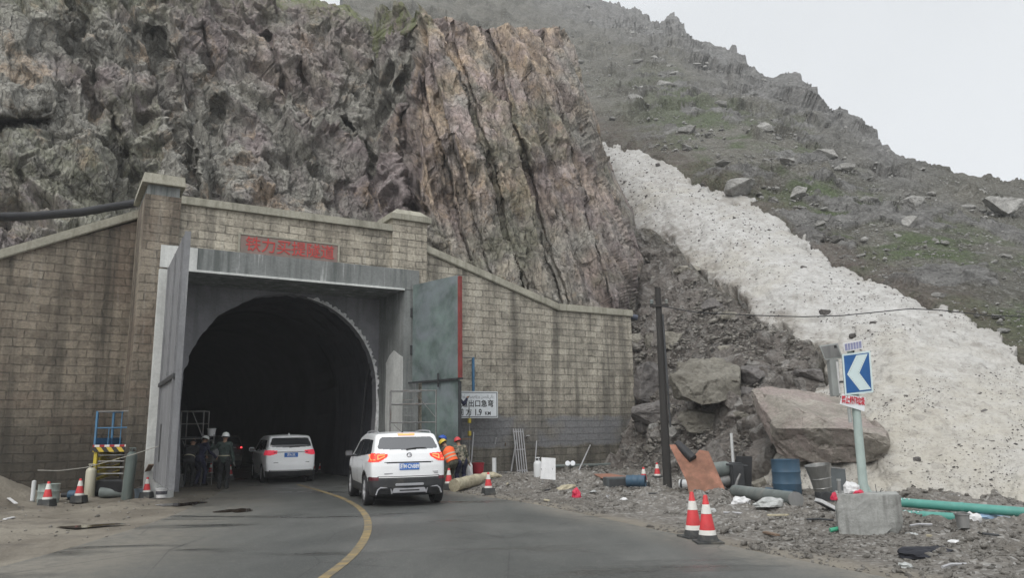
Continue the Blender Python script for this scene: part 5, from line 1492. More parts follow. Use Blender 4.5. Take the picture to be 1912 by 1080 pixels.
GC = 'traffic cones along the road and tunnel mouth'
cA = cone_proto('traffic_cone', 'red and white traffic cone standing nearest, on the asphalt edge', 0.68, True, GC)
cA.location = G(1322, 1014)
dup(cA, G(1296, 1004), 0.3, 'red and white traffic cone half hidden behind the nearest cone on the asphalt edge')
cB = cone_proto('traffic_cone', 'dusty red cone standing alone on bare dirt, farthest left', 0.60, False, GC)
cB.location = G(87, 947)
for px, py, k, lb in ((147, 939, 1.0, 'red cone with white bands beside the cream gas cylinder'), (273, 931, 0.92, 'red cone beside the blue grey bucket'), (291, 922, 0.92, 'red cone left of its twin behind the white paint bucket'), (304, 922, 0.92, 'red cone right of its twin behind the white paint bucket'),
                      (429, 897, 0.9, 'red cone right beside the raised hand worker in dark green'), (393, 892, 0.9, 'red cone in the shade behind the ladder of the left scaffold'), (912, 924, 0.95, 'red cone on the road edge right of the cream roll'), (838, 915, 1.0, 'red cone close against the rear right corner of the SUV'),
                      (1203, 912, 0.95, 'red cone with grey base in front of the right wall end'), (1228, 899, 0.92, 'red cone left of the utility pole foot')):
    dup(cB, G(px, py), 0.2 * (px % 7), lb, sc=k)
for px, lb in ((585, 'small pale topped cone in the tunnel, nearer the white hatchback'), (598, 'small pale topped cone in the tunnel, nearer the right lining')):
    dup(cB, atz(px, 884, 0), 0.1, lb, sc=0.72)

def gas_cyl(name, label, loc, h, r, m, mv, rot=None, group='gas cylinders'):
    root = thing(name, label, 'gas cylinder', loc, 0, group, rot)
    bm = BM(); lathe(bm, [(r * .93, 0.0), (r, 0.02), (r, h * .86), (r * .90, h * .92), (r * .62, h * .965), (r * .32, h * .985)], 24); obj('cylinder_body', bm, m, root, smooth=True)
    bm = BM(); lathe(bm, [(0.035, h * .985), (0.035, h * 1.02), (0.022, h * 1.03), (0.022, h + 0.06), (0.0, h + 0.065)], 12)
    tube(bm, [(0, 0, h + 0.04), (0.07, 0, h + 0.045)], 0.014, 6); v_ = obj('valve', bm, M['steel_dark'], root)
    bm = BM(); tube(bm, [(r * .55 * math.cos(a), r * .55 * math.sin(a), h + 0.07) for a in np.linspace(0.4, 5.4, 14)], 0.012, 6)
    for a in (0.8, 2.9, 5.0): tube(bm, [(r * .55 * math.cos(a), r * .55 * math.sin(a), h + 0.07), (r * .62 * math.cos(a), r * .62 * math.sin(a), h * .95)], 0.010, 5)
    obj('guard_ring', bm, m, root)
    return root
M['cream'] = plain('cream_cylinder_paint', (0.46, 0.44, 0.35), 0.55, 0.14, 4, dirt=(0.25, 0.22, 0.16), dirt_amt=0.35, streak=True)
M['cyl_green'] = plain('dull_green_cylinder_paint', (0.105, 0.130, 0.120), 0.55, 0.22, 4, dirt=(0.19, 0.20, 0.19), dirt_amt=0.35, streak=True)
M['cyl_white'] = plain('white_cylinder_paint', (0.56, 0.57, 0.57), 0.5, 0.1, 4, dirt=(0.30, 0.29, 0.27), dirt_amt=0.3, streak=True)
M['pipe_grey'] = plain('grey_green_pipe', (0.135, 0.155, 0.148), 0.6, 0.25, 3, dirt=(0.22, 0.22, 0.20), dirt_amt=0.4)
gas_cyl('gas_cylinder', 'short cream gas cylinder standing on the dirt between two cones', G(166, 932), 0.86, 0.135, M['cream'], None)
gas_cyl('gas_cylinder', 'tall dull green gas cylinder standing in front of the scissor lift', G(236, 934), 1.30, 0.142, M['cyl_green'], None, (0, math.radians(3), 0))
p = G(1005, 912)
gas_cyl('gas_cylinder', 'white gas cylinder standing on rubble in front of the right wall', p, 0.80, 0.125, M['cyl_white'], None)
p = G(186, 931) + Vector((0, 0, 0.15))
gas_cyl('gas_cylinder', 'grey green gas cylinder lying on the dirt behind the cream one', p, 1.15, 0.145, M['pipe_grey'], None, (math.radians(90), 0, math.radians(100)))

def bucket(name, label, loc, h, r, m, band=None, rot=None, group=None, cat='bucket'):
    root = thing(name, label, cat, loc, 0, group, rot)
    bm = BM(); lathe(bm, [(r * .84, 0.0), (r, h), (r + 0.012, h), (r + 0.012, h - 0.02), (r * .985, h - 0.02), (r * .93, h - 0.01), (r * .80, 0.02), (0, 0.02)], 24, cap=False); obj('bucket_shell', bm, m, root, smooth=True)
    bm = BM(); tube(bm, [((r + .012) * math.cos(a), 0.02, h - 0.03 + 0.5 * r * math.sin(a)) for a in np.linspace(0, math.pi, 12)], 0.005, 5); obj('handle', bm, M['steel'], root)
    if band:
        bm = BM(); lathe(bm, [(r * .905 + 0.004, h * .35), (r * .955 + 0.004, h * .72)], 24, cap=False); obj('label_band', bm, band, root, smooth=True)
    return root
M['white_plastic'] = plain('white_plastic', (0.62, 0.62, 0.62), 0.5, 0.1, 6, dirt=(0.38, 0.37, 0.34), dirt_amt=0.3)
M['bluegrey_plastic'] = plain('blue_grey_plastic', (0.17, 0.21, 0.245), 0.55, 0.2, 6)
M['red_plastic'] = plain('red_plastic', (0.38, 0.028, 0.045), 0.5, 0.15, 6)
M['black_band'] = plain('dark_print_band', (0.07, 0.07, 0.08), 0.5, 0.2, 12)
bucket('bucket', 'blue grey bucket standing beside the red cone left of the gate', G(261, 931), 0.25, 0.15, M['bluegrey_plastic'])
bucket('paint_bucket', 'white paint bucket standing in front of two red cones', G(301, 930), 0.25, 0.155, M['white_plastic'], M['black_band'])
bucket('bucket', 'red plastic bucket in front of the right wall beside workers', G(893, 886) + Vector((0, 0, .02)), 0.36, 0.21, M['red_plastic'])
bucket('bucket', 'small white bucket with dark band behind the teal pipes', G(1781, 944), 0.20, 0.12, M['white_plastic'], M['black_band'])
M['tin'] = plain('dirty_tin', (0.20, 0.20, 0.195), 0.5, 0.35, 4, metal=0.3, streak=True, dirt=(0.36, 0.35, 0.33), dirt_amt=0.4)
bucket('paint_tin', 'dirty grey paint tin in front of the teal pipes', G(1799, 986), 0.21, 0.10, M['tin'], cat='paint tin')

# oil drum and post on the dirt heap
def drum(name, label, loc, h, r, m, rot=None, group=None):
    root = thing(name, label, 'barrel', loc, 0, group, rot)
    pr = [(r * .97, 0.0), (r, 0.02)]
    for z in (h * .33, h * .66): pr += [(r, z - 0.03), (r + 0.012, z), (r, z + 0.03)]
    pr += [(r, h - 0.015), (r + 0.008, h), (r - 0.01, h), (r - 0.012, h - 0.03), (0, h - 0.03)]
    bm = BM(); lathe(bm, pr, 28); obj('barrel_body', bm, m, root, smooth=True)
    bm = BM(); lathe(bm, [(0.035, 0), (0.035, 0.02), (0, 0.02)], 10, Matrix.Translation((r * .6, 0, h - 0.031))); obj('bung', bm, M['steel_dark'], root)
    return root
M['drum_pale'] = plain('pale_green_metal', (0.29, 0.335, 0.31), 0.45, 0.25, 4, metal=0.2, streak=True, dirt=(0.14, 0.16, 0.15), dirt_amt=0.5)
M['drum_blue'] = plain('dull_blue_plastic', (0.042, 0.085, 0.130), 0.5, 0.2, 3, dirt=(0.075, 0.105, 0.135), dirt_amt=0.25, streak=True)
pd = aty(94, 890, 19.9)
drum('metal_drum', 'pale green metal drum standing on the dirt heap by the left wall', Vector((pd.x, pd.y, gz(pd.x, pd.y) - 0.05)), 0.52, 0.25, M['drum_pale'])
drum('barrel', 'dull blue barrel standing on gravel in front of the boulders', G(1471, 925), 0.80, 0.315, M['drum_blue'])
pb_ = G(1180, 912)
drum('barrel', 'small blue barrel lying beside the rusty sheet by the wall end', pb_ + Vector((-.1, 0.2, 0.17)), 0.5, 0.15, M['drum_blue'], (math.radians(90), 0, math.radians(70)))
pp = aty(65, 888, 19.8)
root = thing('marker_post', 'short whitish post standing in the dirt heap at far left', 'post', Vector((pp.x, pp.y, gz(pp.x, pp.y) - 0.1)))
bm = BM(); lathe(bm, [(0.05, 0), (0.05, 0.62), (0.0, 0.64)], 12); obj('post_shaft', bm, M['cyl_white'], root)
bm = BM(); lathe(bm, [(0.062, 0.0), (0.062, 0.13)], 12, cap=False); obj('post_collar', bm, M['steel'], root)
M['rope'] = plain('grey_rope', (0.30, 0.29, 0.26), 0.9, 0.2, 20)
pts = [aty(70, 879, 19.7), aty(110, 880, 19.9), aty(160, 874, 20.3), aty(205, 862, 20.6), aty(250, 849, 20.8), aty(290, 836, 20.9), aty(318, 826, 21.0)]
bm = BM(); tube(bm, pts, 0.012, 6); tag(obj('rope', bm, M['rope'], None, smooth=True), 'grey rope strung from the whitish post to the left gate leaf', 'rope')
# pump
root = thing('water_pump', 'small blue pump lying on the dirt behind a red cone', 'pump', G(133, 935), 0.3)
bm = BM(); lathe(bm, [(0.10, -0.14), (0.12, -0.12), (0.12, 0.12), (0.10, 0.14)], 18, Matrix.Translation((0.05, 0, 0.14)) @ Matrix.Rotation(math.radians(90), 4, 'Y')); obj('motor', bm, M['drum_blue'], root, smooth=True)
bm = BM(); lathe(bm, [(0.06, -0.3), (0.06, -0.10)], 12, Matrix.Translation((0.05, 0, 0.14)) @ Matrix.Rotation(math.radians(90), 4, 'Y')); obj('inlet', bm, M['black'], root)
bm = BM(); box(bm, (0.05, 0, 0.015), (0.3, 0.2, 0.03)); obj('base_plate', bm, M['black'], root)
# scissor lift
M['lift_blue'] = plain('blue_lift_paint', (0.060, 0.165, 0.290), 0.5, 0.2, 4, dirt=(0.10, 0.14, 0.18), dirt_amt=0.3)
M['lift_yellow'] = plain('yellow_lift_paint', (0.46, 0.36, 0.045), 0.5, 0.15, 4, dirt=(0.16, 0.13, 0.06), dirt_amt=0.3)
s = NT('black_yellow_hazard_stripes'); v = s.co('Object', (1, 1, 1), (0, math.radians(40), 0))
wv = s.n('TexWave', wave_type='BANDS', bands_direction='X'); wv.inputs['Scale'].default_value = 1.35; wv.inputs['Distortion'].default_value = 0; s.l(v, wv.inputs['Vector'])
M['hazard'] = s.done(s.mix(s.ramp(wv.outputs['Fac'], [(0.48, 0.0), (0.52, 1.0)]), (0.03, 0.03, 0.03), (0.50, 0.36, 0.05)), 0.5)
s = NT('red_white_tape'); v = s.co('Object')
wv = s.n('TexWave', wave_type='BANDS', bands_direction='X'); wv.inputs['Scale'].default_value = 1.05; s.l(v, wv.inputs['Vector'])
M['tape'] = s.done(s.mix(s.ramp(wv.outputs['Fac'], [(0.48, 0.0), (0.52, 1.0)]), (0.30, 0.03, 0.03), (0.62, 0.60, 0.58)), 0.5)
pl_ = G(204, 931)
lift = thing('scissor_lift', 'blue railed scissor lift with yellow folded arms and black yellow stripes', 'scissor lift', pl_, math.radians(-6))
W_, L_ = 1.16, 1.45
bm = BM(); box(bm, (0, L_ / 2, 0.30), (W_ - .06, L_, 0.28)); obj('chassis', bm, M['chassis'], lift, bevel=0.02)
bm = BM(); box(bm, (0, L_ / 2, 0.47), (W_ - .3, L_ - .1, 0.05)); obj('deck_plate', bm, M['steel_dark'], lift)
for sx in (-1, 1):
    for yy in (0.25, L_ - .25):
        bm = BM(); lathe(bm, [(0.0, -.06), (0.17, -.06), (0.19, -.04), (0.19, 0.04), (0.17, 0.06), (0.06, .065), (0.0, .065)], 20, Matrix.Translation((sx * (W_ / 2 - .06), yy, 0.19)) @ Matrix.Rotation(math.radians(90) * sx, 4, 'Y'), cap=False); obj('wheel', bm, M['tyre'], lift, smooth=True)
z0 = 0.52
for sx in (-1, 1):
    for k in range(4):
        za, zb_ = z0 + k * 0.185, z0 + (k + 1) * 0.185
        for flip in (0, 1):
            a, b = Vector((sx * (W_ / 2 - 0.09 - .035 * flip), 0.1, zb_ if flip else za)), Vector((sx * (W_ / 2 - 0.09 - .035 * flip), L_ - 0.1, za if flip else zb_))
            bm = BM(); d = (b - a)
            box(bm, (a + b) / 2, (0.032, d.length, 0.075), (math.atan2(d.z, d.y), 0, 0)); obj('scissor_arm', bm, M['lift_yellow'], lift)
    bm = BM(); box(bm, (sx * (W_ / 2 - .06), 0.02, 0.95), (0.10, 0.06, 0.80)); obj('yellow_upright', bm, M['lift_yellow'], lift, bevel=0.008)
for k in range(4):
    bm = BM(); tube(bm, [(-W_ / 2 + .12, 0.06, 0.66 + k * 0.17), (W_ / 2 - .12, 0.06, 0.66 + k * 0.17)], 0.022, 8); obj('cross_tube', bm, M['steel'], lift)
bm = BM(); box(bm, (0, L_ / 2, 1.43), (W_, L_ + .1, 0.05)); obj('platform', bm, M['lift_blue'], lift, bevel=0.005)
bm = BM(); box(bm, (0, -0.055, 1.33), (W_ - .02, 0.012, 0.13)); obj('hazard_board', bm, M['hazard'], lift)
bm = BM(); box(bm, (0, -0.06, 1.432), (W_, 0.014, 0.06)); obj('reflective_tape', bm, M['tape'], lift)
for sx in (-1, 1):
    for yy in (-0.02, L_ * .5, L_ + .02):
        bm = BM(); box(bm, (sx * (W_ / 2 - .03), yy, 1.93), (0.055, 0.045, 0.95)); obj('rail_post', bm, M['lift_blue'], lift)
    for zz in (1.93, 2.39):
        bm = BM(); tube(bm, [(sx * (W_ / 2 - .03), 0, zz), (sx * (W_ / 2 - .03), L_, zz)], 0.018, 6); obj('guard_rail', bm, M['lift_blue'], lift)
    bm = BM(); box(bm, (sx * (W_ / 2 - .03), L_ / 2, 1.55), (0.012, L_, 0.20)); obj('toe_board', bm, M['lift_blue'], lift)
for yy in (-0.02, L_ + .02):
    for zz in (1.93, 2.39):
        bm = BM(); tube(bm, [(-W_ / 2 + .03, yy, zz), (W_ / 2 - .03, yy, zz)], 0.017, 6); obj('guard_rail', bm, M['lift_blue'] if zz < 2.2 else M['steel'], lift)
    for xx in (-.16, .2):
        bm = BM(); tube(bm, [(xx, yy, 1.46), (xx, yy, 1.92 if xx < 0 else 2.39)], 0.014, 6); obj('rail_bar', bm, M['lift_blue'], lift)
bm = BM(); box(bm, (0.25, L_ * .6, 1.62), (0.35, 0.5, 0.30)); obj('tool_box', bm, M['lift_blue'], lift, bevel=0.02)
# plank and stool by the left gate
M['wood'] = plain('weathered_brown_wood', (0.17, 0.12, 0.085), 0.85, 0.3, 5, 0.01, streak=True)
bm = BM(); a, b = G(252, 926), aty(284, 868, 21.4); d = b - a
box(bm, (0, 0, 0), (0.14, 0.035, d.length)); o = obj('plank', bm, M['wood'], None, bevel=0.004); o.location = (a + b) / 2 + Vector((0, -.05, 0)); o.rotation_euler = d.to_track_quat('Z', 'Y').to_euler()
tag(o, 'brown wooden plank leaning beside the left gate post', 'plank')
root = thing('steel_trestle', 'low grey steel trestle standing behind the left gate leaf', 'trestle', G(327, 912), 0.2)
bm = BM(); box(bm, (0, 0, .42), (0.42, 0.22, 0.03)); obj('trestle_top', bm, M['steel'], root)
for sx in (-1, 1):
    for sy in (-1, 1):
        bm = BM(); tube(bm, [(sx * .2, sy * .12, 0), (sx * .17, sy * .08, .42)], 0.014, 6); obj('leg', bm, M['steel'], root)

# scaffolds
def tubes(name, segs, r, m, par):
    for a, b in segs:
        bm = BM(); tube(bm, [a, b], r, 6); obj(name, bm, m, par)
def scaffold(label, loc, rz, w_, d_, zt_, zp, ladder, planks=True):
    root = thing('scaffold_tower', label, 'scaffold', loc, rz, 'tubular scaffolds beside the gates')
    for sx in (-1, 1):
        for sy in (-1, 1):
            tubes('upright', [((sx * w_ / 2, sy * d_ / 2, 0), (sx * w_ / 2, sy * d_ / 2, zt_))], 0.021, M['steel'], root)
    for z in (zt_ - .02, zt_ - .45, zp - 0.04, 0.5):
        for sy in (-1, 1): tubes('ledger', [((-w_ / 2, sy * d_ / 2, z), (w_ / 2, sy * d_ / 2, z))], 0.019, M['steel'], root)
    for z in (zp - 0.04, zt_ - .02):
        for sx in (-1, 1): tubes('ledger', [((sx * w_ / 2, -d_ / 2, z), (sx * w_ / 2, d_ / 2, z))], 0.017, M['steel'], root)
    tubes('brace', [((w_ / 2, -d_ / 2 - .02, zt_ - .9), (0, -d_ / 2 - .02, zt_ - .05)), ((-w_ / 2, d_ / 2 + .02, zp - 1.3), (w_ / 2, d_ / 2 + .02, zp - .1)), ((w_ / 2 - .1, -d_ / 2 - .025, zp - 1.3), (-w_ / 2 + .1, -d_ / 2 - .025, zp - .1))], 0.014, M['steel'], root)
    if planks:
        for k in (-1, 0, 1):
            bm = BM(); box(bm, (0, k * d_ / 3.2, zp + 0.005), (w_ + .25, d_ / 3.4, 0.04)); obj('plank', bm, M['steel_dark'], root)
    if ladder is not None:
        xl = ladder
        tubes('ladder_rail', [((xl, -d_ / 2 - .05, 0), (xl, -d_ / 2 - .05, zp + .1)), ((xl + .34, -d_ / 2 - .05, 0), (xl + .34, -d_ / 2 - .05, zp + .1))], 0.017, M['steel'], root)
        for k in range(6): tubes('rung', [((xl, -d_ / 2 - .05, .25 + k * .25), (xl + .34, -d_ / 2 - .05, .25 + k * .25))], 0.012, M['steel'], root)
    return root
q = atz(357, 906, 0)
scaffold('light grey scaffold with a ladder standing left in the tunnel mouth', q, math.radians(8), 0.74, 0.7, 2.52, 1.60, 0.42)
b_ = bucket('bucket', 'pale bucket standing on the left scaffold ladder top', q + Vector((0.60, 0.0, 1.64)), 0.26, 0.14, M['white_plastic'])
root = b_
q2 = P2W(-10.45, -1.0, 0)
scaffold('rusty grey scaffold standing in front of the right gate post', q2, PTH + math.radians(-20), 1.45, 0.75, 3.02, 2.02, None, planks=False)
tubes('frame_rung', [((-.35 + 0, -.38, z), (-.02, -.38, z)) for z in (2.2, 2.45, 2.7)], 0.012, M['steel'], bpy.data.objects['scaffold_tower.001'])
# trestle platform, worker and blue ladder behind the right gate leaf
pw = aty(853, 880, 25.6); pw.z = 0
plat = thing('trestle_platform', 'narrow work platform with yellow clamps hidden behind the green gate leaf', 'platform', pw, PTH)
bm = BM(); box(bm, (-.35, 0, 1.42), (1.5, 0.6, 0.05)); obj('plank', bm, M['wood'], plat)
for sx in (-1.0, 0.33):
    for sy in (-.25, .25): tubes('leg', [((sx, sy, 0), (sx, sy, 1.40))], 0.024, M['steel'], plat)
tubes('upright', [((0.33, -.27, 1.4), (0.33, -.27, 2.6))], 0.02, M['steel'], plat)
for z in (2.02, 1.60):
    bm = BM(); box(bm, (0.33, -.28, z), (0.10, 0.09, 0.16)); obj('clamp', bm, M['lift_yellow'], plat, bevel=0.01)
hs_ = person('worker on the platform peeping past the green gate leaf, hand on the road sign', pw + Vector((-.12, 0.0, 1.445)), math.radians(-25), dict(lean=(0.10, 0.06), head=(0.15, 0.05), hr=(0.42, 0.22, 1.36), hl=(-0.28, 0.2, 0.9), pole_hr=(0.6, -0.6, -1), belt=True), dict(top='navy_cloth', legs='dark_cloth'), None, 'hat_white', hs=0.95)
lad = thing('wall_bracket', 'blue steel pipe bracket fixed to the wall above the road sign', 'bracket', P2W(-7.70, -0.10, 0), PTH)
tubes('pipe', [((0, 0, 2.75), (0, 0, 4.30))], 0.055, M['lift_blue'], lad)
tubes('arm', [((-.02, 0.25, z), (0, 0, z)) for z in (2.9, 4.2)] + [((-.5, -.1, 4.28), (0.02, 0, 4.28))], 0.022, M['steel'], lad)

# road sign on the wall
def FW(px, py, n):
    v = ray(px, py); t = ((PA + PN * n - CAM).dot(PN)) / v.dot(PN); return W2P(CAM + v * t)
t1, t2, t3 = FW(838, 735, -0.45), FW(929, 732, -0.45), FW(927, 781, -0.45)
u0, u1, z1, z0 = t1[0], t2[0], (t2[2]), (t3[2])
M['sign_white'] = plain('white_sign_face', (0.66, 0.69, 0.71), 0.45, 0.06, 5)
M['sign_black'] = plain('black_sign_print', (0.018, 0.018, 0.02), 0.5, 0.1)
M['sign_grey'] = plain('grey_sign_print', (0.30, 0.31, 0.33), 0.5, 0.1)
sg = thing('road_sign', 'white road sign with black Chinese lettering partly hidden by the gate leaf', 'road sign', P2W((u0 + u1) / 2, -0.45, (z0 + z1) / 2), PTH)
w_, h_ = u1 - u0, z1 - z0
bm = BM(); box(bm, (0, 0, 0), (w_, 0.03, h_)); obj('sign_board', bm, M['sign_white'], sg, bevel=0.004)
bm = BM()
e_ = 0.045; t_b = 0.022
for sx in (-1, 1): box(bm, (sx * (w_ / 2 - e_), -0.0175, 0), (t_b, 0.004, h_ - 2 * e_ - t_b))
for sz in (-1, 1): box(bm, (0, -0.0178, sz * (h_ / 2 - e_)), (w_ - 2 * e_ + t_b, 0.004, t_b))
obj('sign_border', bm, M['sign_black'], sg)
X90 = (math.radians(90), 0, 0)
text_mesh('chinese_lettering', '隧道出口急弯', 0.262, M['sign_black'], sg, (0.02, -0.018, 0.02), X90, 0.002, 0.004, sx=1.0)
text_mesh('chinese_lettering', '前 方', 0.25, M['sign_black'], sg, (-0.36, -0.018, -0.28), X90, 0.002, 0.004)
text_mesh('distance_lettering', '1.9', 0.32, M['sign_black'], sg, (0.16, -0.018, -0.28), X90, 0.002, 0.006, sx=0.8)
text_mesh('distance_lettering', 'KM', 0.17, M['sign_black'], sg, (0.56, -0.018, -0.31), X90, 0.002, 0.003)
text_mesh('uyghur_lettering', '\uFEAA\uFBF0\uFEFB\uFEEE\uFBD8 \uFEF2\uFED8\uFEF4\uFEA0\uFEF3\uFEEA\uFBDE\uFEB0\uFEED \uFEE6\uFEB4\uFBE9\uFEDF\uFEE0\uFEF2\uFEDF\uFE8E\uFE91', 0.15, M['sign_grey'], sg, (0.05, -0.018, 0.285), X90, 0.001, 0.002, sx=0.85)
for sx in (-.5, .5): 
    bm = BM(); box(bm, (sx * w_ * .6, 0.19, 0), (0.05, 0.35, 0.05)); obj('wall_bracket', bm, M['steel'], sg)

# things leaning on the right wall
def lean(name, label, cat, base, top, r, m, group=None, flat=None, n=0.07):
    a = G(*base); tp = FW(*top, n); b = P2W(*tp)
    bm = BM()
    if flat:
        d = b - a; q = d.to_track_quat('Z', 'Y')
        box(bm, (0, 0, d.length / 2), (flat[0], flat[1], d.length)); o = obj(name, bm, m, None, bevel=0.004); o.rotation_euler = q.to_euler(); o.location = a
    else:
        tube(bm, [Vector((0, 0, 0)), (b - a) * .5 + Vector((0, 0, .005)), b - a], r, 8); o = obj(name, bm, m, None, smooth=True); o.location = a
    return tag(o, label, cat, group)
M['steel_pale'] = plain('pale_galvanised_steel', (0.42, 0.42, 0.43), 0.5, 0.2, 3, metal=0.2, dirt=(0.25, 0.22, 0.19), dirt_amt=0.3)
GR = 'steel rods leaning on the right wall'
lean('steel_rod', 'long thin rod leaning on the wall below the road sign, nearest the workers', 'rod', (878, 893), (884, 808), 0.026, M['steel_pale'], GR)
lean('steel_rod', 'bent thin rod leaning on the wall beside the red bucket', 'rod', (914, 890), (926, 818), 0.026, M['steel_pale'], GR)
lean('steel_rod', 'thin rusty rod leaning between the red bucket and the diagonal bar', 'rod', (936, 884), (944, 828), 0.02, M['wood'], GR)
lean('steel_rod', 'grey rod leaning just left of the steel grating', 'rod', (954, 884), (964, 822), 0.03, M['steel_pale'], GR)
lean('steel_rod', 'short thin rod leaning right of the steel grating', 'rod', (998, 886), (1002, 824), 0.022, M['steel_pale'], GR)
lean('steel_bar', 'flat grey bar leaning diagonally in front of the steel grating', 'bar', (928, 872), (986, 814), 0.02, M['steel_pale'], None, flat=(0.11, 0.03), n=-0.25)
lean('broom', 'long handled tool leaning on the wall behind white sacks', 'tool', (1075, 892), (1102, 832), 0.025, M['steel_pale'])
root = thing('steel_grating', 'narrow steel grating of upright bars leaning on the right wall', 'grating', P2W(*FW(976, 876, -0.35)[:2], 0), PTH, rot=(math.radians(-9), 0, PTH))
for k in range(5): tubes('bar', [((-.20 + k * .10, 0, 0.12), (-.20 + k * .10, 0, 1.75))], 0.02, M['steel_pale'], root)
for z in (.25, 1.0, 1.65): tubes('cross_bar', [((-.22, 0.02, z), (.22, 0.02, z))], 0.018, M['steel_pale'], root)
bm = BM(); lathe(bm, [(0.07, 0), (0.07, 0.62), (0.06, 0.62), (0.06, 0.1)], 14, cap=False); o = obj('upright_pipe', bm, M['cyl_white'], None, smooth=True); o.location = G(923, 893); tag(o, 'short pale pipe standing upright beside the red bucket', 'pipe')
bm = BM(); tube(bm, [G(928, 890) + Vector((0, 0, .12)), G(990, 888) + Vector((0, 0, .12))], 0.035, 8); tag(obj('steel_pipe', bm, M['steel'], None, smooth=True), 'grey pipe lying on rubble under the steel grating', 'pipe')
root = thing('scrap_sheet', 'white sheet metal panel on short legs leaning before the right wall', 'panel', G(1026, 900), math.radians(28))
bm = BM(); prism(bm, [(-.27, .05), (.20, .0), (.34, .58), (-.10, .62)], 0, 0.03, lambda p, q, a: Vector((p, a + q * .35, q + .03))); obj('sheet', bm, M['white_plastic'], root, bevel=0.005)
for xx in (-.2, .15): tubes('leg', [((xx, 0.02, -.02), (xx + .02, 0.12, .35))], 0.014, M['steel'], root)
root = thing('twin_lamp', 'pair of small white lamps on a stand at the wall foot', 'lamp', G(1065, 885), 0)
for xx in (-.08, .09):
    bm = BM(); lathe(bm, [(0.03, -0.06), (0.085, 0.0), (0.075, 0.012), (0, 0.015)], 16, Matrix.Translation((xx, 0, .33)) @ Matrix.Rotation(math.radians(85), 4, 'X')); obj('lamp_head', bm, M['plate_white'], root, smooth=True)
tubes('stand', [((0, 0.05, 0), (0, 0.05, .33)), ((-.1, 0.05, .31), (.11, 0.05, .31))], 0.012, M['steel_dark'], root)
bm = BM(); a, b = P2W(-4.6, -0.12, 0), P2W(-0.1, -0.12, 0)
tube(bm, [a + Vector((0, 0, .33)), (a + b) / 2 + Vector((0, 0, .30)), b + Vector((0, 0, .30))], 0.06, 8); tag(obj('wall_pipe', bm, M['pipe_grey'], None, smooth=True), 'long grey pipe lying along the foot of the right wall', 'pipe')
M['rust'] = plain('pinkish_rusty_sheet', (0.27, 0.130, 0.088), 0.75, 0.4, 4.0, 0.006, metal=0.1, dirt=(0.16, 0.085, 0.055), dirt_amt=0.62)
M['box_grey'] = plain('grey_sheet_box', (0.085, 0.095, 0.098), 0.6, 0.25, 3)
root = thing('grey_box', 'dark grey box under a bent rusty sheet near the wall end', 'box', G(1155, 916), 0.15)
bm = BM(); box(bm, (0, .2, .15), (0.62, 0.42, 0.34)); obj('box_body', bm, M['box_grey'], root, bevel=0.01)
bm = BM(); box(bm, (0, -0.015, .16), (0.5, 0.01, 0.24)); obj('box_front', bm, M['steel_dark'], root, bevel=0.002)
pts = [(1108, 886, 22.9), (1140, 885, 22.9), (1180, 892, 22.7), (1170, 897, 21.9), (1135, 896, 21.8), (1122, 893, 22.0)]
bm = BM(); vs = [aty(*p) for p in pts]; c_ = sum(vs, Vector()) / 6; f1 = [bm.verts.new(v - c_) for v in vs]; f2 = [bm.verts.new(v - c_ + Vector((0, 0, .012))) for v in vs]
bm.faces.new(f1[::-1]); bm.faces.new(f2)
for k in range(6): bm.faces.new((f1[k], f1[(k + 1) % 6], f2[(k + 1) % 6], f2[k]))
o = obj('rusty_sheet', bm, M['rust'], None); o.location = c_ + Vector((0, 0, -.01)); tag(o, 'bent rusty sheet lying flat on the grey box', 'metal sheet')
# cream roll and driftwood behind the SUV
M['sacking'] = plain('cream_sacking', (0.40, 0.36, 0.26), 0.9, 0.25, 8, 0.02, dirt=(0.20, 0.17, 0.12), dirt_amt=0.45)
a, b = G(848, 919), G(896, 906)
a = a + Vector((0, 0, .17)); b = b + Vector((0, 0, .17))
bm = BM(); d = b - a
tube(bm, [a + d * t - a for t in (0, .15, .18, .5, .53, .85, 1)], [.18, .185, .165, .185, .165, .18, .15], 18); o = obj('sacking_roll', bm, M['sacking'], None, smooth=True); o.location = a
tag(o, 'cream roll of sacking lying on the ground behind the SUV', 'roll')
bm = BM(); a = G(888, 905)
tube(bm, [(0, 0, .12), (.25, .12, .24), (.55, .2, .26), (.8, .28, .16)], [.10, .13, .10, .03], 9)
for v in bm.verts: v.co += Vector((0, 0, 0.05 * math.sin(v.co.x * 17)))
o = obj('cardboard', bm, M['sacking'], None); o.location = a; tag(o, 'crumpled tan cardboard behind the end of the cream roll', 'cardboard')

def blob(name, label, cat, loc, size, m, seed, group=None, rz=0.0, amp=0.35, spike=0.0, sub=3):
    """a crumpled soft heap: bag, rag or cloth, flat underneath"""
    bm = BM(); bmesh.ops.create_icosphere(bm, subdivisions=sub, radius=1.0)
    co = np.array([v.co[:] for v in bm.verts])
    d = 1 + amp * fbm(co * 1.6, 3, seed) + 0.5 * amp * np.abs(fbm(co * 4.2, 3, seed + 5)) + spike * np.maximum(fbm(co * 1.1, 2, seed + 9), 0)
    co2 = co * d[:, None] * np.array(size)
    co2[:, 2] = np.where(co2[:, 2] < -0.35 * size[2], -0.35 * size[2], co2[:, 2]) + 0.35 * size[2]
    for v, c in zip(bm.verts, co2): v.co = c
    o = obj(name, bm, m, None); o.location = loc; o.rotation_euler = (0, 0, rz)
    return tag(o, label, cat, group)
M['bag_white'] = plain('white_bag_plastic', (0.58, 0.58, 0.58), 0.5, 0.15, 8)
M['bag_red'] = plain('red_bag_plastic', (0.52, 0.03, 0.07), 0.45, 0.15, 8)
M['bag_orange'] = plain('orange_bag_plastic', (0.55, 0.25, 0.06), 0.5, 0.15, 8)
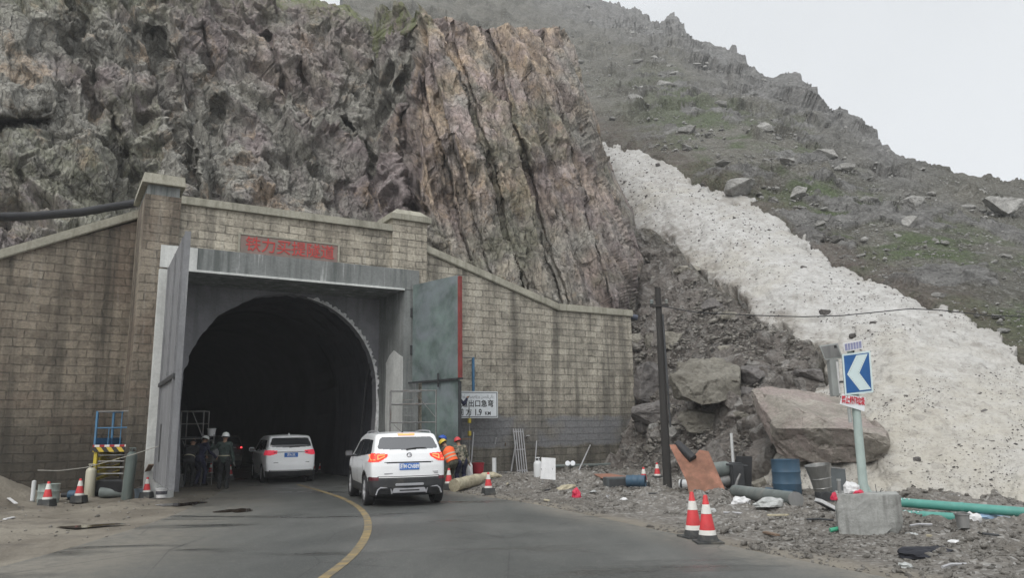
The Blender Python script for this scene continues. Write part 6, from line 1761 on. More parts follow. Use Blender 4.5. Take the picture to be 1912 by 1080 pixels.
M['bag_blue'] = plain('pale_blue_cloth', (0.24, 0.34, 0.46), 0.7, 0.2, 5)
M['bag_clear'] = plain('greyish_film', (0.36, 0.37, 0.36), 0.4, 0.25, 8)
M['rag_black'] = plain('black_rag', (0.018, 0.019, 0.025), 0.8, 0.3, 8, 0.01)
blob('plastic_bag', 'bright red plastic bag on the rubble near the road edge', 'bag', G(1076, 930), (.10, .10, .16), M['bag_red'], 3)
blob('sack', 'lumpy pale sack lying on rubble behind the red bag', 'sack', G(1060, 918), (.22, .15, .13), M['sacking'], 5)
blob('sack', 'greyish white sack under the white panel', 'sack', G(1042, 905), (.20, .14, .14), M['bag_clear'], 6)
blob('plastic_bag', 'whitish plastic bag hanging low beside the camouflage jacket', 'bag', G(877, 898) + Vector((0, 0, 0.1)), (.09, .07, .30), M['bag_white'], 8)
blob('plastic_bag', 'crumpled white bag in front of the big grey pipe', 'bag', G(1386, 946), (.20, .10, .13), M['bag_white'], 9)
blob('plastic_film', 'crumpled grey film beside the white bag at the big pipe', 'film', G(1436, 947), (.24, .13, .12), M['bag_clear'], 10)
blob('trash_bag', 'orange bag lying in the litter by the teal pipes', 'bag', G(1826, 975), (.11, .10, .12), M['bag_orange'], 12, 'litter by the teal pipes')
blob('trash_bag', 'white bag lying in the litter left of the orange bag', 'bag', G(1813, 977), (.12, .10, .12), M['bag_white'], 13, 'litter by the teal pipes')
blob('cloth', 'pale blue cloth lying on the litter beside the orange bag', 'cloth', G(1858, 977), (.30, .14, .11), M['bag_blue'], 14, 'litter by the teal pipes')
blob('trash_bag', 'long whitish bag lying rightmost in the litter', 'bag', G(1880, 984), (.26, .13, .08), M['bag_clear'], 15, 'litter by the teal pipes')
blob('black_rag', 'black rag lying alone on the gravel in the foreground', 'rag', G(1735, 1040), (.34, .17, .09), M['rag_black'], 17, None, 0.1, 0.45, 0.3)
bm = BM(); lathe(bm, [(.035, 0), (.035, .13), (.014, .17), (.014, .20), (0, .20)], 12, Matrix.Rotation(math.radians(80), 4, 'Y')); M['green_plastic'] = plain('green_plastic', (0.07, 0.36, 0.22), 0.4, 0.1)
o = obj('bottle', bm, M['green_plastic'], None, smooth=True); o.location = G(1556, 996) + Vector((-.05, 0, .04)); tag(o, 'small green bottle lying at the foot of the concrete block', 'bottle')

# leaning rusty sheet, black roll, scrap machine
pts = [(1250, 832), (1266, 831), (1287, 864), (1306, 841), (1323, 844), (1360, 929), (1346, 934), (1290, 939), (1282, 900)]
Yl = lambda y: 18.45 + (939 - y) * 0.0075
bm = BM(); vs = [aty(x, y, Yl(y)) for x, y in pts]; c_ = G(1320, 936)
dn = Vector((0.1, 0.85, 0.5)).normalized() * 0.012
f1 = [bm.verts.new(v - c_) for v in vs]; f2 = [bm.verts.new(v - c_ + dn) for v in vs]
bm.faces.new(f1); bm.faces.new(f2[::-1])
for k in range(len(vs)): bm.faces.new((f1[k], f2[k], f2[(k + 1) % len(vs)], f1[(k + 1) % len(vs)]))
bmesh.ops.triangulate(bm, faces=[f for f in bm.faces if len(f.verts) > 4])
o = obj('rusty_plate', bm, M['rust'], None); o.location = c_; tag(o, 'large pinkish rusty plate with a notched top leaning behind two cones', 'metal plate')
bm = BM(); a, b = aty(1264, 829, 19.35), aty(1294, 858, 19.0); tube(bm, [Vector(), (b - a) * .5, b - a], [.10, .12, .115], 14)
o = obj('black_roll', bm, M['black'], None, smooth=True); o.location = a; tag(o, 'short black plastic roll resting on the notch of the rusty plate', 'roll')
sc_ = thing('scrap_machine', 'dark scrapped machine with a motor and a black plate beside the rusty plate', 'machine', G(1378, 917), 0.1)
bm = BM(); lathe(bm, [(0.0, -.42), (.16, -.42), (.19, -.38), (.19, .22), (.15, .28), (.08, .28), (.08, .40), (0, .40)], 18, Matrix.Translation((-.42, .15, .52)) @ Matrix.Rotation(math.radians(84), 4, 'Y'), cap=False); obj('motor', bm, M['pipe_grey'], sc_, smooth=True)
bm = BM(); lathe(bm, [(0.0, -.3), (.13, -.3), (.13, .3), (0, .3)], 16, Matrix.Translation((-.38, .10, .22)) @ Matrix.Rotation(math.radians(80), 4, 'Y'), cap=False); obj('tank', bm, M['tin'], sc_, smooth=True)
bm = BM(); box(bm, (.26, .2, .42), (0.44, 0.05, 0.84), (0.08, 0.06, 0.1)); obj('cover_plate', bm, M['cladding'], sc_, bevel=0.01)
bm = BM(); box(bm, (-.02, .1, .35), (0.34, 0.5, 0.68)); obj('gear_housing', bm, M['steel_dark'], sc_, bevel=0.04)
for a, b in (((-.8, 0, .04), (.3, 0, .04)), ((-.8, .4, .04), (.3, .4, .04)), ((-.6, 0.1, .05), (-.6, .1, .5)), ((.1, -.06, .3), (.02, -.12, .62)), ((-.3, -.1, .66), (.25, -.1, .60))): tubes('frame_bar', [(a, b)], 0.03, M['steel_dark'], sc_)
bm = BM(); tube(bm, [Vector((-.12, -.12, .10)), Vector((-.05, -.14, .28)), Vector((.03, -.13, .42))], [.05, .04, .035], 8); obj('lever', bm, M['steel'], sc_)
bm = BM(); lathe(bm, [(0.045, 0), (0.045, .95), (0, .96)], 10); o = obj('white_stake', bm, M['cyl_white'], None, smooth=True); pq_ = aty(1369, 862, 22.5); o.location = (pq_.x, pq_.y, max(gz(pq_.x, pq_.y), 0.0)); o.location.z = pq_.z - 0.15; tag(o, 'slim whitish stake standing in rubble above the scrap machine', 'stake')
root = thing('white_pipe_piece', 'short white pipe piece lying end on between the pole and the rusty plate', 'pipe', G(1270, 915) + Vector((0, 0, .13)), 0, rot=(math.radians(90), 0, math.radians(62)))
bm = BM(); lathe(bm, [(.105, 0), (.13, 0), (.13, .42), (.105, .42), (.105, 0.0)], 20, cap=False); obj('pipe_shell', bm, M['cyl_white'], root, smooth=True)
bm = BM(); lathe(bm, [(.135, .04), (.135, .09)], 20, cap=False); obj('pipe_collar', bm, M['steel_dark'], root)
# big pipes
a, b = G(1374, 930) + Vector((0, 0, .15)), G(1487, 948) + Vector((0, 0, .14))
root = thing('large_pipe', 'long thick grey green pipe lying in front of the blue barrel', 'pipe', a)
bm = BM(); d = b - a; tube(bm, [Vector(), d * .5, d], .145, 20, cap=False); tube(bm, [d, Vector()], .125, 20, cap=False); obj('pipe_shell', bm, M['pipe_grey'], root, smooth=True)
bm = BM(); dd_ = d.normalized(); tube(bm, [d - dd_ * .02, d + dd_ * .02], .150, 20); obj('end_flange', bm, M['tin'], root, smooth=True)
a, b = G(1440, 929) + Vector((0, .25, .11)), G(1492, 938) + Vector((0, .25, .11))
root = thing('small_pipe', 'shorter blue grey pipe lying behind the long thick pipe', 'pipe', a)
bm = BM(); d = b - a; tube(bm, [Vector(), d], .10, 16, cap=False); tube(bm, [d, Vector()], .085, 16, cap=False); obj('pipe_shell', bm, M['drum_blue'], root, smooth=True)
# sheet metal duct
M['duct'] = plain('galvanised_duct', (0.25, 0.25, 0.24), 0.35, 0.25, 3, metal=0.6, streak=True, dirt=(0.12, 0.12, 0.115), dirt_amt=0.5)
root = thing('metal_duct', 'ribbed metal duct elbow standing on its narrow end behind the concrete block', 'duct', G(1541, 938), 0, rot=(0.05, math.radians(-8), 0))
pr = [(0.215, 0.30)]
for k in range(6): pr += [(0.225 + k * .012, .34 + k * .03), (0.215 + k * .012, .355 + k * .03)]
pr = [(.17, .22), (.185, .30), (.195, .305), (.188, .315), (.21, .50), (.222, .505), (.214, .515)] + [(.215 + k * .010 + (.008 if j else 0), .54 + k * .045 + (.02 if j else 0)) for k in range(6) for j in (0, 1)]
bm = BM(); lathe(bm, pr, 28, cap=False); obj('duct_cone', bm, M['duct'], root, smooth=True)
bm = BM(); tube(bm, [(0, 0, .24), (-.01, -.01, .15), (-.02, -.10, .09), (-.04, -.26, .09)], [.17, .18, .165, .15], 18); obj('duct_elbow', bm, M['steel_dark'], root, smooth=True)
root = thing('scrap_board', 'flat grey panel standing on edge right of the ribbed duct', 'panel', G(1578, 925) + Vector((0, .35, 0)), 0.1)
bm = BM(); prism(bm, [(-.24, 0), (.22, 0), (.26, .52), (-.24, .58)], 0, .05, lambda p, q, a: Vector((p, a + q * .15, q))); obj('panel_board', bm, M['box_grey'], root, bevel=0.006)
bm = BM(); prism(bm, [(-.25, .58), (.27, .52), (.27, .55), (-.25, .61)], -.01, .07, lambda p, q, a: Vector((p, a + q * .15, q))); obj('panel_rim', bm, M['steel'], root)
root = thing('foam_board', 'white foam board lying tilted against the concrete block', 'board', G(1548, 956), 0)
bm = BM(); prism(bm, [(-.15, .17), (.20, -.02), (.22, .04), (-.13, .23)], -.02, .28, lambda p, q, a: Vector((p, a, q))); obj('board_sheet', bm, M['white_plastic'], root, bevel=0.006)
bm = BM(); prism(bm, [(-.16, .155), (.19, -.04), (.20, -.022), (-.15, .168)], -.018, .27, lambda p, q, a: Vector((p, a, q))); obj('board_backing', bm, M['steel_dark'], root)

# concrete block, sign post and what lies on the block
M['block'] = concrete_mat('rough_concrete_block', (0.33, 0.335, 0.32), (0.115, 0.115, 0.108), pale=(0.36, 0.36, 0.35), amt=0.7)
bA = atz(1566, 999, 0)
bz = 0.62
ang = math.radians(-21)
bw = 0.95
mid_ = bA + Vector((math.cos(ang), math.sin(ang), 0)) * bw / 2
bm = BM(); box(bm, (0, .36, bz / 2 - .05), (bw, 0.72, bz + .1))
bmesh.ops.bevel(bm, geom=list(bm.edges), offset=0.02, segments=2, affect='EDGES')
bmesh.ops.subdivide_edges(bm, edges=list(bm.edges), cuts=6, use_grid_fill=True)
co = np.array([v.co[:] for v in bm.verts]); dsp = 0.022 * fbm(co * 3.5, 4, 61)
for v, k in zip(bm.verts, dsp):
    o_ = Vector((v.co.x, v.co.y - .36, v.co.z - .3)).normalized(); v.co += o_ * float(k)
    if v.co.x > bw * .28 and v.co.z < .16: v.co.x -= (0.16 - v.co.z) * .5; v.co.y += (0.16 - v.co.z) * .4
o = obj('concrete_block', bm, M['block'], None); o.location = mid_; o.rotation_euler = (0, 0, ang); tag(o, 'rough grey concrete block carrying the chevron sign post', 'concrete block')
YS = mid_.y + 0.38
M['post_green'] = plain('pale_green_sign_post', (0.34, 0.41, 0.385), 0.5, 0.1, 4, dirt=(0.25, 0.28, 0.26), dirt_amt=0.3)
M['chev_blue'] = plain('blue_reflective_sheet', (0.020, 0.095, 0.27), 0.4, 0.12, 4)
M['chev_white'] = plain('white_reflective_sheet', (0.54, 0.64, 0.64), 0.4, 0.06, 5)
M['solar'] = plain('solar_cells', (0.23, 0.24, 0.36), 0.25, 0.15, 6)
M['galv'] = plain('galvanised_steel', (0.33, 0.345, 0.335), 0.45, 0.15, 4, metal=0.3)
p0 = aty(1613, 920, YS); p0.z = bz - 0.02
sp = thing('chevron_sign', 'leaning sign post with blue chevron board, solar panels and a red lettered notice', 'sign', p0)
L0 = lambda x, y, dy=0.0: aty(x, y, YS + dy) - p0
def quad(name, px, dy, th, m, par, bevel=0.0):
    v = [L0(x, y, dy) for x, y in px]
    n_ = (v[1] - v[0]).cross(v[2] - v[0]).normalized()
    if n_.y > 0: n_ = -n_
    bm = BM(); a_ = [bm.verts.new(q) for q in v]; b_ = [bm.verts.new(q - n_ * th) for q in v]
    bm.faces.new(a_); bm.faces.new(b_[::-1])
    k_ = len(v)
    for k in range(k_): bm.faces.new((a_[k], b_[k], b_[(k + 1) % k_], a_[(k + 1) % k_]))
    return obj(name, bm, m, par, bevel=bevel)
bm = BM(); tube(bm, [Vector((0.0, 0, -.0)), L0(1588, 650)], [.072, .062], 16); obj('post_shaft', bm, M['post_green'], sp, smooth=True)
bm = BM(); box(bm, (0, 0, .015), (.26, .24, .03)); obj('base_flange', bm, M['post_green'], sp)
for sx in (-1, 1):
    bm = BM(); prism(bm, [(sx * .06, .03), (sx * .13, .03), (sx * .045, .22)], -.006, .006); obj('gusset', bm, M['post_green'], sp)
cbp = [(1572, 662), (1625, 655), (1631, 733), (1578, 739)]
cb = quad('chevron_board', cbp, -.10, .03, M['galv'], sp, bevel=0.004)
def bl(u, v_):                              # position on the board, 0..1 each way
    t = (cbp[0][0] + (cbp[1][0] - cbp[0][0]) * u, cbp[0][1] + (cbp[1][1] - cbp[0][1]) * u); b = (cbp[3][0] + (cbp[2][0] - cbp[3][0]) * u, cbp[3][1] + (cbp[2][1] - cbp[3][1]) * u)
    return (t[0] + (b[0] - t[0]) * v_, t[1] + (b[1] - t[1]) * v_)
quad('board_frame', [bl(0, 0), bl(1, 0), bl(1, 1), bl(0, 1)], -.103, .003, M['chev_white'], cb)
quad('board_face', [bl(.06, .045), bl(.94, .045), bl(.94, .955), bl(.06, .955)], -.1065, .002, M['chev_blue'], cb)
v_ = [bl(*q) for q in ((.50, .07), (.90, .07), (.56, .50), (.93, .92), (.53, .92), (.13, .50))]
vv = [L0(x, y, -.110) for x, y in v_]
bm = BM(); a_ = [bm.verts.new(q) for q in vv]; b_ = [bm.verts.new(q + Vector((0, .002, 0))) for q in vv]
for t in ((0, 1, 2, 5), (5, 2, 3, 4)): bm.faces.new([a_[k] for k in t]); bm.faces.new([b_[k] for k in t][::-1])
obj('chevron', bm, M['chev_white'], cb)
bm = BM()
for k in range(8):
    for (a, b) in (((.55, .10), (.18, .50)), ((.84, .10), (.51, .50)), ((.18, .50), (.55, .89)), ((.51, .50), (.86, .89))):
        t = (k + .5) / 8; q = L0(*bl(a[0] + (b[0] - a[0]) * t, a[1] + (b[1] - a[1]) * t), -.1115)
        box(bm, q, (.008, .003, .008))
obj('led_dots', bm, M['sign_grey'], cb)['kind'] = 'stuff'
so_ = quad('solar_panel', [(1574, 641), (1610, 634.5), (1611.5, 652), (1576, 658)], -.13, .02, M['white_plastic'], sp, bevel=0.003)
quad('solar_cells', [(1577, 643), (1608, 637.5), (1609, 650), (1578.5, 655.5)], -.133, .002, M['solar'], so_)
for k in range(1, 6):
    t = k / 6
    quad('cell_line', [(1577 + 31 * t - .35, 643 - 5.5 * t), (1577 + 31 * t + .35, 643 - 5.5 * t), (1578.5 + 30.5 * t + .35, 655.5 - 5.5 * t), (1578.5 + 30.5 * t - .35, 655.5 - 5.5 * t)], -.135, .0015, M['white_plastic'], so_)
bm = BM(); tube(bm, [L0(1593, 652, -.10), L0(1594, 664, -.06)], .012, 6); obj('panel_arm', bm, M['steel_dark'], so_)
s2 = quad('solar_panel', [(1530, 646), (1564, 641), (1574, 669), (1541, 673)], .12, .02, M['galv'], sp, bevel=0.003)
quad('panel_back', [(1532.5, 648), (1562.5, 643.5), (1570.5, 666.5), (1541.5, 670.5)], .117, .002, M['tin'], s2)
quad('junction_box', [(1556.5, 645.5), (1561.5, 645), (1563, 650), (1558, 650.5)], .114, .02, M['black'], s2)
bx = quad('battery_box', [(1549, 672), (1566, 671), (1570, 739), (1556, 741)], .10, .14, M['galv'], sp, bevel=0.008)
quad('box_edge', [(1561, 676), (1565, 676), (1570, 735), (1567, 735)], .096, .003, M['white_plastic'], bx)
bm = BM(); tube(bm, [L0(1567, 714, .08), L0(1600, 712, .0)], .016, 6); obj('box_clamp', bm, M['steel_dark'], bx)
nt_ = [(1573, 736), (1616, 743), (1614, 769), (1568, 755)]
nb2 = quad('notice_board', nt_, -.09, .006, M['sign_white'], sp)
ntv = [L0(x, y, -.094) for x, y in nt_]
cx_ = sum(ntv, Vector()) / 4; an_ = math.atan2((ntv[1] - ntv[0]).z, (ntv[1] - ntv[0]).x)
M['red_print'] = plain('red_notice_print', (0.50, 0.03, 0.05), 0.5, 0.1)
t_ = text_mesh('notice_lettering', '禁止倾倒垃圾', 0.088, M['red_print'], nb2, cx_ + Vector((0.005, -.004, 0.012)), (math.radians(90), -an_ - math.radians(4), 0), 0.001, 0.003, sx=0.72)
t_.scale = (0.72, 1.55, 1)
bm = BM(); tube(bm, [L0(1585, 762, -.04), L0(1588, 790, -.04)], .03, 8); obj('controller_box', bm, M['galv'], sp, smooth=True)
# on the block
pt_ = aty(1568, 920, YS - .15); pt_.z = bz
root = thing('short_tube', 'short upright steel tube on the left of the concrete block', 'tube', pt_); bm = BM(); lathe(bm, [(.028, -.01), (.028, .23), (.022, .23), (.022, .1)], 12, cap=False); obj('tube_shell', bm, M['steel'], root, smooth=True)
bm = BM(); lathe(bm, [(.033, .20), (.033, .23)], 12, cap=False); obj('tube_rim', bm, M['galv'], root)
q = aty(1592, 921, YS - .10); q.z = bz
blob('snack_bag', 'white and red crumpled bag lying on top of the concrete block', 'bag', q, (.12, .10, .11), M['bag_white'], 31)
q = aty(1601, 921, YS - .18); q.z = bz
blob('snack_bag', 'red crumpled wrapper on the concrete block beside the sign post', 'wrapper', q, (.075, .06, .045), M['bag_red'], 32)
q = aty(1558, 935, YS - .2)
blob('snack_bag', 'red wrapper stuck at the left upper corner of the concrete block', 'wrapper', q, (.045, .04, .09), M['bag_red'], 33)
q = aty(1637, 922, YS); q.z = bz
root = thing('wire_stubs', 'thin wire stubs sticking up from the concrete block right of the post', 'wire', q)
for a, b in (((0, 0, -.02), (-.01, 0, .13)), ((.04, 0, -.02), (.09, 0, .06)), ((.02, .03, -.02), (.13, .03, .03))): tubes('wire', [(a, b)], .005, M['steel_dark'], root)

# green guard rail beams
M['teal'] = plain('teal_beam_paint', (0.075, 0.255, 0.215), 0.4, 0.14, 3, dirt=(0.12, 0.30, 0.26), dirt_amt=0.3)
def teal_pipe(label, a, b, r):
    a, b = Vector(a), Vector(b); d = b - a; L_ = d.length; u_ = d.normalized()
    root = thing('teal_pipe', label, 'pipe', a, 0, 'teal pipes lying at the roadside')
    bm = BM(); tube(bm, [Vector(), d * .33, d * .66, d], r, 20, cap=False); tube(bm, [d, Vector()], r - .012, 20, cap=False)
    n_ = 20
    bm.verts.ensure_lookup_table()
    for k in range(n_):
        o0, o1 = bm.verts[k], bm.verts[(k + 1) % n_]
    obj('pipe_shell', bm, M['teal'], root, smooth=True)
    for k in range(5):                                   # chipped pale patches near the left end
        t = .05 + k * .07; ang_ = 1.9 + .5 * math.sin(k * 2.3)
        c0 = u_ * t + Vector((0, -math.cos(ang_ - 1.57) * r, math.sin(ang_ - .9) * r * .5 + r * .35))
        o = blob('paint_chip', None, None, c0, (.018 + .008 * (k % 2), .008, .018), M['chev_white'], 300 + k, sub=1)
        o.parent = root
    bm = BM(); tube(bm, [u_ * (L_ * .45), u_ * (L_ * .45 + .05)], r + .006, 20); obj('pipe_collar', bm, M['teal'], root, smooth=True)
    return root
ga, gb = atz(1676, 971, 0), atz(2010, 990, 0)
teal_pipe('longer teal pipe lying on top beside the snow', ga + Vector((0, .30, .29)), gb + Vector((0, .30, .19)), .082)
teal_pipe('shorter teal pipe lying below the longer one', ga + Vector((0, .02, .085)), ga + (gb - ga) * .36 + Vector((0, .02, .085)), .08)
a, b = aty(1766, 953, 13.9), aty(1960, 968, 13.7)
bm = BM(); d = b - a; box(bm, d / 2, (d.length, .08, .03), (0, -math.atan2(d.z, Vector((d.x, d.y)).length), math.atan2(d.y, d.x))); o = obj('white_plank', bm, M['white_plastic'], None, bevel=.004); o.location = a; tag(o, 'long white plank lying along the teal pipes', 'plank')
bm = BM(); tube(bm, [atz(1684, 973, .05), atz(1790, 978, .05)], .05, 8); tag(obj('wood_sleeper', bm, M['wood'], None, smooth=True), 'dark brown pole lying under the shorter teal pipe', 'pole')

# utility pole and cable
M['tarred'] = plain('tarred_wood', (0.035, 0.033, 0.031), 0.8, 0.3, 3, 0.01, streak=True)
pb0 = G(1247, 916); top = aty(1228, 538, pb0.y + .1)
up_ = thing('utility_pole', 'dark tarred utility pole with a small top bracket in front of the scree', 'utility pole', pb0)
bm = BM(); tube(bm, [Vector((0, 0, -.3)), (top - pb0) * .5, top - pb0], [.115, .10, .075], 14); obj('pole_shaft', bm, M['tarred'], up_, smooth=True)
tq = (top - pb0)
bm = BM(); box(bm, tq * .905 + Vector((0, -.09, 0)), (.5, .06, .07)); obj('cross_arm', bm, M['tarred'], up_)
for sx in (-.2, .2):
    bm = BM(); lathe(bm, [(.025, 0), (.05, .03), (.035, .06), (.05, .09), (.03, .13), (0, .14)], 12, Matrix.Translation(tq * .905 + Vector((sx, -.09, .035)))); obj('insulator', bm, M['pipe_grey'], up_, smooth=True)
bm = BM(); tube(bm, [tq * .30 + Vector((.13, -.1, 0)), tq * .86 + Vector((.08, -.1, 0))], .025, 6); obj('conduit', bm, M['steel_dark'], up_)
cpx = [(1234, 572), (1300, 584), (1400, 589), (1500, 592), (1570, 590), (1640, 583), (1700, 577), (1760, 580), (1850, 590), (1960, 593), (2080, 590)]
pts = [aty(x, y, pb0.y - .05 - (x - 1234) * .0016) for x, y in cpx]
bm = BM(); tube(bm, pts, .013, 6); tag(obj('cable', bm, M['black'], None, smooth=True), 'black cable running from the utility pole across the snow', 'cable')
# hoses on the walls
pts = [aty(x, y, Y_) for x, y, Y_ in ((-60, 406, 21.0), (0, 405, 21.5), (60, 404, 22.0), (95, 401, 22.4), (150, 397, 23.0), (200, 388, 23.7), (256, 379, 24.4))]
bm = BM(); tube(bm, pts, .135, 14); tag(obj('black_hose', bm, M['black'], None, smooth=True), 'thick black hose lying on the ledge above the left wing wall', 'hose')
q0 = P2W(-0.1, .75, 6.45)
root = thing('drain_hose', 'dark blue hose end sticking out at the top end of the right wall', 'hose', q0)
bm = BM(); tube(bm, [Vector((-.6, .2, .1)), Vector((.1, -.05, 0)), Vector((.75, -.1, -.14))], .12, 12); obj('hose_body', bm, plain('dark_blue_hose', (.05, .06, .085), .5, .2), root, smooth=True)
bm = BM(); tube(bm, [Vector((.02, -.03, .02)), Vector((.14, -.06, -.01))], .13, 12); obj('hose_collar', bm, M['teal'], root, smooth=True)
# white strips on the dirt, left
for (x0_, y0_, x1_, y1_, lb) in ((-8, 927, 31, 930, 'white plastic strip lying on the dirt at the left edge, farther one'), (8, 973, 25, 970, 'short white plastic strip lying on the dirt nearer the road')):
    a, b = G(x0_, y0_), G(x1_, y1_); d = b - a
    bm = BM(); box(bm, (0, 0, 0), (d.length, .07, .02)); o = obj('plastic_strip', bm, M['white_plastic'], None); o.location = (a + b) / 2 + Vector((0, 0, .03)); o.rotation_euler = (0, 0, math.atan2(d.y, d.x)); tag(o, lb, 'strip', 'white strips on the dirt')

# small litter among the gravel, each a scrap of its own
g = random.Random(15)
for k, (px, py) in enumerate(((948, 905), (968, 912), (1022, 918), (1090, 908), (1108, 920), (1135, 930), (1018, 936), (1165, 935), (1228, 925), (1250, 945), (1330, 958), (1372, 962), (1455, 965), (1508, 952), (1530, 975), (1440, 1000), (1700, 1000), (1718, 985), (1748, 1003), (1782, 1015), (1838, 1002), (1870, 1030), (1690, 1060), (1780, 1062))):
    p = G(px, py)
    kind = k % 3
    if kind == 0:
        bm = BM(); box(bm, (0, 0, .02), (g.uniform(.2, .45), g.uniform(.05, .1), .03)); o = obj('wood_scrap', bm, M['wood' if k % 2 else 'sacking'], None, bevel=.004)
        tag(o, 'small flat wood scrap lying among the gravel beside the road', 'scrap', 'wood scraps in the gravel')
    elif kind == 1:
        o = blob('paper_scrap', 'small pale crumpled scrap lying among the gravel beside the road', 'scrap', p, (g.uniform(.05, .12), g.uniform(.04, .09), g.uniform(.03, .06)), M['bag_white' if k % 2 else 'bag_clear'], 400 + k, 'pale scraps in the gravel', sub=2)
    else:
        bm = BM(); tube(bm, [(-.2, 0, .03), (0, .03, .04), (.22, -.02, .03)], .018, 6); o = obj('pipe_scrap', bm, M['steel_pale' if k % 2 else 'steel_dark'], None)
        tag(o, 'short bent metal scrap lying among the gravel beside the road', 'scrap', 'metal scraps in the gravel')
    o.location = p; o.rotation_euler = (0, 0, g.uniform(0, 6.3))
# ------------------------------------------------------------------ boulders and loose stones
M['boulder'] = stone_mat('pale_brown_boulder', (0.20, 0.185, 0.155), (0.37, 0.35, 0.30), 1.2, bump=0.05)
M['slab_rock'] = stone_mat('pinkish_slab_rock', (0.235, 0.215, 0.185), (0.45, 0.415, 0.365), 1.1, pink=(0.35, 0.29, 0.27), bump=0.05)
M['dark_rock'] = stone_mat('dark_grey_boulder', (0.105, 0.098, 0.094), (0.225, 0.210, 0.20), 1.2, bump=0.05)
M['hill_rock'] = stone_mat('pale_hill_rock', (0.24, 0.235, 0.22), (0.44, 0.43, 0.41), 0.9, bump=0.06)
M['rubble'] = stone_mat('rubble_stone', (0.135, 0.124, 0.110), (0.40, 0.38, 0.345), 5.0, bump=0.02)
def hull(pts, seed, rough, cuts=3, bev=0.06):
    bm = BM()
    for p in pts: bm.verts.new(p)
    r_ = bmesh.ops.convex_hull(bm, input=bm.verts)
    bmesh.ops.delete(bm, geom=[v for v in bm.verts if not v.link_faces], context='VERTS')
    bmesh.ops.dissolve_limit(bm, angle_limit=0.12, verts=bm.verts, edges=bm.edges)
    if bev: bmesh.ops.bevel(bm, geom=list(bm.edges), offset=bev, segments=1, affect='EDGES', clamp_overlap=True)
    bmesh.ops.triangulate(bm, faces=bm.faces)
    for _ in range(cuts):
        lim = rough * 2.2
        ed = [e for e in bm.edges if e.calc_length() > lim]
        if not ed: break
        bmesh.ops.subdivide_edges(bm, edges=ed, cuts=1)
        bmesh.ops.triangulate(bm, faces=[f for f in bm.faces if len(f.verts) > 3])
    co = np.array([v.co[:] for v in bm.verts])
    bm.normal_update()
    sc_ = 1 / max(rough * 4, 0.05)
    cc, ee = cells(co * sc_ * 0.6 + seed, seed, 0.6)
    dsp = rough * (0.55 * fbm(co * sc_ * 0.5 + seed, 4, seed) + 0.5 * cc - 0.5 * sstep(.1, 0, ee))
    for v, k in zip(bm.verts, dsp): v.co += v.normal * float(k)
    return bm
def rock_pts(seed, s, n=15):
    g = random.Random(seed); q = []
    for _ in range(n):
        v = Vector((g.gauss(0, 1), g.gauss(0, 1), g.gauss(0, 1))).normalized()
        v = Vector([math.copysign(abs(c) ** 0.75, c) for c in v])
        q.append((v.x * s[0] * g.uniform(.8, 1), v.y * s[1] * g.uniform(.8, 1), v.z * s[2] * g.uniform(.8, 1)))
    return q
def boulder(label, px, py, wpx, hpx, m, seed, depth=None, group='fallen boulders at the foot of the scree', rz=0.0, ry=0.0, sink=0.0, name='boulder'):
    """a rock whose middle is seen at (px, py), resting on the slope"""
    v = ray(px, py)
    d = float(hill_depth(np.array([px]), np.array([py + hpx * .35]))[0]) if depth is None else depth
    if depth is None: d += hpx * .25 * d / FPX
    c = CAM + v * (d / v.y)
    k = d / FPX
    s = (wpx * k / 2 * 1.08, max(wpx, hpx) * k * .42, hpx * k / 2 * 1.08)
    o = obj(name, hull(rock_pts(seed, s, 16), seed, 0.045 * max(s), bev=0.018 * max(s)), m, None)
    o.location = c; o.rotation_euler = (0, ry, rz)
    return tag(o, label, 'boulder', group)
# the big slab: lower front edge, upper front edge, and a far edge up the slope
def hp(x, y, Y): return aty(x, y, Y)
DS = 2.3
slab = [hp(x_, y_, Y_ - DS - 1.7 * min(1, max(0, (x_ - 1480) / 150))) for x_, y_, Y_ in ((1403, 730, 24.2), (1438, 826, 22.9), (1472, 868, 22.6), (1600, 864, 22.5), (1652, 860, 22.6), (1666, 836, 22.2), (1658, 815, 22.2), (1590, 800, 21.9), (1490, 796, 21.9), (1448, 800, 22.2), (1425, 722, 26.0), (1500, 732, 26.9), (1575, 742, 26.6), (1644, 792, 24.8), (1410, 770, 24.0), (1540, 866, 22.5))]
c_ = sum(slab, Vector()) / len(slab)
o = obj('boulder', hull([p - c_ for p in slab], 7, 0.10, cuts=4, bev=0.02), M['slab_rock'], None); o.location = c_
tag(o, 'huge flat topped pinkish slab lying tilted in front of the snow', 'boulder', 'fallen boulders at the foot of the scree')
big = [hp(1252, 700, 26.4), hp(1275, 742, 25.6), hp(1312, 760, 25.2), hp(1345, 752, 25.3), hp(1384, 742, 25.8), hp(1383, 690, 26.8), hp(1350, 672, 27.6), hp(1300, 668, 27.6), hp(1270, 686, 27.2), hp(1345, 705, 25.6), hp(1310, 715, 25.3), hp(1256, 745, 26.8), hp(1382, 715, 25.9), hp(1330, 680, 29), hp(1280, 700, 29)]
c_ = sum(big, Vector()) / len(big)
o = obj('boulder', hull([p - c_ for p in big], 11, 0.08, cuts=4, bev=0.02), M['boulder'], None); o.location = c_
tag(o, 'big pale angular boulder right of the utility pole, above the rusty plate', 'boulder', 'fallen boulders at the foot of the scree')
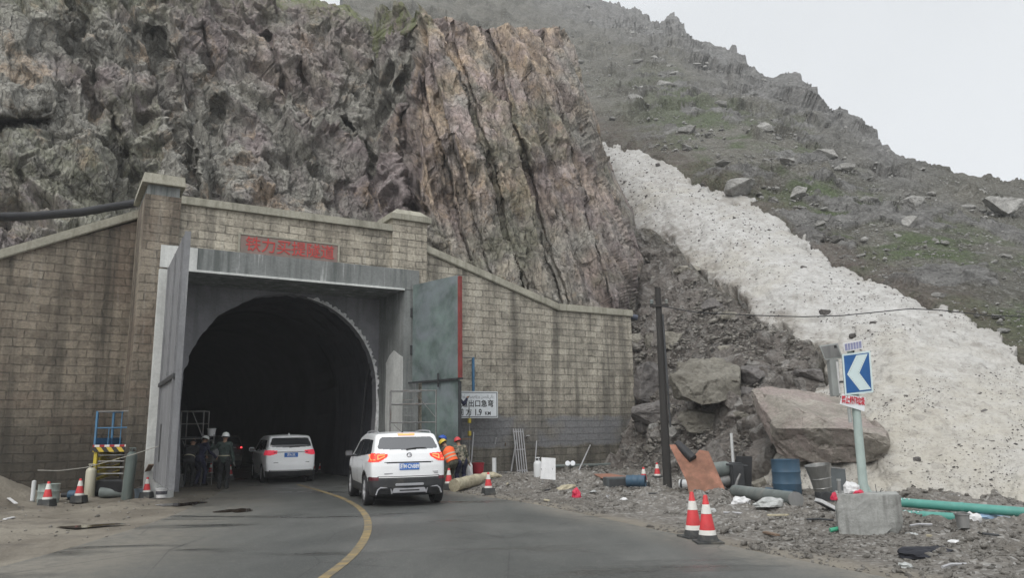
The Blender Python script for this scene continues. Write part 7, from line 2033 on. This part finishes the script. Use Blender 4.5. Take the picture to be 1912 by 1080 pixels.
for a in (('dark rounded boulder left of the pole beside the wall end', 1216, 722, 80, 95, 'dark_rock', 21), ('long dark boulder sloping behind the pole foot', 1222, 772, 105, 62, 'dark_rock', 22, None, 0, 0.35), ('dark boulder low in the gap beside the wall end', 1205, 790, 40, 45, 'dark_rock', 29),
          ('square brown boulder under the big pale one', 1312, 786, 92, 62, 'boulder', 23), ('small light boulder between the brown boulder and the slab', 1392, 782, 62, 38, 'boulder', 24), ('flat brown boulder behind the slab upper corner', 1420, 700, 85, 48, 'dark_rock', 25),
          ('brown boulder at the edge of the snow above the slab', 1508, 706, 62, 42, 'dark_rock', 26), ('grey boulder on the scree right of the pole', 1252, 636, 46, 44, 'boulder', 27), ('rounded dark boulder high on the scree', 1330, 571, 46, 30, 'dark_rock', 28),
          ('flat pale rock wedged behind the big pale boulder', 1352, 655, 40, 20, 'boulder', 30), ('small pale rock lying under the scree beside the pole', 1258, 806, 32, 24, 'hill_rock', 31), ('small whitish rock at the wall end foot', 1222, 800, 26, 20, 'hill_rock', 32),
          ('pale rock between the brown boulder and the white stake', 1360, 760, 24, 22, 'hill_rock', 33), ('narrow upright rock behind the pole', 1276, 690, 30, 34, 'boulder', 34), ('triangular rock at the left end of the slab', 1398, 735, 34, 30, 'dark_rock', 35),
          ('greyish rock above the wall end beside the hose', 1192, 636, 34, 30, 'boulder', 36), ('upright rock left of the pole above the dark boulders', 1214, 640, 24, 36, 'boulder', 37), ('brown rock lying in the snow at the slab right end', 1694, 770, 24, 20, 'dark_rock', 43), ('brownish rock on the upper scree beside the snow', 1285, 505, 60, 22, 'boulder', 44), ('brown rock at the scree and snow border', 1362, 590, 44, 26, 'boulder', 45),
          ('rock half buried in the gravel below the blue barrel', 1420, 905, 34, 26, 'sackrock', 46)):
    a = list(a); lb, px, py, w_, h_, mk, sd_ = a[:7]
    if mk == 'sackrock': mk = 'boulder'
    dep_ = None
    if py > 880: dep_ = G(px, py + 8).y
    boulder(lb, px, py, w_, h_, M[mk], sd_, dep_, rz=0.0, ry=a[8] if len(a) > 8 and a[8] else (a[9] if len(a) > 9 else 0.0))
# dark stone alone on the snow, and rocks on the mossy hill
snow_d = lambda x, y: hill_depth(np.array([x]), np.array([y]))[0] - 1.0
boulder('dark angular rock lying alone on the lower snow', 1841, 776, 27, 24, M['dark_rock'], 51, snow_d(1841, 780), 'rocks on the snow')
for k, (x, y, w_, lb) in enumerate(((1712, 858, 17, 'thin dark rock on the snow above the concrete block'), (1671, 775, 12, 'small dark stone on the snow right of the chevron board'), (1690, 789, 12, 'dark stone just below another on the snow right of the board'), (1595, 628, 20, 'dark stone on the snow above the solar panels'), (1632, 605, 22, 'dark stone on the snow just under the cable'), (1540, 583, 22, 'dark stone on the snow right of the scree top'), (1800, 690, 16, 'dark stone in the middle of the right hand snow'), (1500, 500, 14, 'dark stone high on the snow edge'), (1560, 560, 14, 'dark stone on the upper snow above the cable'), (1312, 345, 12, 'small stone high on the snow tongue'), (1228, 308, 12, 'stone at the top end of the snow tongue'))):
    boulder(lb, x, y, w_, w_ * .6, M['dark_rock'], 60 + k, snow_d(x, y), 'rocks on the snow', name='rock')
GH = 'pale rocks on the mossy hillside'
hr = [(1392, 355, 95, 44, 'broad pale outcrop at the upper edge of the snow'), (1490, 362, 42, 28, 'square pale rock right of the broad outcrop'), (1420, 242, 62, 24, 'flat pale outcrop high on the mossy slope'), (1282, 242, 36, 20, 'pale rock on the slope left of the flat outcrop'), (1625, 376, 60, 24, 'long flat pale rock in the moss, middle right'), (1706, 384, 52, 42, 'pale angular rock right of the long flat one'), (1700, 416, 34, 30, 'pale pointed rock below the angular one'), (1868, 388, 88, 50, 'large pale outcrop near the right edge'), (1820, 365, 44, 24, 'dark capped rock left of the large outcrop'), (1530, 418, 24, 12, 'small pale rock in brown soil above the snow'), (1755, 553, 34, 16, 'pale rock at the snow edge, lower right'), (1470, 300, 30, 14, 'flat pale rock in the green patch'), (1580, 312, 40, 16, 'flat whitish rock below the ridge'), (1540, 290, 60, 22, 'pale rock cluster below the ridge middle'), (1345, 195, 34, 16, 'grey rock high on the left slope'), (1185, 185, 36, 18, 'grey rock near the buttress top'), (1240, 160, 50, 24, 'broad grey rock high on the slope')]
for k, (x, y, w_, h_, lb) in enumerate(hr):
    boulder(lb, x, y, w_, h_, M['hill_rock'], 80 + k, None, GH, name='outcrop')
g = random.Random(77)
pool = [hull(rock_pts(200 + k, (1, .9, .62), 14), 200 + k, 0.07, cuts=2, bev=0.05) for k in range(6)]
meshes = []
for b in pool:
    bmesh.ops.recalc_face_normals(b, faces=b.faces); me = bpy.data.meshes.new('rock'); b.to_mesh(me); b.free(); me.materials.append(M['hill_rock']); meshes.append(me)
cnt = 0
while cnt < 230:
    x = g.uniform(1110, 1912); y = g.uniform(60, 640)
    yr_ = np.interp(x, rx, ry)
    if y < yr_ + 45 or sdist(np.array([x]), np.array([y]), SNOW)[0] > -10 or sdist(np.array([x]), np.array([y]), [(1080, 420), (1290, 500), (1540, 720), (1100, 960)])[0] > 0 or x < np.interp(y, *XE) + 20: continue
    p = HP(x, y); k = p.y / FPX
    r = g.choice([4, 5, 5, 6, 7, 8, 10, 13, 16]) * k * g.uniform(.7, 1.1)
    o = bpy.data.objects.new('rock', meshes[g.randrange(6)]); COL.objects.link(o)
    o.location = p + Vector((0, 0, -r * .12)); o.scale = (r * g.uniform(.8, 1.6), r, r * g.uniform(.5, .9)); o.rotation_euler = (g.uniform(-.3, .3), g.uniform(-.3, .3), g.uniform(0, 6.3))
    tag(o, 'small pale rock half sunk among moss and gravel on the far hillside', 'rock', 'small rocks scattered on the hillside'); cnt += 1

# loose stones nobody could count
def scatter(name, P, S, m, seed, flat=0.6, nproto=10, npts=11):
    g = np.random.default_rng(seed)
    protos = []
    for k in range(nproto):
        bm = BM()
        for p in rock_pts(900 + seed * 20 + k, (1, .85, flat), npts): bm.verts.new(p)
        bmesh.ops.convex_hull(bm, input=bm.verts)
        bmesh.ops.delete(bm, geom=[v for v in bm.verts if not v.link_faces], context='VERTS')
        bmesh.ops.triangulate(bm, faces=bm.faces)
        bm.verts.index_update()
        protos.append((np.array([v.co[:] for v in bm.verts]), np.array([[v.index for v in f.verts] for f in bm.faces]))); bm.free()
    Vs, Fs, b = [], [], 0
    for p, s in zip(P, S):
        v, f = protos[g.integers(nproto)]
        a = g.uniform(0, 6.283); c_, s_ = math.cos(a), math.sin(a)
        t1, t2 = g.uniform(-.45, .45, 2)
        R = np.array([[c_, -s_, 0], [s_, c_, 0], [0, 0, 1]]) @ np.array([[1, 0, 0], [0, math.cos(t1), -math.sin(t1)], [0, math.sin(t1), math.cos(t1)]]) @ np.array([[math.cos(t2), 0, math.sin(t2)], [0, 1, 0], [-math.sin(t2), 0, math.cos(t2)]])
        Vs.append((v * s * g.uniform(.7, 1.4, 3)) @ R.T + p); Fs.append(f + b); b += len(v)
    o = mesh_np(name, np.concatenate(Vs), np.concatenate(Fs), m)
    return tag(o, kind='stuff')
g2 = np.random.default_rng(5)
# gravel along the right road edge
n = 17000
x = g2.uniform(-3, 16, n * 3); y = g2.uniform(8.5, 29, n * 3)
rd = sdist(x, y, ROAD_POLY); u_ = (x - PA.x) * PU.x + (y - PA.y) * PU.y; nn_ = (x - PA.x) * PN.x + (y - PA.y) * PN.y
px_ = 956 + x / y * FPX
dens = vnoise(np.stack([x * .9, y * .9, 0 * x], -1), 6)
ok = (rd < -0.05) & ((nn_ < 0.0) | (u_ > 0.3)) & (px_ < 2000) & (px_ > 820) & (dens > -0.35) & (y < D0_of(px_) + 1.0) & (g2.uniform(0, 1, n * 3) < np.clip(14.0 / y, .2, 1))
x, y = x[ok][:n], y[ok][:n]
z = GZ(x, y)
S = np.exp(g2.normal(-3.95, .6, len(x))).clip(.010, .14)
scatter('gravel', np.stack([x, y, z + S * .15], -1), S, M['rubble'], 1)
# rubble pile stones along the wall foot and the scree
n = 5200
px = g2.uniform(1090, 1560, n * 3); py = g2.uniform(430, 900, n * 3)
ok = (sdist(px, py, [(1150, 470), (1190, 440), (1290, 505), (1385, 580), (1520, 650), (1525, 715), (1400, 735), (1410, 890), (1150, 900)]) > 0) & (px > np.interp(py, *XE) - 5)
px, py = px[ok][:n], py[ok][:n]
hpq = hill_pt(px, py)
S = (np.exp(g2.normal(0.55, .55, len(px))) * hpq[:, 1] / FPX).clip(.03, .5)
scatter('scree_stones', hpq + np.array([0, 0, .1]) + S[:, None] * np.array([0, 0, .2]), S, M['rubble'], 2)
M['rubble_pale'] = stone_mat('pale_broken_stone', (0.21, 0.195, 0.17), (0.46, 0.435, 0.39), 3.0, bump=0.03)
n = 620
px = g2.uniform(1150, 1540, n * 4); py = g2.uniform(440, 890, n * 4)
ok = (sdist(px, py, [(1180, 470), (1195, 445), (1290, 510), (1385, 590), (1500, 650), (1510, 715), (1400, 735), (1400, 890), (1195, 890)]) > 0) & (px > np.interp(py, *XE)) & (vnoise(np.stack([px / 45, py / 35, 0 * px], -1), 22) + g2.uniform(-.5, .5, n * 4) > -.1)
px, py = px[ok][:n], py[ok][:n]
hpq = hill_pt(px, py)
S = (np.exp(g2.normal(1.35, .42, len(px))) * hpq[:, 1] / FPX).clip(.04, .45)
scatter('broken_scree_rocks', hpq + np.array([0, 0, .1]) + S[:, None] * np.array([0, -.1, .25]), S, M['rubble_pale'], 7, flat=.5)
n = 420
u = g2.uniform(-9.2, 0.6, n); q = np.abs(g2.normal(0, .9, n)) + .15
P = np.array([P2W(a, -b, 0)[:] for a, b in zip(u, q)]); P[:, 2] = GZ(P[:, 0], P[:, 1]) + .03
scatter('wall_foot_rubble', P, np.exp(g2.normal(-2.75, .45, n)).clip(.03, .2), M['rubble'], 3)
# grit and pebbles on the snow
n = 4200
px = g2.uniform(1100, 1930, n * 4); py = g2.uniform(260, 940, n * 4)
sd2 = sdist(px, py, SNOW); cl_ = vnoise(np.stack([px / 60, py / 40, 0 * px], -1), 9)
ok = (sd2 > 6) & (cl_ + g2.uniform(-.6, .6, len(px)) > 0.0)
px, py = px[ok][:n], py[ok][:n]
ix = np.clip(np.round((px - sx_[0]) / (sx_[1] - sx_[0])).astype(int), 0, len(sx_) - 1); iy = np.clip(np.round((py - sy_[0]) / (sy_[1] - sy_[0])).astype(int), 0, len(sy_) - 1)
P = SPd[iy, ix]
S = (np.exp(g2.normal(0.25, .45, len(px))) * P[:, 1] / FPX).clip(.012, .3)
scatter('pebbles_on_snow', P, S, M['dark_rock'], 4)
# stones on the hill
n = 5200
px = g2.uniform(1060, 1950, n * 3); py = g2.uniform(0, 680, n * 3)
ok = (py > np.interp(px, rx, ry) + 12) & (sdist(px, py, SNOW) < -6) & (sdist(px, py, [(1080, 420), (1190, 440), (1290, 500), (1385, 575), (1520, 645), (1540, 720), (1480, 960), (1100, 960)]) < 0) & (vnoise(np.stack([px / 70, py / 45, 0 * px], -1), 12) + g2.uniform(-.7, .7, len(px)) > -0.1) & (px > np.interp(py, *XE) + 10)
px, py = px[ok][:n], py[ok][:n]
P = hill_pt(px, py)
S = (np.exp(g2.normal(0.55, .55, len(px))) * P[:, 1] / FPX).clip(.03, 1.2)
scatter('hillside_stones', P + np.array([0, 0, .1]), S, M['hill_rock'], 5)
# scraps on the left dirt
n = 260
x = g2.uniform(-15, -6.5, n); y = g2.uniform(13, 22, n)
ok = sdist(x, y, ROAD_POLY) < 0.1; x, y = x[ok], y[ok]
scatter('dirt_pebbles', np.stack([x, y, GZ(x, y) + .01], -1), np.exp(g2.normal(-3.6, .4, len(x))).clip(.012, .08), M['rubble'], 6)
# ------------------------------------------------------------------ light mountain haze
bm = BM(); box(bm, (15, 80, 62), (440, 320, 136))
hz_m = bpy.data.materials.new('thin_haze'); hz_m.use_nodes = True
t = hz_m.node_tree; t.nodes.clear()
o_ = t.nodes.new('ShaderNodeOutputMaterial'); pv = t.nodes.new('ShaderNodeVolumePrincipled')
pv.inputs['Color'].default_value = (0.93, 0.95, 0.98, 1); pv.inputs['Density'].default_value = 0.0007
t.links.new(pv.outputs[0], o_.inputs['Volume'])
tag(obj('haze', bm, hz_m, None), kind='stuff')
SC.cycles.volume_bounces = 1
